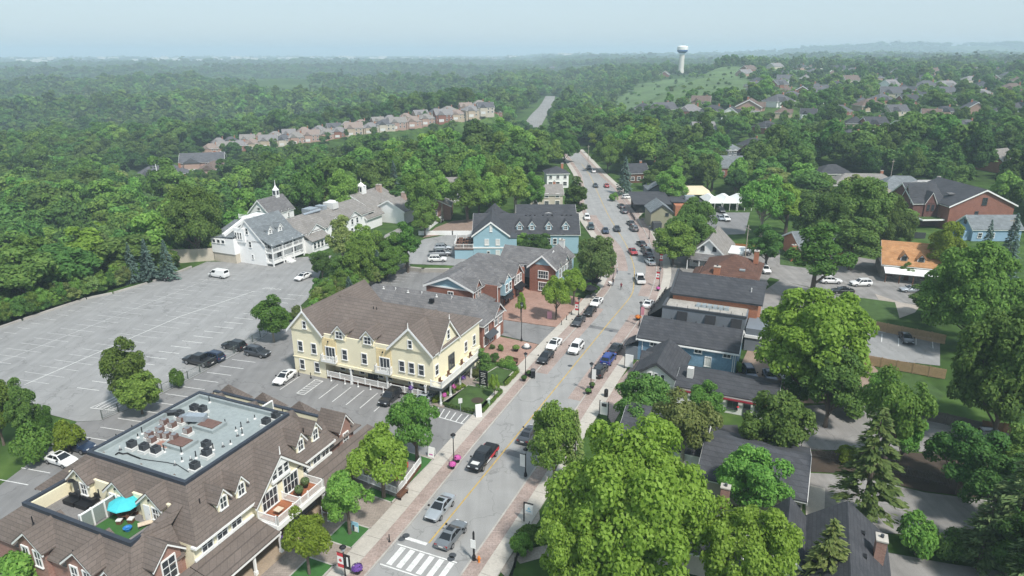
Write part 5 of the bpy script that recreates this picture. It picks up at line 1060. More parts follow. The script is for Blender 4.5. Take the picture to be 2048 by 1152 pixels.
def build_car(kind):
    c = CARS[kind]; r = thing(kind, kind, kind)
    b = MB(); st = c['st']; rings = []
    for x, lo, hi, hw in st:
        rings.append([(x, -hw * .86, lo), (x, -hw, lo + .22), (x, -hw, hi - .2), (x, -hw * .9, hi - .04), (x, -hw * .5, hi), (x, hw * .5, hi), (x, hw * .9, hi - .04), (x, hw, hi - .2), (x, hw, lo + .22), (x, hw * .86, lo)])
    for p, q in zip(rings, rings[1:]):
        for k in range(len(p)):
            j = (k + 1) % len(p); b.poly([p[k], p[j], q[j], q[k]])
    b.poly(rings[0]); b.poly(rings[-1][::-1])
    xb0, xb1, zb, hb, xr0, xr1, zr, ht = c['cab']
    xm0, xm1 = xr0 + .25, xr1 - .2
    base = [(xb0, -hb, zb - .1), (xb1, -hb, zb - .1), (xb1, hb, zb - .1), (xb0, hb, zb - .1)]
    top = [(xr0, -ht, zr - .06), (xr1, -ht, zr - .06), (xr1, ht, zr - .06), (xr0, ht, zr - .06)]
    top2 = [(xr0 + .12, -ht + .1, zr), (xr1 - .15, -ht + .1, zr), (xr1 - .15, ht - .1, zr), (xr0 + .12, ht - .1, zr)]
    b.hexa(base, top); b.hexa(top, top2)
    bo = b.obj('body', PAINTS['white'], r)
    ns = len(bo.data.polygons); sm = [True] * ((len(st) - 1) * 10) + [False] * (ns - (len(st) - 1) * 10)
    bo.data.polygons.foreach_set('use_smooth', sm)
    def pane(name, a, bb, cc, d, e=.012, s0=.1, s1=.9, t0=.16, t1=.93):
        a, bb, cc, d = map(Vector, (a, bb, cc, d)); n = (bb - a).cross(d - a).normalized() * e
        def at(s, t): return (a.lerp(bb, s)).lerp(d.lerp(cc, s), t) + n
        return [tuple(at(s0, t0)), tuple(at(s1, t0)), tuple(at(s1, t1)), tuple(at(s0, t1))]
    B_, T_ = base, top
    MB().poly(pane('w', B_[1], B_[2], T_[2], T_[1], s0=.06, s1=.94)).obj('windscreen', CGLASS, r)
    if kind != 'van' : MB().poly(pane('w', B_[3], B_[0], T_[0], T_[3], s0=.08, s1=.92, t0=.2)).obj('rear_window', CGLASS, r)
    else: MB().poly(pane('w', B_[3], B_[0], T_[0], T_[3], s0=.12, s1=.88, t0=.3)).obj('rear_window', CGLASS, r)
    for (p, q, u, v) in ((B_[0], B_[1], T_[1], T_[0]), (B_[2], B_[3], T_[3], T_[2])):
        m = MB(); cuts = ((.05, .48), (.52, .95)) if kind != 'suv' else ((.04, .27), (.3, .62), (.65, .95))
        if kind == 'van': cuts = ((.68, .95),) if p is B_[0] else ((.05, .32),)
        for s0, s1 in cuts: m.poly(pane('s', p, q, u, v, s0=s0, s1=s1, t0=.2, t1=.9))
        m.obj('side_window', CGLASS, r)
    L_ = c['L'] / 2; x0, x1, rad = c['wh']; hw = max(s[3] for s in st)
    zf = st[-2][2]; zr_ = st[1][2]; hf, hr_ = st[-2][3], st[1][3]
    for sx in (x0, x1):
        for sy in (-1, 1):
            w = MB().tube((0, -.11, 0), (0, .11, 0), rad, n=16).obj('wheel', TYRE, r); w.location = (sx, sy * (hw - .09), rad)
            MB().tube((0, -.125, 0), (0, .125, 0), rad * .66, n=10).obj('rim', RIM, w)
    for sy in (-1, 1):
        MB().box(st[-2][0] - .1, st[-1][0] - .01, sy * hf * .62 - .17, sy * hf * .62 + .17, zf - .24, zf - .06).obj('headlight', LAMPW, r)
        MB().box(st[0][0] + .01, st[1][0] + .08, sy * hr_ * .74 - .15, sy * hr_ * .74 + .15, zr_ - .3, zr_ - .1).obj('taillight', LAMPR, r)
        MB().box(xb1 - .5, xb1 - .33, sy * (hw + .12) - .1, sy * (hw + .12) + .1, zb - .02, zb + .15).obj('wing_mirror', BLACK, r)
    MB().box(st[-1][0] - .06, st[-1][0] + .03, -hf * .55, hf * .55, st[-1][1] + .02, st[-1][2] - .02).obj('grille', BLACK, r)
    MB().box(st[0][0] - .025, st[0][0] + .02, -.26, .26, st[0][1] + .14, st[0][1] + .28).obj('licence_plate', PAD, r)
    MB().box(x0 - .5, x1 + .5, -hw * .82, hw * .82, .16, .4).obj('underbody', BLACK, r)
    if kind == 'suv':
        for sy in (-1, 1): MB().tube((xr0 + .2, sy * (ht - .06), zr + .04), (xr1 - .15, sy * (ht - .06), zr + .04), .03, n=6).obj('roof_rail', BLACK, r)
    if kind == 'sedan': MB().box(-.55, .05, -.42, .42, zr - .01, zr + .012).obj('sunroof', CGLASS, r)
    if kind == 'pickup': MB().box(-2.8, -1.2, -.84, .84, 1.19, 1.24).obj('bed_cover', BLACK, r)
    return r
PROTO = {k: build_car(k) for k in CARS}
DOWN = math.atan2(-CA, -SA); UP = math.atan2(CA, SA); RT = -A; LT = math.pi - A
cars = [
 ('sedan', 'silver', 880, 1014, DOWN, 'silver sedan driving towards the crosswalk, nearest its stop bar', 'cars on the street'),
 ('sedan', 'mid', 903, 1068, UP, 'grey silver sedan with sunroof that has just passed the crosswalk', 'cars on the street'),
 ('pickup', 'black', 966, 914, DOWN, 'black pickup truck with red and white graphics along its side', 'cars on the street'),
 ('sedan', 'grey', 1057, 868, UP, 'dark sedan half hidden by the roadside tree', 'cars on the street'),
 ('sedan', 'black', 1091, 714, DOWN, 'black sedan parked at the kerb behind the planters', 'cars parked on the inn side of the street'),
 ('sedan', 'white', 1108, 688, DOWN, 'white sedan parked right behind the black one by the brick forecourt', 'cars parked on the inn side of the street'),
 ('suv', 'white', 1152, 694, DOWN, 'white car with black windows driving down beside the parked white sedan', 'cars on the street'),
 ('suv', 'black', 1200, 740, UP, 'black sport utility car, lowest of three parked by the banner pole', 'cars parked on the cottage side of the street'),
 ('suv', 'blue', 1217, 716, UP, 'bright blue car parked in the middle of three by the blue building', 'cars parked on the cottage side of the street'),
 ('sedan', 'black', 1231, 696, UP, 'black sedan, uppermost of three parked by the blue building', 'cars parked on the cottage side of the street'),
 ('sedan', 'grey', 1157, 642, DOWN, 'dark grey sedan, lowest of three parked by the brick courtyard bollards', 'cars parked on the inn side of the street'),
 ('sedan', 'black', 1180, 622, DOWN, 'black sedan, middle of three parked by the brick courtyard', 'cars parked on the inn side of the street'),
 ('sedan', 'white', 1193, 604, DOWN, 'white sedan, uppermost of three parked by the brick courtyard', 'cars parked on the inn side of the street'),
 ('sedan', 'white', 1297, 607, UP, 'white sedan parked beside the black gallery of the hall', 'cars parked on the cottage side of the street'),
 ('pickup', 'white', 1280, 557, R(88), 'white pickup truck driving uphill past the banner pole', 'cars on the street'),
 ('sedan', 'white', 1300, 523, R(98), 'white hatchback, lowest of the row parked under the flag pole', 'cars parked on the cottage side of the street'),
 ('sedan', 'black', 1297, 511, R(98), 'black car touching the white hatchback under the flag pole', 'cars parked on the cottage side of the street'),
 ('suv', 'grey', 1292, 500, R(98), 'dark grey car third up from the flag pole', 'cars parked on the cottage side of the street'),
 ('sedan', 'black', 1283, 487, R(98), 'black car at the top of the row above the flag pole', 'cars parked on the cottage side of the street'),
 ('sedan', 'red', 1266, 503, R(-86), 'red car driving down the middle of the street', 'cars on the street'),
 ('sedan', 'black', 1234, 457, R(-93), 'black car driving down past the light blue restaurant', 'cars on the street'),
 ('suv', 'green', 1182, 453, R(-93), 'dark green car parked beside the end of the light blue restaurant', 'cars parked on the inn side of the street'),
 ('sedan', 'navy', 1211, 461, R(-93), 'navy car pulling out beside the light blue restaurant', 'cars parked on the inn side of the street'),
 ('sedan', 'black', 1262, 446, R(98), 'black car parked before the olive barn, upper of a pair', 'cars parked on the cottage side of the street'),
 ('suv', 'grey', 1268, 456, R(98), 'grey car parked before the olive barn, lower of a pair', 'cars parked on the cottage side of the street'),
 ('sedan', 'black', 1242, 412, R(94), 'black car parked before the black restaurant, upper of a pair', 'cars parked on the cottage side of the street'),
 ('sedan', 'grey', 1248, 422, R(94), 'dark grey car parked before the black restaurant, lower of a pair', 'cars parked on the cottage side of the street'),
 ('sedan', 'grey', 1191, 371, R(-90), 'dark grey car driving down near the top of the street', 'cars on the street'),
 ('sedan', 'red', 1213, 371, R(90), 'bright red car parked near the top of the street', 'cars parked on the cottage side of the street'),
 ('suv', 'black', 1178, 335, R(-90), 'black car at the very top of the street', 'cars on the street'),
 ('sedan', 'white', 1187, 342, R(90), 'white car parked at the top of the street under trees', 'cars parked on the cottage side of the street'),
 ('suv', 'white', 1256, 393, R(30), 'white car nosed into the side road by the black restaurant', 'cars parked in yards'),
 ('suv', 'white', 1174, 434, R(-93), 'white car parked under the dark columnar tree', 'cars parked on the inn side of the street'),
 ('van', 'white', 437, 548, LT, 'white van standing alone in the large lot near the white inn', 'cars in the large lot'),
 ('sedan', 'white', 606, 553, DOWN, 'white sedan facing out near the tree strip of the large lot', 'cars in the large lot'),
 ('suv', 'white', 652, 567, LT, 'white car half hidden by shrubs at the tree strip', 'cars in the large lot'),
 ('sedan', 'silver', 668, 580, LT, 'silver car deep in the shrubs of the tree strip', 'cars in the large lot'),
 ('suv', 'black', 327, 553, LT, 'black car against the wooded edge of the large lot', 'cars in the large lot'),
 ('pickup', 'black', 398, 720, LT, 'black pickup truck backed up to the lot fence', 'cars in the large lot'),
 ('suv', 'navy', 424, 712, LT, 'navy car beside the black pickup at the lot fence', 'cars in the large lot'),
 ('suv', 'black', 468, 690, LT, 'black hatchback alone at the lot fence', 'cars in the large lot'),
 ('suv', 'grey', 515, 703, RT, 'dark grey car left of the pale yellow inn, across the fence', 'cars in the inn lot'),
 ('sedan', 'white', 569, 754, DOWN + R(8), 'white sedan with black roof at the corner of the pale yellow inn', 'cars in the inn lot'),
 ('suv', 'black', 780, 793, DOWN, 'black car in a stall before the pale yellow inn', 'cars in the inn lot'),
 ('sedan', 'silver', 851, 795, UP, 'silver grey car parked last before the round lawn', 'cars in the inn lot'),
 ('sedan', 'white', 122, 918, RT, 'white car behind the brown roofed inn beside the grass bank', 'cars in the inn lot'),
 ('suv', 'navy', 158, 889, RT, 'navy car tucked behind the brown roofed inn', 'cars in the inn lot'),
 ('sedan', 'white', 709, 606, RT, 'white car behind the ridge of the pale yellow inn', 'cars in the rear yard'),
 ('suv', 'white', 875, 517, R(3), 'white car, lowest of the row by the light blue restaurant', 'cars by the light blue restaurant'),
 ('pickup', 'mid', 880, 506, R(8), 'grey pickup truck in the middle of the row by the light blue restaurant', 'cars by the light blue restaurant'),
 ('suv', 'silver', 886, 494, R(5), 'silver car, uppermost of the row by the light blue restaurant', 'cars by the light blue restaurant'),
 ('suv', 'black', 872, 440, R(10), 'black car in front of the brick outbuilding', 'cars in yards'),
 ('suv', 'navy', 1499, 745, R(-95), 'navy car with a red stripe behind the black roofed annex', 'cars in yards'),
 ('sedan', 'navy', 1540, 752, R(-100), 'dark blue sedan behind the black roofed annex', 'cars in yards'),
 ('van', 'white', 1575, 752, R(-88), 'tall white van under the big ivy covered tree', 'cars in yards'),
 ('suv', 'white', 1617, 768, R(-95), 'white car half hidden behind the ivy covered trunk', 'cars in yards'),
 ('suv', 'black', 1713, 733, R(-95), 'black car beside the tan fence end', 'cars in yards'),
 ('sedan', 'grey', 1813, 676, R(-106), 'dark grey sedan alone in the fenced parking lot', 'cars in yards'),
 ('suv', 'white', 1530, 538, R(-90), 'white car in the yard right of the brown bungalow', 'cars in yards'),
 ('sedan', 'silver', 1491, 500, R(4), 'silver car by the orange fence', 'cars in yards'),
 ('sedan', 'black', 1484, 506, R(4), 'black car just in front of the silver one by the orange fence', 'cars in yards'),
 ('suv', 'white', 1662, 560, R(-3), 'white sport utility car, leftmost of three by the cedar roofed house', 'cars by the cedar roofed house'),
 ('suv', 'white', 1722, 565, R(182), 'white sport utility car with black roof rails, middle of three', 'cars by the cedar roofed house'),
 ('sedan', 'silver', 1822, 578, R(178), 'silver car in the tree shade before the cedar roofed house', 'cars by the cedar roofed house'),
 ('sedan', 'black', 1685, 581, R(172), 'black car below the white ones by the cedar roofed house', 'cars by the cedar roofed house'),
 ('suv', 'white', 1452, 436, R(-88), 'white car parked in front of the white tents', 'cars by the tents'),
 ('sedan', 'silver', 1441, 436, R(-88), 'silver car left of the white one by the tents', 'cars by the tents'),
 ('suv', 'black', 1442, 420, R(-88), 'black car under the edge of the tents', 'cars by the tents'),
 ('suv', 'grey', 1990, 872, R(-12), 'dark car under trees at the far right edge', 'cars in yards'),
]
for kind, colr, px, py, hd, lab, grp in cars:
    zc = 0.75 if kind in ('suv', 'pickup', 'van') else 0.6
    x, y = G(px, py, zc)
    hd += 0.04 * math.sin(px * 1.7 + py) if grp.startswith(('cars in yards', 'cars in the')) else 0.012 * math.sin(px)
    c = dup(PROTO[kind], (x, y, 0.016), hd, lab, grp, recolor={'body': PAINTS[colr]})
    c.name = {'sedan': 'parked_car', 'suv': 'parked_car', 'pickup': 'pickup_truck', 'van': 'white_van'}[kind] if grp != 'cars on the street' else {'pickup': 'pickup_truck'}.get(kind, 'car')
    c['category'] = {'pickup': 'pickup truck', 'van': 'van'}.get(kind, 'car')
    if lab.startswith('black pickup truck with red'):
        for s in (-1, 1):
            MB().hexa([(-2.7, s * 1.0, .6), (.9, s * 1.0, .6), (-.2, s * 1.0, 1.0), (-2.7, s * 1.0, 1.08)], [(-2.7, s * 1.012, .6), (.9, s * 1.012, .6), (-.2, s * 1.012, 1.0), (-2.7, s * 1.012, 1.08)]).obj('red_graphic', RED, c)
            MB().hexa([(-.4, s * 1.0, .55), (1.0, s * 1.0, .55), (.6, s * 1.0, .8), (-.2, s * 1.0, .85)], [(-.4, s * 1.014, .55), (1.0, s * 1.014, .55), (.6, s * 1.014, .8), (-.2, s * 1.014, .85)]).obj('white_graphic', PAD, c)
        MB().box(1.85, 2.5, -.5, .5, 1.1, 1.165).obj('hood_lettering', PAD, c)
for k in PROTO: drop(PROTO[k])

# ================================================================ far houses, water tower
rng = random.Random(7)
PBR = mat('pale_pink_brick', (0.40, 0.27, 0.22), 0.9, 0.12); TAN = mat('tan_brick', (0.45, 0.37, 0.28), 0.9, 0.12)
DTR = mat('dusk_brown_shingles', (0.17, 0.125, 0.105), 0.9, 0.15, pattern='shingle'); DGR = mat('dull_grey_shingles', (0.115, 0.115, 0.125), 0.9, 0.15, pattern='shingle')
def proto_house(hip, w, d, he, hr):
    B = house('far_house', 'house', 0, 0, w, d, he, hr, BRICK, DGR, 0, hip, OBRICK, z=0, nwin=4)
    B.part('front_gable_roof', MB().hexa([(-w * .42, -d / 2 - 1.6, he - .2), (-w * .02, -d / 2 - 1.6, he - .2), (-w * .02, d * .1, he - .2), (-w * .42, d * .1, he - .2)], [(-w * .23, -d / 2 - 1.6, he + 2.6), (-w * .21, -d / 2 - 1.6, he + 2.6), (-w * .21, d * .1, he + 2.6), (-w * .23, d * .1, he + 2.6)]), DGR)
    B.part('front_bay', MB().box(-w * .4, -w * .04, -d / 2 - 1.3, -d / 2, -2, he - .21), BRICK)
    B.part('garage_door', MB().box(-w * .36, -w * .08, -d / 2 - 1.36, -d / 2 - 1.3, 0, 2.2), PAD)
    return B.r
def plain_house(hip, w, d, he, hr):
    B = house('far_house', 'house', 0, 0, w, d, he, hr, BRICK, DGR, 0, hip, None, z=0, nwin=0); B.chimney(w * .2, 0, he, hr + .6, .9, .8, OBRICK); return B.r
HQ = [plain_house(True, 15, 11, 5.4, 9.2), plain_house(True, 18, 13, 5.2, 9.6), plain_house(False, 14, 11, 5.6, 9.4)]
HP = [proto_house(True, 15, 11, 5.4, 9.2), proto_house(True, 18, 13, 5.2, 9.6), proto_house(False, 14, 11, 5.6, 9.4)]
HOUSE_XY = []
far = [  # px, py of the middle of the house, width in px, wall, roof, label
 (296, 300, 62, 0, 0, 'low brick building with grey roof beside the white mast'), (330, 308, 62, 0, 0, 'orange brick gabled building at the near end of the house terrace'),
 (398, 268, 78, 1, 0, 'tall pinkish block with grey roof at the near end of the ridge'), (428, 276, 70, 1, 1, 'flat pinkish block right of the tall one on the ridge')]
ridge = [(412, 250, 34), (457, 256, 44), (497, 252, 44), (540, 246, 38), (568, 244, 40), (600, 246, 44), (612, 232, 40), (648, 234, 44), (640, 246, 46), (678, 222, 40), (706, 218, 38), (730, 214, 42), (762, 213, 40), (795, 209, 40), (832, 204, 42), (876, 200, 44), (900, 193, 42), (922, 190, 42), (944, 193, 38), (962, 186, 40), (988, 184, 38), (938, 206, 46), (896, 212, 46), (905, 230, 40), (860, 206, 40)]
rightf = [(1188, 222, 74), (1285, 216, 42), (1326, 219, 48), (1380, 223, 48), (1426, 221, 44), (1498, 209, 76), (1556, 204, 52), (1582, 193, 44), (1603, 184, 46), (1632, 175, 50), (1500, 228, 40), (1615, 232, 30), (1736, 213, 50), (1760, 199, 46), (1783, 187, 46), (1806, 180, 46), (1850, 172, 44), (1888, 172, 44), (1962, 172, 46), (2022, 178, 46), (1946, 221, 50), (2036, 216, 40), (1708, 246, 48), (1745, 250, 46), (1700, 276, 58), (1752, 282, 50), (1860, 232, 36)]
town_f = []
for k in range(70):
    px = 1490 + (k * 83) % 580 + rng.uniform(-8, 8); py = 108 + (k % 7) * 8.2 + rng.uniform(-3, 3)
    if all(abs(px - q[0]) > 14 or abs(py - q[1]) > 5 for q in town_f): town_f.append((px, py, 22 + (py - 105) * 0.35))
mid_f = [(1105, 136, 20), (1160, 146, 20), (1200, 141, 26), (1248, 140, 24), (1278, 146, 20), (1330, 150, 22), (1300, 132, 18)]
walls_ = [BRICK, PBR, TAN, BEIGE, WHITE]; roofs_ = [DGR, DTR, TROOF, KROOF]
WN = {BRICK.name: 'red brick', PBR.name: 'pinkish brick', TAN.name: 'tan brick', BEIGE.name: 'beige', WHITE.name: 'white', OBRICK.name: 'orange brick'}
RN = {DGR.name: 'dull grey', DTR.name: 'dusky brown', TROOF.name: 'taupe', KROOF.name: 'charcoal', 'hazy_grey_shingles': 'pale grey', 'hazy_brown_shingles': 'pale brown'}
def far_house(px, py, w, wm, rm, label, group, k, dist=None, rot=None):
    x, y = G(px, py + w * 0.16)
    if dist is not None: x, y = (px - 1024) / FPX / 1.02 * dist, dist
    dep = math.hypot(y, CAMZ); W = max(9.5, min(30 if dist else 22, w * dep / FPX)); W *= 0.94 if 'right' in group else 1
    p = (HQ if 20 < py < 165 else HP)[k % 3]; s = W / (15, 18, 14)[k % 3]
    o = dup(p, (x, y, th(x, y) - (0.3 if px < 1150 else 2.2 * s)), rot if rot is not None else rng.choice((-0.35, 0.1, 0.5, 1.2)), label, group, sc=(s, s, min(1.15, max(0.75, s))), recolor={'wall': wm, 'roof': rm, 'front_bay': wm, 'front_gable_roof': rm, 'gable_wall': wm})
    if label[:5] in ('brick', 'subur') and group[:6] in ('houses',): o['label'] = WN[wm.name] + ' house with ' + RN[rm.name] + ' roof ' + ('in the long terrace along the far ridge' if group.endswith('ridge') else 'among trees on the slope at the right')
    o.name = 'house'; o['category'] = 'house'; HOUSE_XY.append((x, y, W * 0.75))
for k, (px, py, w, a, b, lab) in enumerate(far): far_house(px, py, w, (OBRICK, PBR)[a], (DGR, DTR)[b], lab, 'brick buildings at the near end of the ridge', k, (405, 398, 452, 440)[k], (0.4, -0.3, 0.3, 0.2)[k])
rroofs = [mat('hazy_grey_shingles', (.2, .19, .19), .9, .15), mat('hazy_brown_shingles', (.24, .19, .165), .9, .15), TROOF, DGR]
for k in range(40):
    px = 418 + k * 14.6 + rng.uniform(-3, 3); back = (k % 2) * 22
    far_house(px, 0, (34, 27, 31, 24)[k % 4], walls_[(1, 2, 1, 3, 0, 1, 2)[k % 7]], rroofs[(1, 0, 2, 3, 0, 2, 1)[k % 7]], 'brick house in the long terrace along the far ridge', 'houses along the ridge', k, 482 + 80 * k / 40 + back, rng.uniform(0.2, 0.55))
extra = []
taken = [(q[0], q[1]) for q in rightf] + [(1362, 141)]
for row, (yy, n) in enumerate(((116, 18), (124, 18), (132, 17), (141, 16), (150, 15), (160, 14), (172, 12), (186, 10), (202, 8), (226, 6), (256, 5), (292, 3))):
    for k in range(n):
        px = (1400 if row > 2 else 1480) + (k + 0.5 * (row % 2)) * ((2060 - 1400) / n) + rng.uniform(-9, 9); py = yy + rng.uniform(-4, 4)
        if all(abs(px - q[0]) > 24 or abs(py - q[1]) > 6 for q in taken) and not (1400 < px < 1480 and 140 < py < 200): extra.append((px, py, 22 + (py - 110) * 0.16)); taken.append((px, py))
for k, (px, py, w) in enumerate(rightf + extra): far_house(px, py, w, walls_[(k * 3 + 1) % 5], (DGR, KROOF, DGR, rroofs[0], KROOF, DTR, DGR)[k % 7] if px < 1690 or px > 1760 or py < 240 else KROOF, 'suburban house among trees on the slope at the right', 'houses on the right slope', k)
for k, (px, py, w) in enumerate(mid_f): far_house(px, py, w, walls_[k % 5], roofs_[k % 3], 'distant house on the wooded rise left of the water tower', 'distant houses by the water tower', k)
for p in HP + HQ: drop(p)
tx, ty = 264.0, 1133.0; tz = max(th(tx, ty), 22.5); HOUSE_XY.append((tx, ty, 22))
t = thing('water_tower', 'white and blue water tower on a pale column on the horizon', 'water tower', (tx, ty, tz))
PCOL = mat('pale_tower_concrete', (0.62, 0.6, 0.55), 0.7, 0.05); TB = mat('tower_blue', (0.03, 0.12, 0.32), 0.5, 0.05)
MB().lathe([(4.6, -3), (4.1, 4), (3.9, 25)], 24).obj('column', PCOL, t, smooth=True)
MB().lathe([(3.95, 26.0), (5.6, 27.2), (7.6, 28.6), (8.2, 30.0), (8.2, 31.2)], 28).obj('tank_bowl', TB, t, smooth=True)
MB().lathe([(8.25, 31.2), (8.25, 35.6), (7.6, 36.6), (4.6, 37.4), (0, 37.7)], 28).obj('tank', WHITE, t, smooth=True)
MB().tube((0, 0, 37.5), (0, 0, 41), 0.35, 0.2).tube((2, 0, 37.2), (2, 0, 39.6), 0.2).obj('antenna', STEEL, t)
x, y = -196.0, 382.0; z = th(x, y)
t = thing('white_mast', 'tall white mast standing before the brick buildings of the far ridge', 'mast', (x, y, z)); MB().tube((0, 0, -1), (0, 0, 13), 0.3, 0.2).obj('pole', WHITE, t); MB().box(-.4, .4, -.2, .2, 10.5, 12).obj('panel', PAD, t)

# ================================================================ trees
def quads_mesh(name, P, N, s, mats, rs, ratio=0.62, axis=None):
    """one four cornered leaf per point"""
    n = len(P); r = rs.normal(size=(n, 3)) if axis is None else axis + rs.normal(size=(n, 3)) * 0.25
    a = np.cross(N, r); a /= np.linalg.norm(a, axis=1, keepdims=True) + 1e-9
    if axis is not None: a = r / (np.linalg.norm(r, axis=1, keepdims=True) + 1e-9)
    b = np.cross(N, a); b /= np.linalg.norm(b, axis=1, keepdims=True) + 1e-9
    s = s[:, None]
    V = np.stack([P - a * s, P - b * s * ratio, P + a * s, P + b * s * ratio + N * s * 0.25], 1).reshape(-1, 3)
    me = bpy.data.meshes.new(name)
    me.vertices.add(4 * n); me.vertices.foreach_set('co', V.astype(np.float32).ravel())
    me.loops.add(4 * n); me.loops.foreach_set('vertex_index', np.arange(4 * n, dtype=np.int32))
    me.polygons.add(n); me.polygons.foreach_set('loop_start', np.arange(0, 4 * n, 4, dtype=np.int32)); me.polygons.foreach_set('loop_total', np.full(n, 4, dtype=np.int32))
    for m in mats: me.materials.append(m)
    me.update(calc_edges=True); return me
def unit(rs, n):
    d = rs.normal(size=(n, 3)); return d / np.linalg.norm(d, axis=1, keepdims=True)
def round_tree(seed, H, Rr, n, ls, lobes=30, low=0.22, sprawl=1.0, fill=0.12, trunk=BARK):
    rs = np.random.RandomState(seed)
    cz = H * (low + (1 - low) * 0.5); rz = H * (1 - low) * 0.5
    d = unit(rs, lobes); rad = rs.uniform(0.35, 0.80, lobes) ** 0.8
    C = d * rad[:, None] * np.array([Rr, Rr, rz]); C[:, 2] = np.where(C[:, 2] < -rz * 0.45, C[:, 2] * 0.6, C[:, 2]); C[:, 2] += cz
    lr = rs.uniform(0.22, 0.40, lobes) * Rr * sprawl
    w = lr ** 2; w /= w.sum(); k = rs.choice(lobes, n, p=w)
    dd = unit(rs, n); out = C[k] - np.array([0, 0, cz]); out /= np.linalg.norm(out, axis=1, keepdims=True) + 1e-6
    dd = dd + out * 0.55 + np.array([0, 0, 0.3]); dd /= np.linalg.norm(dd, axis=1, keepdims=True)
    shell = rs.uniform(0.72, 1.08, n); inner = rs.rand(n) < fill; shell[inner] = rs.uniform(0.2, 0.7, inner.sum())
    P = C[k] + dd * (lr[k] * shell)[:, None] * np.array([1, 1, 0.78])
    m = int(n * 0.24); d3 = unit(rs, m); d3[:, 2] = np.where(d3[:, 2] < -.3, -d3[:, 2], d3[:, 2])          # leaves that close the crown between the boughs
    c0 = C - np.array([0, 0, cz]); pj = d3 @ c0.T; q2 = (c0 ** 2).sum(1)[None] - pj ** 2; e2 = (lr * 0.95)[None] ** 2 - q2
    env = np.where(e2 > 0, pj + np.sqrt(np.maximum(e2, 0)), 0).max(1); env = np.where(env < .2 * Rr, .55 * Rr, env)
    P[:m] = d3 * (env * rs.uniform(.72, .97, m))[:, None] * np.array([1, 1, 0.95]) + np.array([0, 0, cz]); dd[:m] = d3
    P[:, 2] -= 0.10 * np.hypot(P[:, 0], P[:, 1]) ** 2 / Rr
    N = dd + unit(rs, n) * 0.75 + np.array([0, 0, 0.35]); N /= np.linalg.norm(N, axis=1, keepdims=True)
    crown = quads_mesh('crown', P, N, rs.uniform(0.7, 1.35, n) * ls, [LV['green']], rs)
    b = MB(); r0 = 0.022 * H + 0.06; top = np.array([0, 0, H * 0.62])
    b.tube((0, 0, -0.6), (0, 0, H * low), r0 * 1.15, r0 * 0.8).tube((0, 0, H * low), tuple(top), r0 * 0.8, r0 * 0.3)
    for i in np.argsort(-lr)[:14]:
        st = np.array([0, 0, H * rs.uniform(low * 0.8, 0.5)]); md = st * 0.45 + C[i] * 0.55 + np.array([0, 0, -0.04 * H])
        b.tube(tuple(st), tuple(md), r0 * 0.42, r0 * 0.24, 6).tube(tuple(md), tuple(C[i]), r0 * 0.24, r0 * 0.08, 5)
    return dict(H=H, R=Rr, crown=crown, trunk=b.mesh('trunk', trunk))
def spruce_tree(seed, H, Rr, nb, per, ls, low=0.06, droop=0.28, open_=0.0, trunk=BARK, pw=0.85):
    rs = np.random.RandomState(seed); Ps = []; Ns = []; As = []
    for i in range(nb):
        t = low + (1 - low) * (i + rs.rand()) / nb; a = i * 2.399 + rs.uniform(-.4, .4)
        L_ = Rr * (1 - t) ** pw * rs.uniform(0.72, 1.12) + 0.12
        k = max(4, int(per * (L_ / Rr) + 2)); s = rs.uniform(0.12 + open_, 1, k) ** 0.7
        az = a + rs.normal(0, 0.16, k) * (1 - 0.3 * s)
        P = np.stack([np.cos(az) * L_ * s, np.sin(az) * L_ * s, H * t + L_ * (0.14 * s - droop * s ** 2) + rs.normal(0, 0.12, k)], 1)
        Ps.append(P); ax = np.stack([np.cos(az), np.sin(az), -droop * s], 1); As.append(ax)
        nn = np.tile([0, 0, 1.0], (k, 1)) + unit(rs, k) * 0.6 + ax * 0.3; Ns.append(nn / np.linalg.norm(nn, axis=1, keepdims=True))
    P = np.concatenate(Ps); n = len(P)
    crown = quads_mesh('crown', P, np.concatenate(Ns), rs.uniform(0.7, 1.3, n) * ls, [LV['spruce']], rs, 0.42, np.concatenate(As))
    b = MB().tube((0, 0, -0.6), (0, 0, H * 0.96), 0.018 * H + 0.05, 0.03)
    for i in range(0, nb, 3):
        t = low + (1 - low) * i / nb; a = i * 2.399; L_ = Rr * (1 - t) ** pw * 0.8
        b.tube((0, 0, H * t), (math.cos(a) * L_, math.sin(a) * L_, H * t - 0.05 * L_), 0.05, 0.015, 4)
    return dict(H=H, R=Rr, crown=crown, trunk=b.mesh('trunk', trunk))
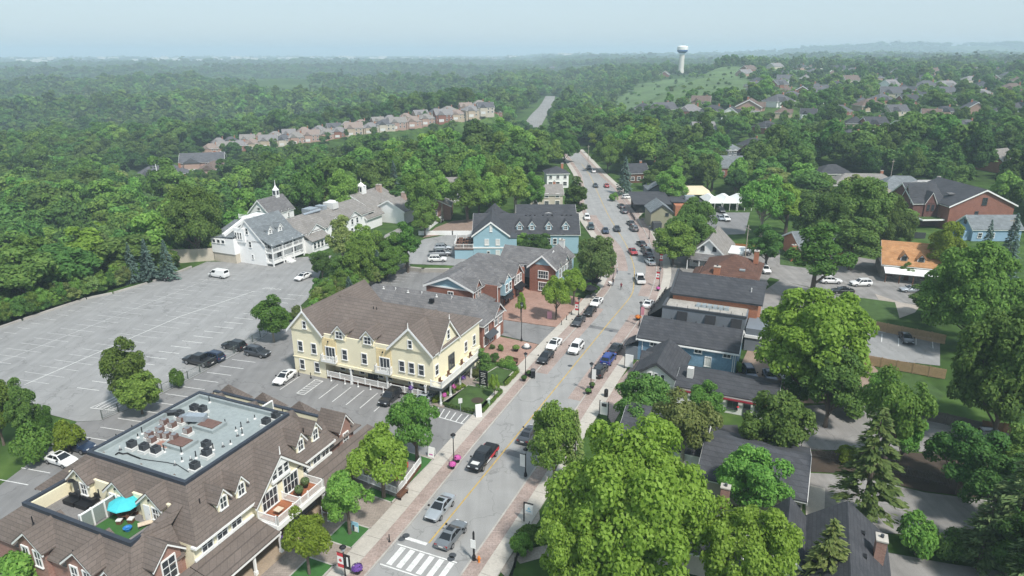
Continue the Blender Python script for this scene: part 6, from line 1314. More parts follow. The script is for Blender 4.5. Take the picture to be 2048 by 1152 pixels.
TP = dict(
 hero=[round_tree(11, 15, 8.5, 34000, 0.20, 110, 0.12, 0.52, 0.12, PALEBARK), round_tree(12, 14, 6.5, 20000, 0.20, 74, 0.12, 0.55, 0.12, PALEBARK)],
 hero2=[round_tree(14, 15, 8.0, 26000, 0.24, 90, 0.06, 0.58, 0.12), round_tree(15, 14, 8.0, 26000, 0.24, 76, 0.08, 0.6, 0.12), round_tree(16, 15, 8.0, 26000, 0.24, 100, 0.06, 0.54, 0.12)],
 near=[round_tree(21, 12, 5.0, 10500, 0.23, 48, 0.08, .8), round_tree(22, 13, 5.2, 10500, 0.24, 40, 0.1, 0.82), round_tree(23, 11, 5.4, 10500, 0.23, 54, 0.06, 0.72), round_tree(24, 14, 4.6, 10000, 0.24, 46, 0.12, .8)],
 street=[round_tree(31, 8, 3.6, 7500, 0.17, 26, 0.26, 0.9), round_tree(32, 8, 3.4, 7000, 0.17, 22, 0.3, 0.95)],
 feather=[round_tree(35, 11, 5.0, 6500, 0.22, 26, 0.3, 0.75, 0.3), round_tree(36, 13, 4.4, 6500, 0.22, 30, 0.25, 0.7, 0.3)],
 mid=[round_tree(41, 15, 5.6, 3800, 0.46, 30, 0.14), round_tree(42, 16, 5.2, 3800, 0.46, 24, 0.18), round_tree(43, 14, 6.0, 4000, 0.47, 34, 0.12, 0.85), round_tree(44, 17, 5.0, 3600, 0.47, 26, 0.2), round_tree(45, 15, 6.2, 4200, 0.46, 38, 0.1, 0.8)],
 bush=[round_tree(51, 3, 2.0, 2600, 0.15, 16, 0.03, 1.1), round_tree(52, 2.6, 2.2, 2600, 0.15, 20, 0.02, 1.0)],
 spruce=[spruce_tree(61, 14, 3.6, 130, 46, 0.34), spruce_tree(62, 15, 4.0, 140, 46, 0.34, droop=0.34)],
 larch=[spruce_tree(65, 18, 4.6, 120, 60, 0.34, 0.12, 0.12, 0.1, pw=0.6), spruce_tree(66, 17, 4.2, 90, 60, 0.36, 0.2, 0.3, 0.15, pw=0.7)],
 pine=[spruce_tree(67, 17, 4.2, 80, 46, 0.46, 0.22, 0.05, 0.15, pw=0.5)],
 column=[round_tree(71, 12, 2.2, 5200, 0.26, 44, 0.04, 1.2), round_tree(72, 6, 1.2, 4000, 0.13, 40, 0.02, 1.3)],
)
TREE_XY = []
NIND = [0]
def place_tree(kind, leafm, x, y, H, W, label, group=None, name='tree', cat='tree', var=None, rz=None, bark=None, zz=None):
    if kind == 'near' and W > 14.0: kind = 'hero2'
    ps = TP[kind]; p = ps[(var if var is not None else NIND[0]) % len(ps)]; NIND[0] += 1
    r = thing(name, label, cat, (x, y, th(x, y) if zz is None else zz), rng.uniform(0, 6.28) if rz is None else rz, group)
    r.scale = (W / 2 / p['R'], W / 2 / p['R'], H / p['H'])
    tk = link('trunk', p['trunk'], r); c = link('crown', p['crown'], r)
    c.material_slots[0].link = 'OBJECT'; c.material_slots[0].material = LV[leafm]
    if bark is not None: tk.material_slots[0].link = 'OBJECT'; tk.material_slots[0].material = bark
    TREE_XY.append((x, y, W / 2)); return r
def top_z(x, y, py):
    lo, hi = 0.3, 48.0
    for _ in range(40):
        m = (lo + hi) / 2
        if proj(x, y, m)[1] > py: lo = m
        else: hi = m
    return lo
def tree_px(kind, leafm, bx, by, ty, wpx, label, group=None, name='tree', cat='tree', var=None, bark=None):
    x, y = G(bx, by); z0 = th(x, y); Hh = top_z(x, y, ty) - z0
    dep = y * math.cos(PITCH) + (CAMZ - z0 - Hh * .6) * math.sin(PITCH)
    return place_tree(kind, leafm, x, y, max(1.0, Hh), wpx * dep / FPX, label, group, name, cat, var, None, bark)
hand = [
 ('hero', 'lime', 1250, 1190, 832, 372, 'huge lime green tree filling the foreground right of the street', 0), ('hero', 'lime', 1474, 1250, 975, 220, 'second lime green tree, lower right of the huge one', 1),
 ('hero', 'lime', 1150, 1230, 985, 190, 'lime green crown at the bottom edge below the small white sign', 1),
 ('near', 'green', 1108, 962, 797, 112, 'mid green tree overhanging the street beside the passing dark sedan', 0), ('larch', 'olive', 1148, 975, 820, 60, 'thin brownish conifer squeezed behind the street tree', 1),
 ('spruce', 'olive', 1640, 1215, 1040, 165, 'yellowish green spruce before the white board gable', 0), ('near', 'green', 1500, 1035, 886, 150, 'bright green tree over the long dark roof slope', 1),
 ('larch', 'larch', 1722, 1052, 815, 175, 'tall grey green conifer standing below the grey yard', 1), ('feather', 'green', 1765, 945, 740, 140, 'loose leafy tree behind the tall grey green conifer', 0), ('near', 'deep', 1545, 925, 775, 152, 'round dark green tree at the left of the grey yard', 2),
 ('feather', 'olive', 1362, 945, 784, 140, 'airy birch with pale twigs over the grey roof', 0), ('near', 'deep', 1285, 862, 741, 136, 'dark green tree with white blossom before the white cottage', 2),
 ('near', 'green', 1408, 845, 764, 78, 'compact round tree against the black annex roof', 0), ('near', 'lime', 1608, 800, 560, 262, 'broad light green tree with ivy covered trunk beside the white van', 2),
 ('near', 'deep', 1650, 855, 690, 120, 'dark ivy clad tree just right of the broad light green one', 3), ('near', 'deep', 1915, 990, 838, 150, 'dark green tree at the right end of the grey yard', 1),
 ('larch', 'pine', 2010, 1150, 880, 190, 'dark drooping conifer in the right corner', 1), ('spruce', 'pine', 2040, 1230, 1010, 150, 'lower dark conifer at the right corner edge', 0),
 ('near', 'deep', 1985, 880, 586, 235, 'massive dark green tree at the right edge behind the fences', 2), ('near', 'green', 1930, 700, 474, 205, 'large leafy tree hiding the right end of the cedar roofed house', 0),
 ('near', 'yellow', 1880, 560, 433, 72, 'small yellow green tree right of the cedar roof', 3), ('feather', 'green', 1622, 600, 443, 142, 'loose leafy tree before the orange brick house', 1),
 ('near', 'deep', 1645, 500, 372, 130, 'dark round tree in the clump left of the church hall, front left', 1), ('near', 'deep', 1712, 500, 338, 150, 'dark round tree in the clump left of the church hall, tallest', 2), ('near', 'deep', 1765, 505, 380, 110, 'dark round tree in the clump left of the church hall, rightmost', 0), ('near', 'deep', 1700, 540, 430, 110, 'dark round tree in front of the tall clump', 3),
 ('feather', 'green', 1520, 480, 350, 105, 'pale green airy tree behind the tents', 0), ('feather', 'lime', 1570, 470, 365, 95, 'light green airy tree right of the tents', 1), ('near', 'deep', 1378, 515, 393, 118, 'dark tree beside the olive barn', 1), ('near', 'green', 1345, 530, 440, 95, 'green tree before the white gabled cottage', 0), ('near', 'deep', 1530, 540, 445, 80, 'dark tree at the orange fence', 3),
 ('near', 'olive', 1192, 580, 461, 92, 'olive green tree in flower at the left kerb of the street', 2), ('street', 'lime', 1112, 640, 546, 62, 'bright green young tree in the brick courtyard, front one', 0), ('street', 'lime', 1147, 612, 536, 56, 'bright green young tree in the brick courtyard, rear one', 1),
 ('column', 'deep', 1150, 447, 350, 46, 'tall dark columnar tree at the kerb beyond the light blue restaurant', 0), ('street', 'lime', 1041, 642, 584, 24, 'slender sapling beside the dark lane', 1), ('column', 'deep', 968, 750, 694, 27, 'clipped dark cypress cone by the pale yellow inn', 1),
 ('near', 'green', 548, 684, 590, 76, 'round green tree at the rear corner of the pale yellow inn', 0), ('near', 'green', 264, 815, 676, 98, 'feathery tree growing in the lot behind the flat roof', 0), ('near', 'green', 285, 828, 742, 98, 'dense round bush below the feathery tree', 2),
 ('near', 'green', 8, 890, 742, 85, 'green tree at the left edge of the large lot', 0), ('near', 'deep', 66, 900, 748, 62, 'dark pointed tree at the left edge of the large lot', 3), ('near', 'green', 96, 885, 800, 44, 'small lighter tree beside the dark pointed one', 1),
 ('street', 'lime', 768, 996, 848, 132, 'yellow green street tree over the white railed deck', 0), ('street', 'green', 835, 930, 785, 112, 'mid green tree at the inn driveway corner', 1), ('street', 'green', 700, 1070, 944, 108, 'mid green street tree on the turf with the blue sign', 1), ('street', 'yellow', 619, 1150, 1014, 102, 'yellow green street tree on the nearest turf square', 0),
 ('feather', 'olive', 688, 548, 428, 76, 'tall thin tree with bare pale trunk in the lot strip', 1), ('near', 'green', 735, 550, 440, 74, 'leafy green tree in the lot strip before the white inn', 1), ('near', 'green', 775, 560, 500, 62, 'lower green tree in the lot strip by the retaining wall', 0), ('feather', 'green', 816, 545, 440, 72, 'leafy tree at the end of the lot strip by the restaurant lot', 1),
 ('near', 'deep', 645, 555, 500, 48, 'dark round tree at the near left of the lot strip', 2), ('spruce', 'spruce', 757, 560, 500, 40, 'small blue spruce in the lot strip', 0), ('spruce', 'spruce', 700, 600, 553, 38, 'smallest blue spruce by the retaining wall', 1), ('near', 'green', 655, 612, 562, 52, 'shrubby green tree hiding the silver car', 3), ('near', 'green', 700, 590, 540, 46, 'round shrubby tree midway along the retaining wall', 0),
 ('near', 'deep', 1072, 520, 462, 72, 'dark yew-like tree between the blue restaurant and the brick shops', 1), ('near', 'green', 1043, 512, 465, 40, 'small green tree at the restaurant wall', 0),
 ('near', 'green', 842, 455, 328, 76, 'green tree behind the brown gravel yard, leftmost', 1), ('feather', 'green', 885, 440, 338, 70, 'tall tree with forked pale trunk behind the gravel yard', 1), ('near', 'green', 935, 445, 330, 80, 'tall green tree behind the restaurant, second', 3), ('near', 'green', 985, 440, 335, 78, 'tall green tree behind the restaurant, third', 1), ('feather', 'green', 1030, 440, 330, 72, 'tall bare trunked tree behind the restaurant', 1), ('near', 'green', 1070, 432, 338, 58, 'tall green tree beside the beige house', 3),
 ('near', 'deep', 398, 520, 350, 122, 'big rounded dark green tree left of the white inn', 2), ('spruce', 'spruce', 489, 450, 361, 38, 'blue spruce standing left of the white chapel', 0), ('spruce', 'spruce', 268, 565, 486, 40, 'blue spruce at the lot edge, leftmost of three', 1), ('spruce', 'spruce', 300, 562, 478, 46, 'blue spruce at the lot edge, middle of three', 0), ('spruce', 'spruce', 338, 560, 480, 46, 'blue spruce at the lot edge beside the beige wall', 1), ('spruce', 'spruce', 790, 405, 322, 36, 'blue spruce behind the white hall', 0), ('spruce', 'spruce', 1248, 390, 312, 40, 'large blue spruce right of the upper street', 0), ('spruce', 'spruce', 1958, 560, 440, 44, 'blue spruce before the pale blue house, left one', 1), ('spruce', 'spruce', 2002, 575, 428, 58, 'blue spruce before the pale blue house, right one', 0),
 ('near', 'plum', 640, 430, 372, 46, 'dark plum leaved tree behind the white inn', 0), ('near', 'plum', 1492, 330, 285, 40, 'plum leaved tree beside the small grey house', 1), ('near', 'yellow', 1205, 300, 252, 66, 'pale willow like tree above the street end', 2), ('near', 'green', 690, 440, 336, 70, 'bright green tree behind the white hall', 0), ('column', 'deep', 763, 440, 405, 16, 'small dark columnar tree before the white hall', 0),
 ('near', 'green', 1215, 345, 268, 70, 'green tree at the top of the street, right side', 0), ('near', 'green', 1378, 340, 284, 70, 'round green tree beside the brick house', 1), ('near', 'green', 1340, 410, 330, 66, 'green tree behind the grey gabled house', 0), ('near', 'deep', 1300, 395, 335, 50, 'dark tree behind the black restaurant', 3), ('near', 'green', 1128, 325, 255, 70, 'green tree overhanging the street top, left side', 1), ('near', 'deep', 1810, 560, 520, 40, 'low dark shrub tree at the drive by the cedar house', 2), ('near', 'deep', 1860, 640, 560, 90, 'dark tree below the large leafy one at the right', 3), ('near', 'deep', 1985, 1060, 895, 150, 'dark tree behind the drooping conifer in the right corner', 1), ('larch', 'pine', 1955, 1140, 985, 120, 'dark conifer left of the drooping one in the right corner', 0), ('near', 'deep', 2045, 1000, 845, 150, 'dark tree at the right edge above the corner conifers', 2), ('near', 'deep', 2045, 1200, 1030, 150, 'dark tree in the very corner at the bottom right', 3),
 ('near', 'green', 1760, 800, 742, 60, 'small light tree by the black picket fence', 0), ('near', 'green', 1800, 925, 815, 80, 'small round tree right of the tall conifer', 1), ('near', 'green', 850, 470, 405, 60, 'leafy tree over the inn driveway', 1), ('near', 'green', 720, 575, 470, 70, 'leafy tree in the middle of the lot strip', 2), ('near', 'deep', 690, 575, 505, 60, 'dark tree low in the lot strip', 3), ('near', 'green', 790, 548, 462, 66, 'leafy tree at the upper end of the retaining wall', 0), ('near', 'deep', 760, 535, 470, 60, 'dark leafy tree inside the lot strip', 1), ('near', 'green', 1690, 470, 400, 70, 'green tree before the taupe roofed house', 2), ('near', 'deep', 1600, 440, 372, 80, 'dark tree at the left end of the clump', 1),
]
for kind, lm, bx, by, ty, w, lab, var in hand:
    o = tree_px(kind, lm, bx, by, ty, w, lab, var=var, bark=PALEBARK if 'pale' in lab or 'bare' in lab else None)
    o.name = {'spruce': 'spruce_tree', 'larch': 'conifer_tree', 'column': 'columnar_tree'}.get(kind, 'tree')
shr = [(140, 905, 838, 60, 'yellow', 'light green bush on the grass bank behind the brown inn'), (75, 925, 858, 80, 'green', 'broad bush on the grass bank at the left edge'), (45, 1190, 1098, 125, 'green', 'leafy bush in the bottom left corner'), (357, 775, 742, 36, 'green', 'small bush on the lot fence'), (1700, 830, 780, 90, 'deep', 'dark shrub under the ivy clad tree'), (1590, 800, 755, 60, 'deep', 'dark shrub at the foot of the broad tree'), (1475, 745, 722, 26, 'green', 'green shrub against the blue boarded wall'), (1830, 1110, 1040, 90, 'green', 'green shrub above the side lane'), (1960, 1120, 1050, 110, 'deep', 'dark shrub at the side lane bend'), (1900, 1120, 1070, 80, 'deep', 'round dark shrub in the middle of the hedge'), (1690, 925, 890, 44, 'yellow', 'yellow green shrub by the black fence'), (1040, 1110, 1070, 50, 'green', 'low green shrub beside the gravel path'), (1060, 1090, 1050, 60, 'green', 'green shrub below the white sign'), (1015, 735, 716, 34, 'green', 'clipped shrub behind the small hedged lawn'), (990, 722, 704, 20, 'deep', 'dark clipped ball shrub by the forecourt'), (1002, 703, 690, 14, 'green', 'shrub in the forecourt planter'), (1180, 590, 565, 40, 'deep', 'hedge shrub under the olive green tree'), (1430, 555, 530, 24, 'yellow', 'yellow flowering shrub before the white gabled cottage'), (1290, 440, 425, 22, 'green', 'green shrub on the kerb island'), (1226, 402, 386, 22, 'green', 'planted kerb island shrub up the street'), (640, 520, 500, 40, 'green', 'shrub at the white inn steps'), (985, 700, 690, 12, 'olive', 'olive shrub by the brick shop'), (1365, 1120, 1060, 60, 'deep', 'dark shrub beneath the huge lime green tree'), (600, 640, 615, 40, 'olive', 'scrubby bush behind the pale yellow inn'), (575, 645, 622, 30, 'green', 'green bush near the hatched bay'), (640, 600, 575, 40, 'green', 'bush at the rear lot corner'), (670, 640, 600, 46, 'green', 'bush beside the rear yard wall')]
for bx, by, ty, w, lm, lab in shr: tree_px('bush', lm, bx, by, ty, w, lab, name='shrub', cat='shrub')
# flower shrubs round the lawns
for k, (v, u, c, s) in enumerate([(-47.6, 80.9, 'yellow', 1.1), (-47.5, 82.0, 'olive', 1.2), (-47.3, 83.2, 'green', 1.0), (-47.0, 84.4, 'olive', 1.3), (-46.6, 85.6, 'yellow', 1.1), (-46.3, 86.8, 'yellow', 0.9), (-46.0, 91.0, 'olive', 1.5), (-46.2, 92.2, 'green', 1.4)]):
    x, y = T(v, u); place_tree('bush', c, x, y, s * 0.95, s * 1.35, ['yellow', 'bronze', 'green', 'bronze', 'golden', 'golden', 'bronze', 'green'][k] + ' shrub in the bed along the porch, number ' + 'one two three four five six seven eight'.split()[k] + ' from the road', 'shrubs along the porch bed', 'shrub', 'shrub')

# ---- the woods: the trees that show largest one by one, the rest as a mass
def inside(poly, x, y):
    c = False; n = len(poly)
    for i in range(n):
        x0, y0 = poly[i]; x1, y1 = poly[(i + 1) % n]
        if (y0 > y) != (y1 > y) and x < (x1 - x0) * (y - y0) / (y1 - y0) + x0: c = not c
    return c
WOODS = [
 (TT((-142, 40), (-142.5, 112), (-150, 119), (-155, 150), (-155, 172), (-142, 174), (-142, 194), (-112, 193), (-150, 300), (-330, 260), (-300, 60)), 'broadleaf tree in the dense wood beyond the large parking lot', 'trees of the wood left of the lot'),
 ([(-46, 238), (-22, 212), (-8, 207), (2, 242), (2, 262), (8, 288), (24, 292), (24, 410), (-190, 410), (-160, 330), (-90, 262)], 'tree in the wooded belt between the white hall and the upper street', 'trees of the middle wood'),
 ([(46, 256), (60, 262), (82, 246), (98, 232), (106, 206), (104, 196), (112, 198), (112, 240), (160, 246), (210, 270), (300, 350), (260, 420), (42, 420), (43, 300)], 'tree among the houses right of the upper street', 'trees of the right hand wood'),
 ([(152, 176), (240, 160), (300, 330), (206, 262), (156, 222)], 'tree at the right edge beyond the red brick hall', 'trees at the right edge'),
 ([(84, 172), (100, 176), (112, 196), (104, 206), (88, 186)], 'tree in the thicket left of the red brick hall', 'trees in the thicket'),
]
KEEP = [(x, y, r) for x, y, r in HOUSE_XY] + [(h_[2][0], h_[2][1], h_[3] * 0.62 + 2.0) for h_ in hs] + [(51, 245, 8), (66, 247, 8), (136, 210, 15), (52, 228, 12)]
cand = []
rs0 = np.random.RandomState(5)
for pi, (poly, lab, grp) in enumerate(WOODS):
    xs = [p[0] for p in poly]; ys = [p[1] for p in poly]; st = 8.4
    for gx_ in np.arange(min(xs), max(xs), st):
        for gy_ in np.arange(min(ys), max(ys), st):
            x = gx_ + rs0.uniform(-2.9, 2.9); y = gy_ + rs0.uniform(-2.9, 2.9)
            if not inside(poly, x, y): continue
            if abs(x) / y > 0.84 or math.hypot(x, y) > 345: continue
            if any((x - a) ** 2 + (y - b) ** 2 < r * r for a, b, r in KEEP): continue
            if any((x - a) ** 2 + (y - b) ** 2 < (r + 1.0) ** 2 for a, b, r in TREE_XY): continue
            if 20 < x < 45 and y < 385: continue
            if any(abs(x * b / y - a) < r * 0.75 and b - 30 < y < b for a, b, r in KEEP[len(HOUSE_XY):]): continue
            if math.hypot(x, y) > 318 and -0.57 < x / y < -0.405: continue
            cand.append((math.hypot(x, y), x, y, pi))
cand.sort()
NIV = 300 - len([o for o in COL.objects if o.get('category') == 'tree'])
rest = []
for i, (d, x, y, pi) in enumerate(cand):
    if i >= NIV: rest.append((x, y)); continue
    r = rng.random(); lm = 'deep' if r < 0.52 else 'green' if r < 0.84 else 'olive' if r < 0.92 else 'lime'
    Hh = rng.uniform(10, 19) * (1.0 if pi < 2 else 0.85); W = rng.uniform(9.5, 15.0) * (1 if pi == 0 else 0.9)
    place_tree('mid' if d > 150 else 'near', lm, x, y, Hh, W, {'deep': 'dark green ', 'green': 'mid green ', 'olive': 'dull olive ', 'lime': 'yellowish green '}[lm] + ('tall ' if Hh > 16.5 else 'low ' if Hh < 12 else '') + WOODS[pi][1], WOODS[pi][2])

# masses: one point per tree, a tree set on each
def low_tree(seed, n, ls, leafm, H=13, Rr=5.2, lobes=14):
    t = round_tree(seed, H, Rr, n, ls, lobes, 0.1, 1.05, 0.05)
    me = t['crown']; me.materials[0] = LV[leafm]; return me
def lib(meshes, name):
    c = bpy.data.collections.new(name)
    for i, me in enumerate(meshes): c.objects.link(bpy.data.objects.new('%02d_%s' % (i, name), me))
    return c
MIDLIB = lib([TP['mid'][k]['crown'].copy() for k in range(5)], 'wood_tree')
for k, o in enumerate(MIDLIB.objects): o.data.materials[0] = LV[('deep', 'deep', 'deep', 'green', 'olive')[k]]
LOWLIB = lib([low_tree(86, 300, 1.1, 'pine', 17, 3.4), low_tree(81, 420, 1.15, 'deep'), low_tree(84, 420, 1.15, 'deep', 15, 4.6), low_tree(85, 420, 1.15, 'green', 12, 5.6), low_tree(82, 420, 1.15, 'green'), low_tree(83, 400, 1.15, 'olive')], 'far_tree')
def species(x, y):                                        # stands of darker and lighter trees
    f = np.sin(x * .011 + 1.7 * np.sin(y * .006)) + np.sin(y * .009 + 2.1 * np.sin(x * .005) + .6) + .7 * np.sin(x * .031 + y * .023) + .5 * np.sin(x * .07 - y * .05 + 1)
    return np.clip(.5 + f / 5.2, 0, 1)
def mass(name, label, pts, sc, libc, seed, zs=1.0, tone=1.0):
    mu = np.ones(len(pts))
    if isinstance(pts, tuple): pts, mu = pts
    pts = np.array(pts); sc = sc * mu; n = len(pts); rs = np.random.RandomState(seed)
    wv = rs.choice([.62, .8, 1.0, 1.2, 1.5], n, p=[.16, .24, .3, .2, .1])
    me = bpy.data.meshes.new(name); z = terrain(pts[:, 0], pts[:, 1])
    me.from_pydata(np.stack([pts[:, 0], pts[:, 1], z - 0.2], 1).tolist(), [], [])
    for nm, ty, val in (('siz', 'FLOAT_VECTOR', np.stack([sc * wv * rs.uniform(.85, 1.15, n), sc * wv * rs.uniform(.85, 1.15, n), sc * wv ** .7 * rs.uniform(.75, 1.25, n) * zs], 1)), ('spin', 'FLOAT', rs.uniform(0, 6.28, n)), ('pick', 'INT', np.clip((species(pts[:, 0], pts[:, 1]) * 0.62 + rs.rand(n) * 0.38) * tone * len(libc.objects), 0, len(libc.objects) - 1).astype(int))):
        a = me.attributes.new(nm, ty, 'POINT'); a.data.foreach_set('vector' if ty == 'FLOAT_VECTOR' else 'value', np.asarray(val, dtype=np.int32 if ty == 'INT' else np.float32).ravel())
    o = link(name, me); tag(o, label, None, None, 'stuff')
    g = bpy.data.node_groups.new(name, 'GeometryNodeTree')
    g.interface.new_socket('Geometry', in_out='INPUT', socket_type='NodeSocketGeometry'); g.interface.new_socket('Geometry', in_out='OUTPUT', socket_type='NodeSocketGeometry')
    N = g.nodes; i = N.new('NodeGroupInput'); q = N.new('NodeGroupOutput'); ins = N.new('GeometryNodeInstanceOnPoints'); ci = N.new('GeometryNodeCollectionInfo')
    ci.inputs['Collection'].default_value = libc; ci.inputs['Separate Children'].default_value = True; ci.inputs['Reset Children'].default_value = True
    ins.inputs['Pick Instance'].default_value = True
    def at(nm, t_):
        a = N.new('GeometryNodeInputNamedAttribute'); a.data_type = t_; a.inputs['Name'].default_value = nm; return a.outputs[0]
    cx = N.new('ShaderNodeCombineXYZ'); g.links.new(at('spin', 'FLOAT'), cx.inputs[2])
    g.links.new(i.outputs[0], ins.inputs['Points']); g.links.new(ci.outputs[0], ins.inputs['Instance']); g.links.new(at('pick', 'INT'), ins.inputs['Instance Index'])
    g.links.new(cx.outputs[0], ins.inputs['Rotation']); g.links.new(at('siz', 'FLOAT_VECTOR'), ins.inputs['Scale']); g.links.new(ins.outputs[0], q.inputs[0])
    md = o.modifiers.new('trees', 'NODES'); md.node_group = g
    return o
def meadow(x, y):
    return gau(x, y, 190, 760, 85, 190) + gau(x, y, 110, 640, 40, 60) + gau(x, y, 300, 1000, 110, 90)
def scatter(d0, d1, st, seed, fields=0.0):
    rs = np.random.RandomState(seed); out = []
    X = np.arange(-d1 * 0.8, d1 * 0.8, st); Y = np.arange(d0 * 0.75, d1, st)
    gx_, gy_ = np.meshgrid(X, Y); gx_ = gx_.ravel() + rs.uniform(-.42, .42, gx_.size) * st; gy_ = gy_.ravel() + rs.uniform(-.42, .42, gy_.size) * st
    d = np.hypot(gx_, gy_); ok = (d > d0) & (d < d1) & (np.abs(gx_) < gy_ * 0.86 + 10)
    ok &= ~((np.abs(gx_ - 33) < 11) & (gy_ < 400)); ok &= meadow(gx_, gy_) < 0.42
    if fields: ok &= (np.sin(gx_ * 0.0051 + 0.8) * np.sin(gy_ * 0.0037 + gx_ * 0.0016) + 0.35 * np.sin(gx_ * 0.019) * np.sin(gy_ * 0.013)) < fields
    for a, b, r in KEEP:
        ok &= (gx_ - a) ** 2 + (gy_ - b) ** 2 > (r + 1.5) ** 2
        ok &= ~((np.abs(gx_ * b / np.maximum(gy_, 1) - a) < r * 0.9) & (gy_ < b) & (gy_ > b - r - (-0.02 if a < 40 else 0.006) * b))   # a front garden before each house
    for p, q in zip(FA, FB):
        c = (p + q) / 2; ok &= (gx_ - c.x) ** 2 + (gy_ - c.y) ** 2 > (10 + (p - q).length * .5) ** 2
    ok &= ~((d > 318) & (gy_ < 432) & (gx_ / np.maximum(gy_, 1) < -0.405) & (gx_ / np.maximum(gy_, 1) > -0.57))
    ok &= ~((gy_ > 440) & (gy_ < 900) & (np.abs(gx_ - gy_ * 0.046) < 12 ) & (gy_ < 520))
    gx_, gy_ = gx_[ok], gy_[ok]; mu = np.ones(gx_.size)
    for a, b, r in KEEP:                                  # low garden trees before a house
        mu = np.where((np.abs(gx_ * b / np.maximum(gy_, 1) - a) < r * 1.25) & (gy_ < b) & (gy_ > b - (0.15 if a < 40 else 0.2 if 0.47 < a / b < 0.58 and b < 620 else 0.08) * b), np.minimum(mu, 0.58), mu)
    mu = np.where((gx_ > 60) & (gy_ > 330) & (gy_ < 1300), mu * 0.74, mu)
    mu = np.where((np.abs(gx_ - gy_ * 0.031) < 15) & (gy_ > 380) & (gy_ < 530), 0.4, mu)
    return np.stack([gx_, gy_], 1), mu
fb2 = MB(); fr = np.random.RandomState(4)
for _ in range(90):
    d_ = fr.uniform(4800, 6200); a_ = fr.uniform(-.62, -.2) if _ < 60 else fr.uniform(-.2, .1); x_, y_ = d_ * math.sin(a_), d_ * math.cos(a_); z_ = th(x_, y_); w_ = fr.uniform(15, 60); fb2.box(x_, x_ + w_, y_, y_ + 20, z_ - 5, z_ + fr.uniform(24, 40))
tag(fb2.obj('far_town', mat('pale_far_buildings', (.75, .72, .68), .8)), 'pale strip of distant buildings on the left horizon', kind='stuff')
if rest: mass('near_woods', 'leafy woods behind the nearer trees on both sides of the street', rest, 1.05, MIDLIB, 1)
mass('middle_woods', 'woods between the houses of the middle distance', scatter(345, 640, 9.6, 2), 1.08, MIDLIB, 2, 0.85)
mass('far_woods', 'woods stretching to the ridges', scatter(640, 1500, 13.5, 3, 0.98), 1.35, LOWLIB, 3, 0.9, 0.8)
mass('hazy_woods', 'hazy woods on the far ridges', scatter(1500, 3600, 21, 4, 0.62), 1.9, LOWLIB, 4, 0.62, 0.55)
mass('horizon_woods', 'pale woods along the horizon', scatter(3600, 8200, 48, 5, 0.5), 4.2, LOWLIB, 5, 0.42, 0.5)
lowv = [(-.57 * 0 + (-.57 + .165 * a) * (335 + 95 * b), 335 + 95 * b) for a, b in np.random.RandomState(3).rand(260, 2)]
mass('low_scrub', 'low scrub before the brick buildings at the end of the ridge', lowv, 0.3, MIDLIB, 9)
ug = np.random.RandomState(12); uv = [T(-140.3 - 9 * ug.rand() ** 2, 55 + 62 * ug.rand()) for _ in range(420)] + [T(-143 - 10 * ug.rand(), 117 + 6 * ug.rand()) for _ in range(30)]
uv += [(g[0] + ug.uniform(-1, 1), g[1] + ug.uniform(-1, 1)) for g in [G(640 + 150 * a - 20 * b, 600 - 70 * a + 30 * b) for a, b in ug.rand(110, 2)]]
mass('undergrowth', 'tangled undergrowth along the wooded edge of the large lot', uv, 0.26, MIDLIB, 8)
ms = np.random.RandomState(9); MG = MB(); gs = 14
for gx_ in range(40, 430, gs):
    for gy_ in range(470, 1220, gs):
        if meadow(gx_ + gs / 2, gy_ + gs / 2) > 0.34: MG.poly([(x_, y_, th(x_, y_) + 0.35) for x_, y_ in ((gx_, gy_), (gx_ + gs, gy_), (gx_ + gs, gy_ + gs), (gx_, gy_ + gs))])
structure(MG.obj('meadow', mat('pale_meadow_grass', (0.085, 0.14, 0.045), .95, .45, .03, .3)), 'open green meadow on the slope below the water tower')
mp = ms.uniform([40, 480], [420, 1150], (260, 2)); mp = mp[(meadow(mp[:, 0], mp[:, 1]) > 0.34)]
mass('meadow_scrub', 'low green scrub on the meadow below the water tower', mp, 0.45, LOWLIB, 6, 0.6)

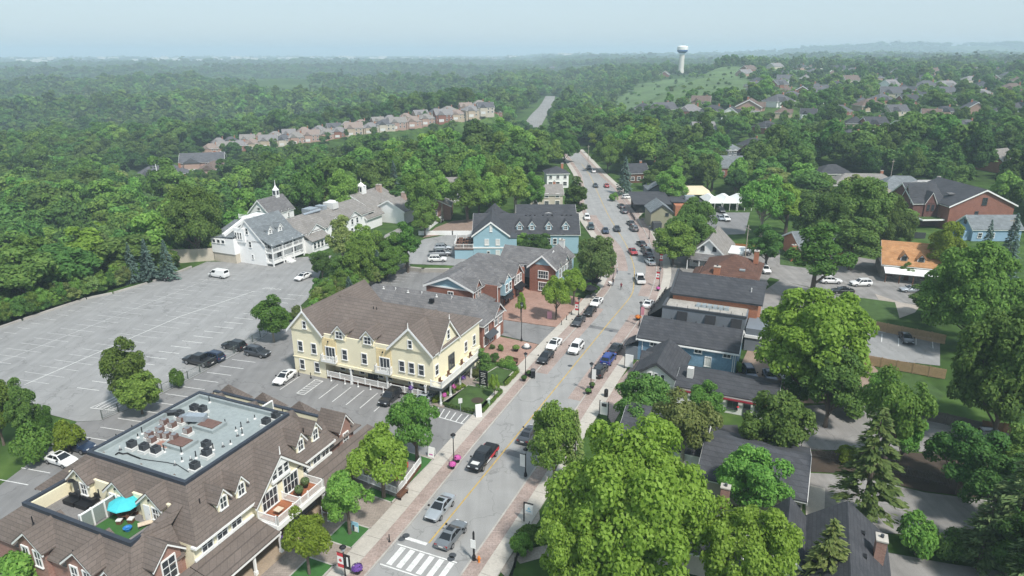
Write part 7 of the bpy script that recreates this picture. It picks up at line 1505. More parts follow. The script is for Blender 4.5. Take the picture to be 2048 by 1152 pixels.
# ================================================================ street furniture and small things
def at(px, py, z=0.0): return G(px, py, z)
def small(name, label, cat, px, py, parts, group=None, rz=0.0, z=0.1, xy=None):
    x, y = xy or G(px, py, z); t = thing(name, label, cat, (x, y, z), rz, group)
    for nm, mb, m in parts: mb.obj(nm, m, t)
    return t
def lamp(px, py, top, label, flag=None, arm=True, h=None):
    x, y = G(px, py, 0.1); H = h or max(3.6, min(6.5, top_z(x, y, top)))
    t = thing('street_lamp', label, 'street lamp', (x, y, 0.1), -A, 'street lamps')
    MB().lathe([(0.2, 0), (0.2, 0.35), (0.1, 0.6), (0.065, 1.0), (0.055, H - 0.75)], 10).obj('pole', BLACK, t)
    MB().lathe([(0.1, H - 0.75), (0.2, H - 0.6), (0.2, H - 0.25)], 8).obj('lantern', PGLASS, t)
    MB().lathe([(0.36, H - 0.25), (0.3, H - 0.15), (0.08, H), (0, H + 0.12)], 8).obj('lamp_cap', BLACK, t)
    if flag:
        for sx, kind in flag:
            if kind == 'flag':
                f = MB().box(sx * .12 - .36 + sx * .3, sx * .12 + .36 + sx * .3, -.015, .015, H - 2.75, H - 1.05).obj('flag_banner', WHITE, t)
                cx = sx * .42
                MB().box(cx - .362, cx + .362, -.02, .02, H - 1.45, H - 1.04).box(cx - .362, cx + .362, -.02, .02, H - 2.76, H - 2.35).obj('red_band', RED, f)
                pts = [(0, .24), (.06, .12), (.13, .16), (.1, .02), (.2, .06), (.17, -.02), (.24, -.06), (.1, -.14), (.12, -.19), (.015, -.17), (.015, -.27), (-.015, -.27), (-.015, -.17), (-.12, -.19), (-.1, -.14), (-.24, -.06), (-.17, -.02), (-.2, .06), (-.1, .02), (-.13, .16), (-.06, .12)]
                MB().poly([(cx + p[0], -.024, H - 1.9 + p[1]) for p in pts]).obj('maple_leaf', RED, f)
            else:
                m = {'white': WHITE, 'black': BLACK, 'pink': mat('pink_banner', (0.6, 0.25, 0.3), 0.7)}[kind]
                f = MB().box(sx * .42 - .33, sx * .42 + .33, -.015, .015, H - 2.75, H - 1.05).obj('banner', m, t)
                if kind == 'black': MB().box(sx * .42 - .1, sx * .42 + .1, -.02, .0, H - 2.4, H - 1.3).obj('banner_lettering', WHITE, f)
            MB().tube((0, 0, H - 1.02), (sx * .8, 0, H - 1.02), .025).obj('banner_arm', BLACK, t)
    return t
lamp(908, 932, 868, 'black street lamp with pink flower tubs at its foot by the inn driveway'); lamp(1051, 752, 706, 'black street lamp beside the dark planters near the hedged lawn')
lamp(692, 1165, 1092, 'black street lamp carrying a maple leaf flag and a black banner', [(-1, 'flag'), (1, 'black')]); lamp(1051, 952, 897, 'black street lamp with white banner at the edge of the huge lime green tree', [(-1, 'white')])
lamp(1181, 786, 726, 'street lamp with tall white banner by the two dark tubs', [(1, 'white')]); lamp(1157, 633, 596, 'street lamp with maple leaf flag behind the parked black sedan', [(-1, 'flag')])
lamp(1279, 652, 604, 'street lamp with pale pink banner beside the orange flowered tub', [(1, 'pink')]); lamp(1318, 574, 536, 'street lamp with maple leaf flag at the yellow marked corner', [(-1, 'flag')]); lamp(1318, 532, 500, 'street lamp with maple leaf flag above the parked white hatchback', [(1, 'flag')])
lamp(1043, 682, 610, 'tall thin street lamp in front of the curved lane', h=7.5); lamp(1298, 478, 450, 'street lamp by the dark tree at the olive barn'); lamp(1226, 560, 520, 'street lamp at the left kerb by the pedestrians', [(-1, 'pink')])
t = small('sign_post', 'black post with white panel and ball finial beside the crosswalk', 'sign post', 948, 1120, [('post', MB().lathe([(.2, 0), (.2, .5), (.11, .7), (.11, 3.4), (.04, 3.6)], 10), BLACK), ('panel', MB().box(-.28, .28, -.16, -.11, 1.6, 2.6), WHITE)], rz=-A)
def flower_tub(px, py, label, petals, r=0.42, g='flower tubs'):
    rs = np.random.RandomState(int(px)); n = 260
    d = unit(rs, n); d[:, 2] = np.abs(d[:, 2]); P = d * np.array([r * 1.15, r * 1.15, r * .85]) + np.array([0, 0, .62])
    x, y = G(px, py, 0.1); t = thing('flower_tub', label, 'flower tub', (x, y, 0.1), 0, g)
    MB().lathe([(r * .6, 0), (r * .95, .55), (r, .62), (r * .85, .6), (0, .58)], 12).obj('tub', BLACK, t)
    o = link('blossom', quads_mesh('blossom', P, d, rs.uniform(.05, .11, n), [petals], rs, 0.9), t); o['kind'] = 'stuff'; return t
flower_tub(905, 937, 'round tub of pink flowers at the lamp foot, nearer one', PINK); flower_tub(915, 924, 'round tub of pink flowers at the lamp foot, farther one', PINK); flower_tub(715, 1146, 'large tub of purple flowers by the bollard', PURPLE, .5)
flower_tub(1276, 640, 'dark tub with orange flowers under the pink banner', ORANGE, .55); flower_tub(1316, 582, 'tub of pink flowers at the corner lamp', PINK); flower_tub(1176, 788, 'dark leafy tub by the white banner, left one', LV['deep']); flower_tub(1184, 776, 'dark leafy tub by the white banner, right one', LV['deep'])
flower_tub(1048, 762, 'dark planted tub below the street lamp', LV['deep']); flower_tub(1058, 752, 'dark planted tub touching the litter bin', LV['deep']); flower_tub(1032, 702, 'planter with young shrub on the red brick forecourt', LV['green'], .6)
flower_tub(884, 762, 'hanging style tub of pink flowers at the inn porch corner', PINK, .3); flower_tub(904, 752, 'tub of pink flowers on the inn porch', PINK, .34); flower_tub(921, 742, 'tub of mauve flowers on the inn porch', PURPLE, .3)
def basket(v, u, z, label, m):
    rs = np.random.RandomState(int(u * 10)); n = 150; d = unit(rs, n); x, y = T(v, u)
    t = thing('hanging_basket', label, 'flower basket', (x, y, z), 0, 'hanging baskets'); o = link('blossom', quads_mesh('blossom', d * .36, d, rs.uniform(.05, .1, n), [m], rs, .9), t); o['kind'] = 'stuff'
    MB().tube((0, 0, .3), (0, 0, .75), .015).obj('hook', BLACK, t)
for k, (v, u, z, c) in enumerate([(-45.9, 80.4, 1.9, PINK), (-45.9, 83.4, 1.9, PINK), (-45.9, 86.6, 1.9, PURPLE), (-51.8, 80.6, 1.8, PURPLE), (-45.7, 45.5, 2.0, PURPLE)]):
    basket(v, u, z, ['pink flower basket on the corner porch post', 'pink flower basket on the middle porch post', 'mauve flower basket on the far porch post', 'mauve flower basket at the parking side post', 'white and purple flower basket under the big balcony'][k], c)
def bollard(px, py, label, m, g, h=1.0): return small('bollard', label, 'bollard', px, py, [('shaft', MB().lathe([(.1, 0), (.1, .12), (.06, .16), (.06, h - .1), (.08, h - .06), (0, h)], 10), m), ('base_ring', MB().lathe([(.15, 0), (.15, .08), (0, .08)], 10), m)], g, z=0.05)
for px, py in ((779, 1084), (723, 1142)): bollard(px, py, 'black bollard at the ' + ('far' if py < 1100 else 'near') + ' side of the crosswalk', BLACK, 'black bollards by the crosswalk')
for k, (px, py) in enumerate(((1123, 650), (1133, 640), (1143, 630))): bollard(px, py, 'black bollard before the brick courtyard, ' + ('lowest', 'middle', 'uppermost')[k] + ' of three', BLACK, 'black bollards by the courtyard')
for k, v in enumerate((-66.7, -64.0, -61.5, -59.2, -56.8, -54.4)):
    px, py = proj(*T(v, 80.55), 0); bollard(px, py, ('first', 'second', 'third', 'fourth', 'fifth', 'sixth')[k] + ' white bollard from the left along the inn parking stalls', TRIM, 'white bollards before the inn', 1.1)
for k, (px, py) in enumerate(((598, 752), (622, 756))): bollard(px, py, ('left', 'right')[k] + ' dark bollard at the yellow inn corner by the white sedan', BLACK, 'dark bollards at the inn corner')
for k, (px, py) in enumerate(((645, 1036), (657, 1042))): bollard(px, py, ('left', 'right')[k] + ' white post under the big balcony', TRIM, 'white posts under the balcony', 1.6)
def bench(px, py, rz, label): return small('bench', label, 'bench', px, py, [('seat', MB().box(-.9, .9, -.25, .25, .40, .46), WOOD), ('backrest', MB().box(-.9, .9, .22, .28, .5, .9), WOOD), ('leg', MB().box(-.8, -.7, -.22, .25, 0, .4), BLACK), ('leg', MB().box(.7, .8, -.22, .25, 0, .4), BLACK), ('armrest', MB().box(-.92, -.84, -.25, .25, .6, .66), WOOD), ('armrest', MB().box(.84, .92, -.25, .25, .6, .66), WOOD)], 'wooden benches', rz)
bench(806, 993, R(90) - A, 'brown wooden bench at the end of the turf strip'); bench(656, 1028, -A, 'brown wooden bench behind the flag lamp'); bench(1026, 725, R(-10) - A, 'brown wooden bench on the red brick forecourt')
def aboard(px, py, label, m, w=.6, h=1.1, rz=0.0, accent=None):
    t = small('sandwich_board', label, 'sign', px, py, [('panel', MB().hexa([(-w / 2, -.35, 0), (w / 2, -.35, 0), (w / 2, -.31, 0), (-w / 2, -.31, 0)], [(-w / 2, -.03, h), (w / 2, -.03, h), (w / 2, .0, h), (-w / 2, .0, h)]), m), ('panel', MB().hexa([(-w / 2, .35, 0), (w / 2, .35, 0), (w / 2, .31, 0), (-w / 2, .31, 0)], [(-w / 2, .06, h), (w / 2, .06, h), (w / 2, .03, h), (-w / 2, .03, h)]), m)], None, rz)
    if accent: MB().hexa([(-w * .3, -.29, .3), (w * .3, -.29, .3), (w * .3, -.27, .3), (-w * .3, -.27, .3)], [(-w * .2, -.12, .8), (w * .2, -.12, .8), (w * .2, -.1, .8), (-w * .2, -.1, .8)]).obj('emblem', accent, t)
    return t
aboard(864, 912, 'white sandwich board with a pink emblem beside the turf strip', WHITE, .9, 1.3, -A, PINK); aboard(957, 832, 'plain white tall sandwich board at the edge of the hatched driveway', WHITE, .9, 1.9, R(20)); aboard(1099, 636, 'pink and white sandwich board before the bright green courtyard tree', mat('pale_pink_panel', (0.6, 0.3, 0.36), .6), .9, 1.4, 0)
t = small('turf_sign', 'blue and white cut out sign standing on the turf beside the young trunk', 'sign', 711, 1064, [('panel', MB().box(-.45, .45, -.03, .03, .1, 1.3), mat('pale_blue_panel', (0.3, 0.55, 0.68), .6)), ('white_figure', MB().box(-.2, .4, -.05, -.031, .1, .75), WHITE), ('dark_figure', MB().box(-.35, -.05, -.05, -.031, .15, .9), DARK), ('stake', MB().box(-.05, .05, -.02, .02, -.1, .12), BLACK)], rz=-A)
SGNX = [('frame', MB().box(-.72, -.6, -.08, .08, 0, 3.0).box(.6, .72, -.08, .08, 0, 3.0), BLACK), ('board', MB().box(-.6, .6, -.06, .06, .55, 2.95), BLACK), ('foot', MB().box(-.6, .6, -.05, .05, .0, .35), PAD)]
t = small('pylon_sign', 'tall black directory sign with rows of white lettering on the lawn edge', 'sign', 967, 776, SGNX, rz=-A)
for k, (z0, w) in enumerate(((2.55, .42), (2.25, .36), (1.95, .44), (1.62, .12), (1.35, .34), (1.05, .3), (.8, .4))):
    MB().box(-w, -w * .1, -.075, -.061, z0, z0 + .09).box(0, w, -.075, -.061, z0, z0 + .09).obj('lettering', PAD, t)
t = small('hanging_sign', 'white hanging sign with pale blue emblem on a dark post near the lime tree', 'sign', 1056, 1045, [('post', MB().box(-.55, -.43, -.06, .06, 0, 2.6), BLACK), ('arm', MB().box(-.55, .6, -.05, .05, 2.5, 2.6), BLACK), ('board', MB().box(-.4, .55, -.03, .03, 1.2, 2.3), WHITE)], rz=-A)
MB().hexa([(-.1, -.045, 1.75), (.3, -.045, 1.75), (.3, -.032, 1.75), (-.1, -.032, 1.75)], [(.05, -.045, 2.05), (.15, -.045, 2.05), (.15, -.032, 2.05), (.05, -.032, 2.05)]).obj('emblem', mat('pale_blue_panel', (0.3, 0.55, 0.68), .6), t); MB().box(-.25, .4, -.045, -.032, 1.5, 1.6).obj('lettering', mat('pale_blue_panel', (0, 0, 0)), t)
t = small('hanging_sign', 'white sign with dark emblem in a black frame by the cottage path', 'sign', 1207, 838, [('post', MB().box(-.7, -.58, -.06, .06, 0, 2.9), BLACK), ('post', MB().box(.58, .7, -.06, .06, 0, 2.9), BLACK), ('board', MB().box(-.58, .58, -.03, .03, .7, 2.7), WHITE), ('emblem', MB().box(-.35, .35, -.045, -.031, 2.0, 2.5), DARK)], rz=-A)
small('lawn_sign', 'small pale square sign on a thin post in the round cornered lawn', 'sign', 921, 822, [('post', MB().box(-.03, .03, -.03, .03, 0, 2.2), STEEL), ('panel', MB().box(-.3, .3, -.05, -.03, 1.3, 2.1), PAD)], rz=R(20))
small('utility_box', 'slim pale green utility post at the lawn corner', 'utility box', 978, 812, [('case', MB().box(-.16, .16, -.16, .16, 0, 1.15), mat('pale_green_metal', (0.4, 0.52, 0.42), .6)), ('lid', MB().box(-.19, .19, -.19, .19, 1.15, 1.22), PAD)])
small('white_sign', 'tall white sign panel beside the porch of the blue boarded building', 'sign', 1257, 738, [('board', MB().box(-.7, .7, -.05, .05, .4, 2.6), WHITE), ('post', MB().box(-.75, -.65, -.07, .07, 0, 2.8), BLACK)], rz=-A)
small('litter_bin', 'dark square litter bin beside the kerb planters', 'litter bin', 1066, 755, [('body', MB().box(-.35, .35, -.35, .35, .25, 1.3), BLACK), ('hood', MB().hexa([(-.4, -.4, 1.3), (.4, -.4, 1.3), (.4, .4, 1.3), (-.4, .4, 1.3)], [(-.2, -.2, 1.55), (.2, -.2, 1.55), (.2, .2, 1.55), (-.2, .2, 1.55)]), DARK), ('leg', MB().box(-.3, -.22, -.3, .3, 0, .25), BLACK), ('leg', MB().box(.22, .3, -.3, .3, 0, .25), BLACK)])
small('litter_bin', 'black round topped litter bin before the white blossom tree', 'litter bin', 1212, 793, [('body', MB().lathe([(.3, 0), (.33, .9), (.3, 1.15), (.1, 1.3), (0, 1.32)], 12), BLACK), ('opening', MB().box(-.15, .15, -.345, -.28, .85, 1.0), DARK)])
small('fire_hydrant', 'small orange hydrant at the foot of the black sign post', 'fire hydrant', 958, 1124, [('barrel', MB().lathe([(.14, 0), (.12, .1), (.12, .55), (.15, .58), (.1, .72), (0, .78)], 10), ORANGE), ('outlet', MB().tube((-.2, 0, .42), (.2, 0, .42), .06), ORANGE)])
small('boulder', 'pale rounded boulder on the red brick forecourt', 'boulder', 1053, 695, [('stone', MB().lathe([(.5, 0), (.6, .25), (.45, .6), (.2, .75), (0, .78)], 9), PAD), ('kerb_ring', MB().lathe([(.9, 0), (.9, .15), (.75, .18), (.5, .15)], 12), DARK)])
for k, (px, py) in enumerate(((1172, 585), (1188, 580), (1180, 596))):
    x, y = G(px, py, 0.1); t = thing('black_parasol', 'black parasol over cafe tables by the courtyard, ' + ('left', 'right', 'front')[k] + ' one', 'parasol', (x, y, 0.1), 0, 'black parasols')
    MB().tube((0, 0, 0), (0, 0, 2.9), .04).obj('pole', DARK, t); MB().lathe([(1.7, 2.25), (.9, 2.65), (0, 3.0)], 8).obj('canopy', BLACK, t)
    q = thing('cafe_table', 'small dark cafe table under the ' + ('left', 'right', 'front')[k] + ' black parasol', 'table', (x + .9, y - .5, 0.1), 0, 'cafe tables'); MB().lathe([(.25, 0), (.05, .05), (.05, .7)], 8).obj('leg', DARK, q); MB().lathe([(0, .7), (.45, .7), (.45, .74), (0, .74)], 12).obj('tabletop', DARK, q)
# white railed deck under the yellow green tree
dk = [inv(*G(px, py, 0.9)) for px, py in ((707, 950), (795, 984), (841, 922), (760, 895))]
B = Bld('railed_deck', 'low white railed deck under the yellow green street tree', *dk[0], cat='deck')
B.part('deck_floor', MB().prism(dk, 0.1, 0.55), mat('grey_decking', (0.25, 0.235, 0.22), 0.8, pattern='plank')); B.rail(dk[:3], 0.55, 0.95, gap=0.2); B.rail([dk[3], dk[0]], 0.55, 0.95, gap=0.2)
B.part('skirt', MB().prism([dk[1], (dk[1][0] + .08, dk[1][1]), (dk[2][0] + .08, dk[2][1]), dk[2]], 0.05, 0.55), WOOD)
for k, f in enumerate((.3, .5, .72)):
    x, y = T(dk[1][0] * (1 - f) + dk[2][0] * f - 1.2, dk[1][1] * (1 - f) + dk[2][1] * f)
    t = thing('patio_chair', 'red patio chair on the white railed deck', 'chair', (x, y, .55), 0, 'red chairs on the deck'); MB().box(-.25, .25, -.25, .25, .4, .46).obj('seat', RED, t); MB().box(-.25, .25, .22, .27, .46, .95).obj('backrest', RED, t)
    for sx in (-.22, .22):
        for sy in (-.22, .22): MB().box(sx - .02, sx + .02, sy - .02, sy + .02, 0, .4).obj('leg', DARK, t)
# hedges and tree pits
def hedge(pts, w, h, label, m='green', town=True):
    P = TT(*pts) if town else pts; rs = np.random.RandomState(int(abs(P[0][0]) * 10)); PP = []; NN = []
    for a, b in zip(P, P[1:]):
        L_ = math.dist(a, b); n = int(L_ * 300 * h); s = rs.rand(n); d = unit(rs, n); d[:, 2] = np.abs(d[:, 2])
        px = a[0] + (b[0] - a[0]) * s + d[:, 0] * w * .55; py = a[1] + (b[1] - a[1]) * s + d[:, 1] * w * .55; pz = .1 + rs.rand(n) ** .6 * h * (.55 + .5 * d[:, 2])
        PP.append(np.stack([px - P[0][0], py - P[0][1], pz], 1)); NN.append(d)
    PP = np.concatenate(PP); NN = np.concatenate(NN)
    t = thing('hedge', label, 'hedge', (*P[0], 0)); o = link('foliage', quads_mesh('foliage', PP, NN, rs.uniform(.06, .12, len(PP)), [LV[m]], rs, .8), t); o['kind'] = 'stuff'
    b_ = MB()
    for a, b in zip(P, P[1:]): b_.tube((a[0] - P[0][0], a[1] - P[0][1], 0), (a[0] - P[0][0], a[1] - P[0][1], h * .7), .05)
    b_.obj('stem', BARK, t)
hedge([(-46.9, 80.8), (-43.5, 80.2), (-39.9, 80.6)], .5, .55, 'low dark hedge along the near edge of the round cornered lawn', 'deep'); hedge([(-39.9, 80.7), (-39.9, 87.7)], .5, .6, 'trimmed green hedge between the round cornered lawn and the pavement'); hedge([(-40.0, 88.0), (-44.4, 88.1)], .5, .5, 'low hedge behind the black pylon sign', 'deep')
hedge([(-40.3, 90.0), (-40.4, 95.4)], .6, .7, 'trimmed green hedge between the small lawn and the pavement'); hedge([(-40.6, 89.9), (-45.2, 90.0)], .4, .45, 'low dark hedge on the near side of the small lawn', 'deep'); hedge([(-40.8, 95.6), (-44.4, 96.6)], 1.0, 1.0, 'billowing hedge at the far side of the small lawn')
hedge([(-45.2, 30), (-45.2, 40.5)], .7, .6, 'planted border along the porch of the brown roofed inn', 'green'); hedge([(-117.2, 150), (-116.4, 160)], 1.0, 1.0, 'dark clipped hedge beside the white inn wall', 'deep')
MB().lathe([(0.0, .125), (.95, .125), (1.0, .05)], 16, (*T(-42.2, 83.9), 0)).obj('soil_ring', SOIL)['kind'] = 'structure'
o = tree_px('street', 'lime', 989, 796, 745, 22, 'spindly new sapling in a soil ring on the round cornered lawn', var=0)

# fences
def fence(name, label, pts, h, m, step=2.4, style='board', cap=False):
    b0 = pts[0]; t = thing(name, label, 'fence', (b0[0], b0[1], 0))
    for p, q in zip(pts, pts[1:]):
        p, q = Vector(p), Vector(q); L_ = (q - p).length; d = (q - p) / L_; n = max(1, round(L_ / step)); s = L_ / n; ang = math.atan2(d.y, d.x)
        key = (style, round(s, 2), round(h, 2), m.name)
        if key not in WCACHE:
            b = MB(); k = 0; w = 0.15 if style == 'board' else 0.05; pit = 0.152 if style == 'board' else 0.16
            if style == 'mesh':
                b.tube((0, 0, h), (s, 0, h), .035, n=6).tube((0, 0, .1), (s, 0, .1), .02, n=6)
                for k in range(int(s / .25)): b.tube((k * .25, 0, .1), (k * .25 + .25, 0, h), .008, n=3).tube((k * .25 + .25, 0, .1), (k * .25, 0, h), .008, n=3)
            else:
                while k * pit < s - .1:
                    dz = .03 * math.sin(k * 2.3); b.box(k * pit + .01, min(s - .01, k * pit + w), -.012 + .012 * (k % 2), .012 + .012 * (k % 2), .08, h + dz); k += 1
                b.box(0, s, .026, .07, .3, .4).box(0, s, .026, .07, h - .35, h - .25)
            WCACHE[key] = b.mesh('panel', m); WCACHE[key + ('p',)] = MB().box(-.06, .06, -.06, .06, 0, h + .12).mesh('post', m)
        for k in range(n):
            c = p + d * s * k; link('panel', WCACHE[key], t, (c.x - b0[0], c.y - b0[1], 0), ang); link('post', WCACHE[key + ('p',)], t, (c.x - b0[0], c.y - b0[1], 0), ang)
    return t
fence('board_fence', 'tan board fence along the far side of the fenced parking lot', [G(1560, 640), G(1640, 640), G(1718, 655), G(1890, 690)], 1.9, FENCE); fence('board_fence', 'tan board fence along the near side of the fenced parking lot', [G(1600, 712), G(1700, 724), G(1890, 760)], 1.8, FENCE)
fence('board_fence', 'orange board fence behind the silver car', [G(1462, 500), G(1545, 508)], 1.9, OFENCE); fence('picket_fence', 'black picket fence between the grey yard and the lower yard', [G(1600, 912), G(1660, 922), G(1770, 945), G(1900, 975)], 1.5, GFENCE, 2.6, 'picket')
fence('board_fence', 'weathered grey board fence along the far side of the grey yard', [G(1800, 832), G(1890, 850), G(1960, 868)], 1.8, GFENCE); fence('board_fence', 'brown board fence at the right edge under the massive tree', [G(1960, 866), G(2090, 882)], 1.9, mat('brown_fence_boards', (0.2, 0.11, 0.06), .9, .2, pattern='seam', ps=3.2))
fence('wire_fence', 'wire mesh fence between the two parking lots', TT((-89.4, 57.5), (-88.3, 64.4), (-88.5, 74.5), (-89.2, 85.3), (-90.9, 94.9)), 1.3, mat('green_grey_wire', (0.12, 0.14, 0.13), .6), 2.5, 'mesh'); fence('board_fence', 'dark fence behind the yellow green tree at the red brick hall', [G(1795, 475), G(1850, 478)], 1.8, DARK)
fence('iron_fence', 'black iron fence along the garden below the white sign', [G(1022, 1165), G(1030, 1135), G(1045, 1090), G(1060, 1058)], 1.1, BLACK, 1.8, 'picket')
sheet('gravel_path', [G(*p) for p in ((1028, 1115), (1060, 1098), (1110, 1088), (1180, 1095), (1180, 1120), (1090, 1115), (1040, 1128))], 0.016, GRAVEL)
sheet('roadside_gravel', [G(*p) for p in ((985, 1130), (1045, 1005), (1075, 990), (1080, 1040), (1040, 1100), (1015, 1160))], 0.012, GRAVEL)
sheet('cottage_forecourt', [G(*p) for p in ((1200, 805), (1235, 765), (1275, 720), (1290, 735), (1255, 800), (1225, 850))], 0.012, PAVER)

# things on the flat roof
RZ = 9.55
def rp(cx, cy_): return G(160 + cx / 4.645, 760 + cy_ / 4.645, RZ)
def ac(cx, cy_, m, label, grp, s=1.0):
    x, y = rp(cx, cy_); t = thing('air_conditioner', label, 'air conditioner', (x, y, RZ), -A, grp)
    MB().box(-.62 * s, .62 * s, -.62 * s, .62 * s, 0, .32).obj('curb', PAD, t); b = MB().box(-.45 * s, .45 * s, -.45 * s, .45 * s, .32, 1.15 * s)
    b.obj('cabinet', m, t); g = MB()
    for k in range(4):
        for q in range(3): g.box(-.36 * s + q * .27 * s, -.16 * s + q * .27 * s, -.462 * s, -.452 * s, .42 + k * .17 * s, .5 + k * .17 * s)
    g.obj('louvre', PAD if m is RUST else BLACK, t); MB().lathe([(0, 1.16 * s), (.38 * s, 1.16 * s), (.38 * s, 1.21 * s), (.3 * s, 1.24 * s), (0, 1.24 * s)], 12).obj('fan_grille', BLACK if m is not RUST else RIM, t)
order = 'first second third fourth fifth sixth seventh eighth ninth tenth eleventh'.split()
for k, (a, b) in enumerate(((790, 400), (865, 425), (750, 470), (650, 520), (675, 565), (755, 520), (815, 525), (880, 540), (1005, 480), (950, 375))): ac(a, b + 30, RUST, order[k] + ' brown slatted cooling unit of the tight cluster, counted from the back', 'brown cooling units', .78)
for k, (a, b, l) in enumerate(((490, 615, 'dark cooling unit, leftmost of the three in a row'), (605, 640, 'dark cooling unit, middle of the three in a row'), (712, 665, 'dark cooling unit, rightmost of the three in a row'), (1180, 615, 'dark cooling unit of the front pair, rear one'), (1185, 690, 'dark cooling unit of the front pair, nearer one'), (1075, 815, 'dark round topped unit by the front corner of the flat roof'), (935, 330, 'dark cooling unit behind the brown cluster'), (1068, 272, 'dark cooling unit at the back, left of two'), (1145, 285, 'dark cooling unit at the back, right of two'), (1735, 400, 'dark cooling unit at the right corner, nearer one'), (1825, 345, 'dark cooling unit at the right corner, farther one'))): ac(a, b + 25, DARK, l, 'dark cooling units', .85)
for k, (a, b) in enumerate(((935, 585), (1210, 418))):
    x, y = rp(a, b + 15); t = thing('roof_hatch', ('nearer', 'farther')[k] + ' square brown topped hatch on the flat roof', 'roof hatch', (x, y, RZ), -A, 'roof hatches'); MB().box(-1.5, 1.5, -1.1, 1.1, 0, .35).obj('curb', MEMB, t); MB().box(-1.1, 1.1, -.75, .75, .35, .45).obj('grate', RUST, t)
x, y = rp(1090, 400); t = thing('roof_duct', 'large galvanised duct with curved elbow behind the brown units', 'duct', (x, y, RZ), -A + R(20)); MB().box(-1.1, 1.1, -.45, .45, .4, 1.1).obj('box', STEEL, t); MB().hexa([(-2.3, -.4, .2), (-1.1, -.4, .4), (-1.1, .4, .4), (-2.3, .4, .2)], [(-2.1, -.4, .8), (-1.1, -.4, 1.15), (-1.1, .4, 1.15), (-2.1, .4, .8)]).obj('elbow', STEEL, t); MB().box(-.9, -.75, -.4, .4, 0, .4).box(.75, .9, -.4, .4, 0, .4).obj('stand', BLACK, t)
x, y = rp(860, 320); small('roof_box', 'flat black box near the back edge of the flat roof', 'vent box', 0, 0, [('body', MB().box(-.7, .7, -.3, .3, 0, .4), BLACK), ('lid', MB().box(-.75, .75, -.34, .34, .4, .46), DARK)], z=RZ, xy=(x, y), rz=R(10))
x, y = rp(770, 600); small('roof_pad', 'low pink pad in front of the brown units', 'pad', 0, 0, [('slab', MB().box(-1, 1, -.5, .5, 0, .12), PBRICK), ('edge', MB().box(-1.04, 1.04, -.54, .54, 0, .06), PAD)], z=RZ, xy=(x, y), rz=-A)
for k, (a, b) in enumerate(((1205, 210), (885, 790), (950, 755), (1080, 725), (1030, 745), (1450, 470), (1500, 450), (1560, 395), (1625, 360), (1510, 510), (1465, 520), (1350, 400), (785, 670), (375, 650), (540, 535), (580, 500), (1330, 620), (1400, 595), (1240, 650), (1130, 690), (1185, 345), (945, 685))):
    x, y = rp(a, b); t = thing('vent_pipe', 'slim vent pipe standing on the flat roof', 'vent pipe', (x, y, RZ), 0, 'vent pipes on the flat roof'); hh = .5 + .35 * (k % 3 == 0)
    MB().tube((0, 0, 0), (0, 0, hh), .06, n=8).obj('pipe', (BLACK, PAD)[k % 3 == 1], t); MB().lathe([(.2, 0), (.1, .15), (.1, .2)], 8).obj('flashing', (PAD, DARK, PAD)[k % 3], t)
pts = [rp(a, b) for a, b in ((330, 700), (360, 680), (400, 692), (440, 685), (470, 700), (560, 735), (640, 750), (800, 770), (900, 790), (1010, 860))]
b = MB()
for p, q in zip(pts, pts[1:]): b.tube((*p, RZ + .08), (*q, RZ + .08), .035 if p[0] > pts[4][0] else .08, n=5)
tag(b.obj('roof_hose', BLACK), 'black hose snaking across the flat roof', 'hose')
# things on the sunken terrace and balconies
TZ = 5.94
def tp(cx, cy_, z=TZ): return G(cx / 3.938, 860 + cy_ / 3.938, z)
x, y = tp(1000, 690); t = thing('terrace_table', 'round brown table under the turquoise parasol', 'table', (x, y, TZ)); MB().lathe([(.3, 0), (.08, .06), (.08, .68)], 10).obj('leg', WOOD, t); MB().lathe([(0, .68), (.85, .68), (.85, .74), (0, .74)], 18).obj('tabletop', WOOD, t)
t = thing('turquoise_parasol', 'turquoise parasol open above the terrace table', 'parasol', (x, y + .1, TZ)); MB().tube((0, 0, .0), (0, 0, 2.25), .035).obj('pole', DARK, t); MB().lathe([(1.6, 1.6), (1.55, 1.7), (.8, 2.07), (0, 2.3)], 8).obj('canopy', TURQ, t)
for k, (a, b) in enumerate(((945, 735), (1035, 725), (1075, 655), (930, 665))):
    x, y = tp(a, b); t = thing('terrace_chair', ('front left', 'front right', 'back right', 'back left')[k] + ' chair with white cushion at the round terrace table', 'chair', (x, y, TZ), k * 1.5, 'terrace chairs'); MB().box(-.26, .26, -.26, .26, .38, .48).obj('cushion', WHITE, t); MB().box(-.26, .26, .24, .29, .45, .95).obj('backrest', WOOD, t); MB().box(-.24, .24, -.24, .24, 0, .38).obj('frame', WOOD, t)
for k, (a, b, w) in enumerate(((570, 575, 1.6), (670, 605, 1.7), (720, 560, 1.4))):
    x, y = tp(a, b); t = thing('terrace_sofa', ('left', 'front', 'back')[k] + ' dark covered sofa on the grey terrace', 'sofa', (x, y, TZ - .04), -A, 'covered sofas'); MB().box(-w / 2, w / 2, -.45, .45, 0, .5).obj('seat', BLACK, t); MB().box(-w / 2, w / 2, .3, .5, .5, .85).obj('backrest', BLACK, t)
x, y = tp(605, 520); t = thing('patio_heater', 'tall black patio heater by the terrace door', 'heater', (x, y, TZ - .04)); MB().lathe([(.3, 0), (.3, .5), (.05, .6), (.05, 1.9)], 10).obj('body', BLACK, t); MB().lathe([(.25, 1.9), (.5, 2.0), (0, 2.15)], 10).obj('hood', BLACK, t)
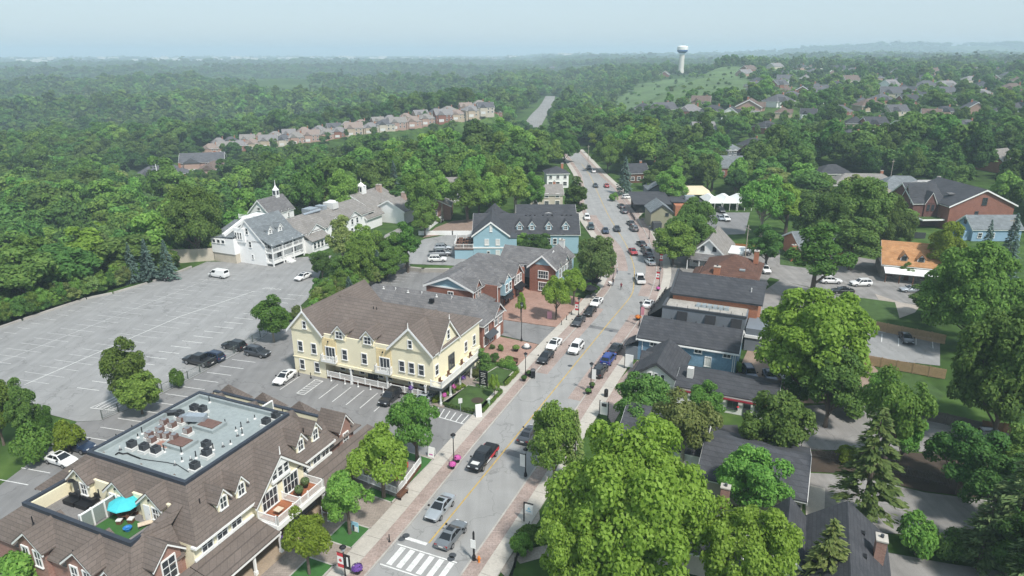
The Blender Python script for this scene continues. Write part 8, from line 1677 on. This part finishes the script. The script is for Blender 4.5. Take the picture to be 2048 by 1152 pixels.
x, y = tp(1008, 792); small('blue_tub', 'small bright blue tub at the terrace edge', 'tub', 0, 0, [('bowl', MB().lathe([(.25, 0), (.4, .35), (.36, .36), (.2, .2)], 12), mat('bright_blue_plastic', (0.03, 0.2, 0.5), .5)), ('rim', MB().lathe([(.42, .33), (.42, .38), (.36, .38)], 12), mat('bright_blue_plastic', (0, 0, 0)))], z=TZ, xy=(x, y))
x, y = tp(1160, 750); small('folded_lounger', 'cream folded lounger on the paved corner of the terrace', 'lounger', 0, 0, [('seat', MB().box(-.8, .8, -.3, .3, .3, .38), mat('cream_fabric', (.6, .5, .38), .8)), ('frame', MB().box(-.8, -.7, -.3, .3, 0, .3).box(.7, .8, -.3, .3, 0, .3), DARK)], z=TZ - .04, xy=(x, y), rz=R(30))
for k, (u, v) in enumerate(((50.4, -47.6), (51.9, -48.0))):
    rs = np.random.RandomState(k); d = unit(rs, 700); t = thing('topiary_ball', ('nearer', 'farther') [k] + ' dark clipped ball plant on the balcony', 'plant', (*T(v, u), 3.5), 0, 'balcony plants'); MB().lathe([(.25, 0), (.32, .4), (.28, .4)], 10).obj('pot', BLACK, t); link('foliage', quads_mesh('foliage', d * .5 + np.array([0, 0, .8]), d, rs.uniform(.04, .08, 700), [LV['pine']], rs, .9), t)['kind'] = 'stuff'
x, y = T(-47.4, 46.9); small('balcony_table', 'small cream table on the near balcony', 'table', 0, 0, [('tabletop', MB().box(-.4, .4, -.4, .4, .62, .68), mat('cream_fabric', (0, 0, 0))), ('leg', MB().box(-.05, .05, -.05, .05, 0, .62), DARK)], z=3.5, xy=(x, y), rz=-A)
for k, u in enumerate((81.5, 84.2, 88.6, 91.6)):
    x, y = T(-46.9, u); t = thing('balcony_chair', order[k] + ' dark wicker chair from the near end of the street balcony', 'chair', (x, y, 3.06), -A + R(90), 'balcony chairs'); MB().box(-.35, .35, -.35, .35, 0, .42).obj('seat', WOOD, t); MB().box(-.35, .35, .28, .38, .42, .95).obj('backrest', WOOD, t)

# utility poles
for k, (px, py, top, lab) in enumerate(((2005, 540, 358, 'tall grey utility pole beside the red brick hall'), (1780, 484, 454, 'short utility pole behind the cedar roof'), (1775, 390, 300, 'utility pole among the roofs left of the red brick hall'), (1176, 330, 290, 'utility pole at the top of the street'), (1130, 240, 205, 'utility pole beside the far road'), (1033, 440, 384, 'pale pole with double lamp behind the blue restaurant'), (1485, 560, 440, 'utility pole by the orange fence'))):
    x, y = G(px, py); z = th(x, y); H = min(13, max(5, top_z(x, y, top) - z)); t = thing('utility_pole', lab, 'utility pole', (x, y, z), .3 * k, 'utility poles'); MB().tube((0, 0, -1), (0, 0, H), .15, .1).obj('shaft', PALEBARK, t); MB().box(-1.0, 1.0, -.06, .06, H - .9, H - .75).obj('crossarm', PALEBARK, t)

# people
def person(px, py, rz, shirt, legs, label, stride=.3, cat='person'):
    me = bpy.data.meshes.new('body'); V = [(0, 0, .95), (0, 0, 1.2), (0, 0, 1.42), (0, 0, 1.53), (0, .02, 1.66), (0, .02, 1.76), (.1, 0, .9), (.11, stride * .5, .48), (.11, stride * .6, .08), (.11, stride * .6 + .14, .04), (-.1, 0, .9), (-.11, -stride * .3, .48), (-.11, -stride, .1), (-.11, -stride + .14, .05),
        (.2, 0, 1.4), (.26, -.06, 1.14), (.27, .06, .9), (-.2, 0, 1.4), (-.26, .06, 1.14), (-.27, .16, .92)]
    E_ = [(0, 1), (1, 2), (2, 3), (3, 4), (4, 5), (0, 6), (6, 7), (7, 8), (8, 9), (0, 10), (10, 11), (11, 12), (12, 13), (2, 14), (14, 15), (15, 16), (2, 17), (17, 18), (18, 19)]
    r_ = [.15, .14, .15, .06, .1, .07, .1, .07, .05, .04, .1, .07, .05, .04, .07, .05, .035, .07, .05, .035]
    me.from_pydata(V, E_, []); o = link('body', me); md = o.modifiers.new('skin', 'SKIN')
    for v, q in zip(me.skin_vertices[0].data, r_): v.radius = (q, q * .85)
    me.skin_vertices[0].data[0].use_root = True; ss_ = o.modifiers.new('sub', 'SUBSURF'); ss_.levels = 1; ss_.render_levels = 1
    dg = bpy.context.evaluated_depsgraph_get(); m2 = bpy.data.meshes.new_from_object(o.evaluated_get(dg)); bpy.data.objects.remove(o)
    SKIN = mat('skin', (.45, .28, .2), .6); m2.materials.clear()
    for m in (shirt, legs, SKIN, BLACK): m2.materials.append(m)
    for p in m2.polygons:
        z = p.center.z; p.material_index = 3 if z > 1.70 else 2 if z > 1.5 or (abs(p.center.x) > .2 and z < 1.2) else 0 if z > .95 else 1 if z > .1 else 3
    x, y = G(px, py); t = thing('person', label, cat, (x, y, .015), rz); link('body', m2, t); return t
JN = mat('blue_denim', (.05, .07, .13), .8)
person(1242, 580, 2.7, mat('dark_red_cloth', (.2, .02, .04), .8), mat('dark_cloth', (.03, .03, .035), .8), 'person in dark red top walking in the street near the left kerb')
t = person(1226, 571, 2.9, mat('dark_cloth', (0, 0, 0)), JN, 'person in dark top pushing a pale pram at the left kerb')
x, y = G(1220, 573); t = thing('pram', 'pale pram beside the person in dark top', 'pram', (x, y, .1), .3); MB().hexa([(-.3, -.4, .5), (.3, -.4, .5), (.3, .4, .5), (-.3, .4, .5)], [(-.34, -.45, .85), (.34, -.45, .85), (.34, .45, .95), (-.34, .45, .95)]).obj('body', PAD, t); MB().tube((-.25, .45, .9), (.25, .45, .9), .03).obj('handle', BLACK, t)
for sx in (-.3, .3):
    for sy in (-.35, .35): MB().tube((sx - .03, sy, .18), (sx + .03, sy, .18), .18).obj('wheel', BLACK, t)
person(1234, 548, 2.2, PAD, JN, 'person in white top standing under the pink banner lamp', .05)

for k, (x, y) in enumerate(((-13.6, 171.6), (-11.4, 171.8), (-13.4, 174.6), (-11.2, 175.0), (-13.5, 177.6), (-11.3, 178.2))):
    t = thing('deck_table', order[k] + ' dark table on the railed restaurant deck, counted from the near rail', 'table', (x, y, 2.8), 0, 'tables on the restaurant deck'); MB().lathe([(.06, 0), (.06, .7)], 8).obj('leg', DARK, t); MB().box(-.55, .55, -.45, .45, .7, .76).obj('tabletop', WOOD, t)
    for sx in (-.75, .75):
        q = thing('deck_chair', 'dark chair at a table on the railed restaurant deck', 'chair', (x + sx, y, 2.8), 0, 'chairs on the restaurant deck'); MB().box(-.22, .22, -.22, .22, 0, .45).obj('seat', BLACK, q); MB().box(-.03 + sx * .25, .03 + sx * .25, -.22, .22, .45, .9).obj('backrest', BLACK, q)

# ================================================================ haze
hm = bpy.data.materials.new('haze'); hm.use_nodes = True
hn = hm.node_tree.nodes; hn.clear()
hv = hn.new('ShaderNodeVolumePrincipled'); ho = hn.new('ShaderNodeOutputMaterial')
hv.inputs['Color'].default_value = (0.68, 0.84, 0.98, 1); hv.inputs['Density'].default_value = HAZE; hv.inputs['Anisotropy'].default_value = 0.0
hm.node_tree.links.new(hv.outputs[0], ho.inputs['Volume'])
hz = MB().box(-14000, 14000, -400, 13500, -60, 112).obj('haze', hm)
tag(hz, 'pale summer haze over the whole view', kind='stuff')
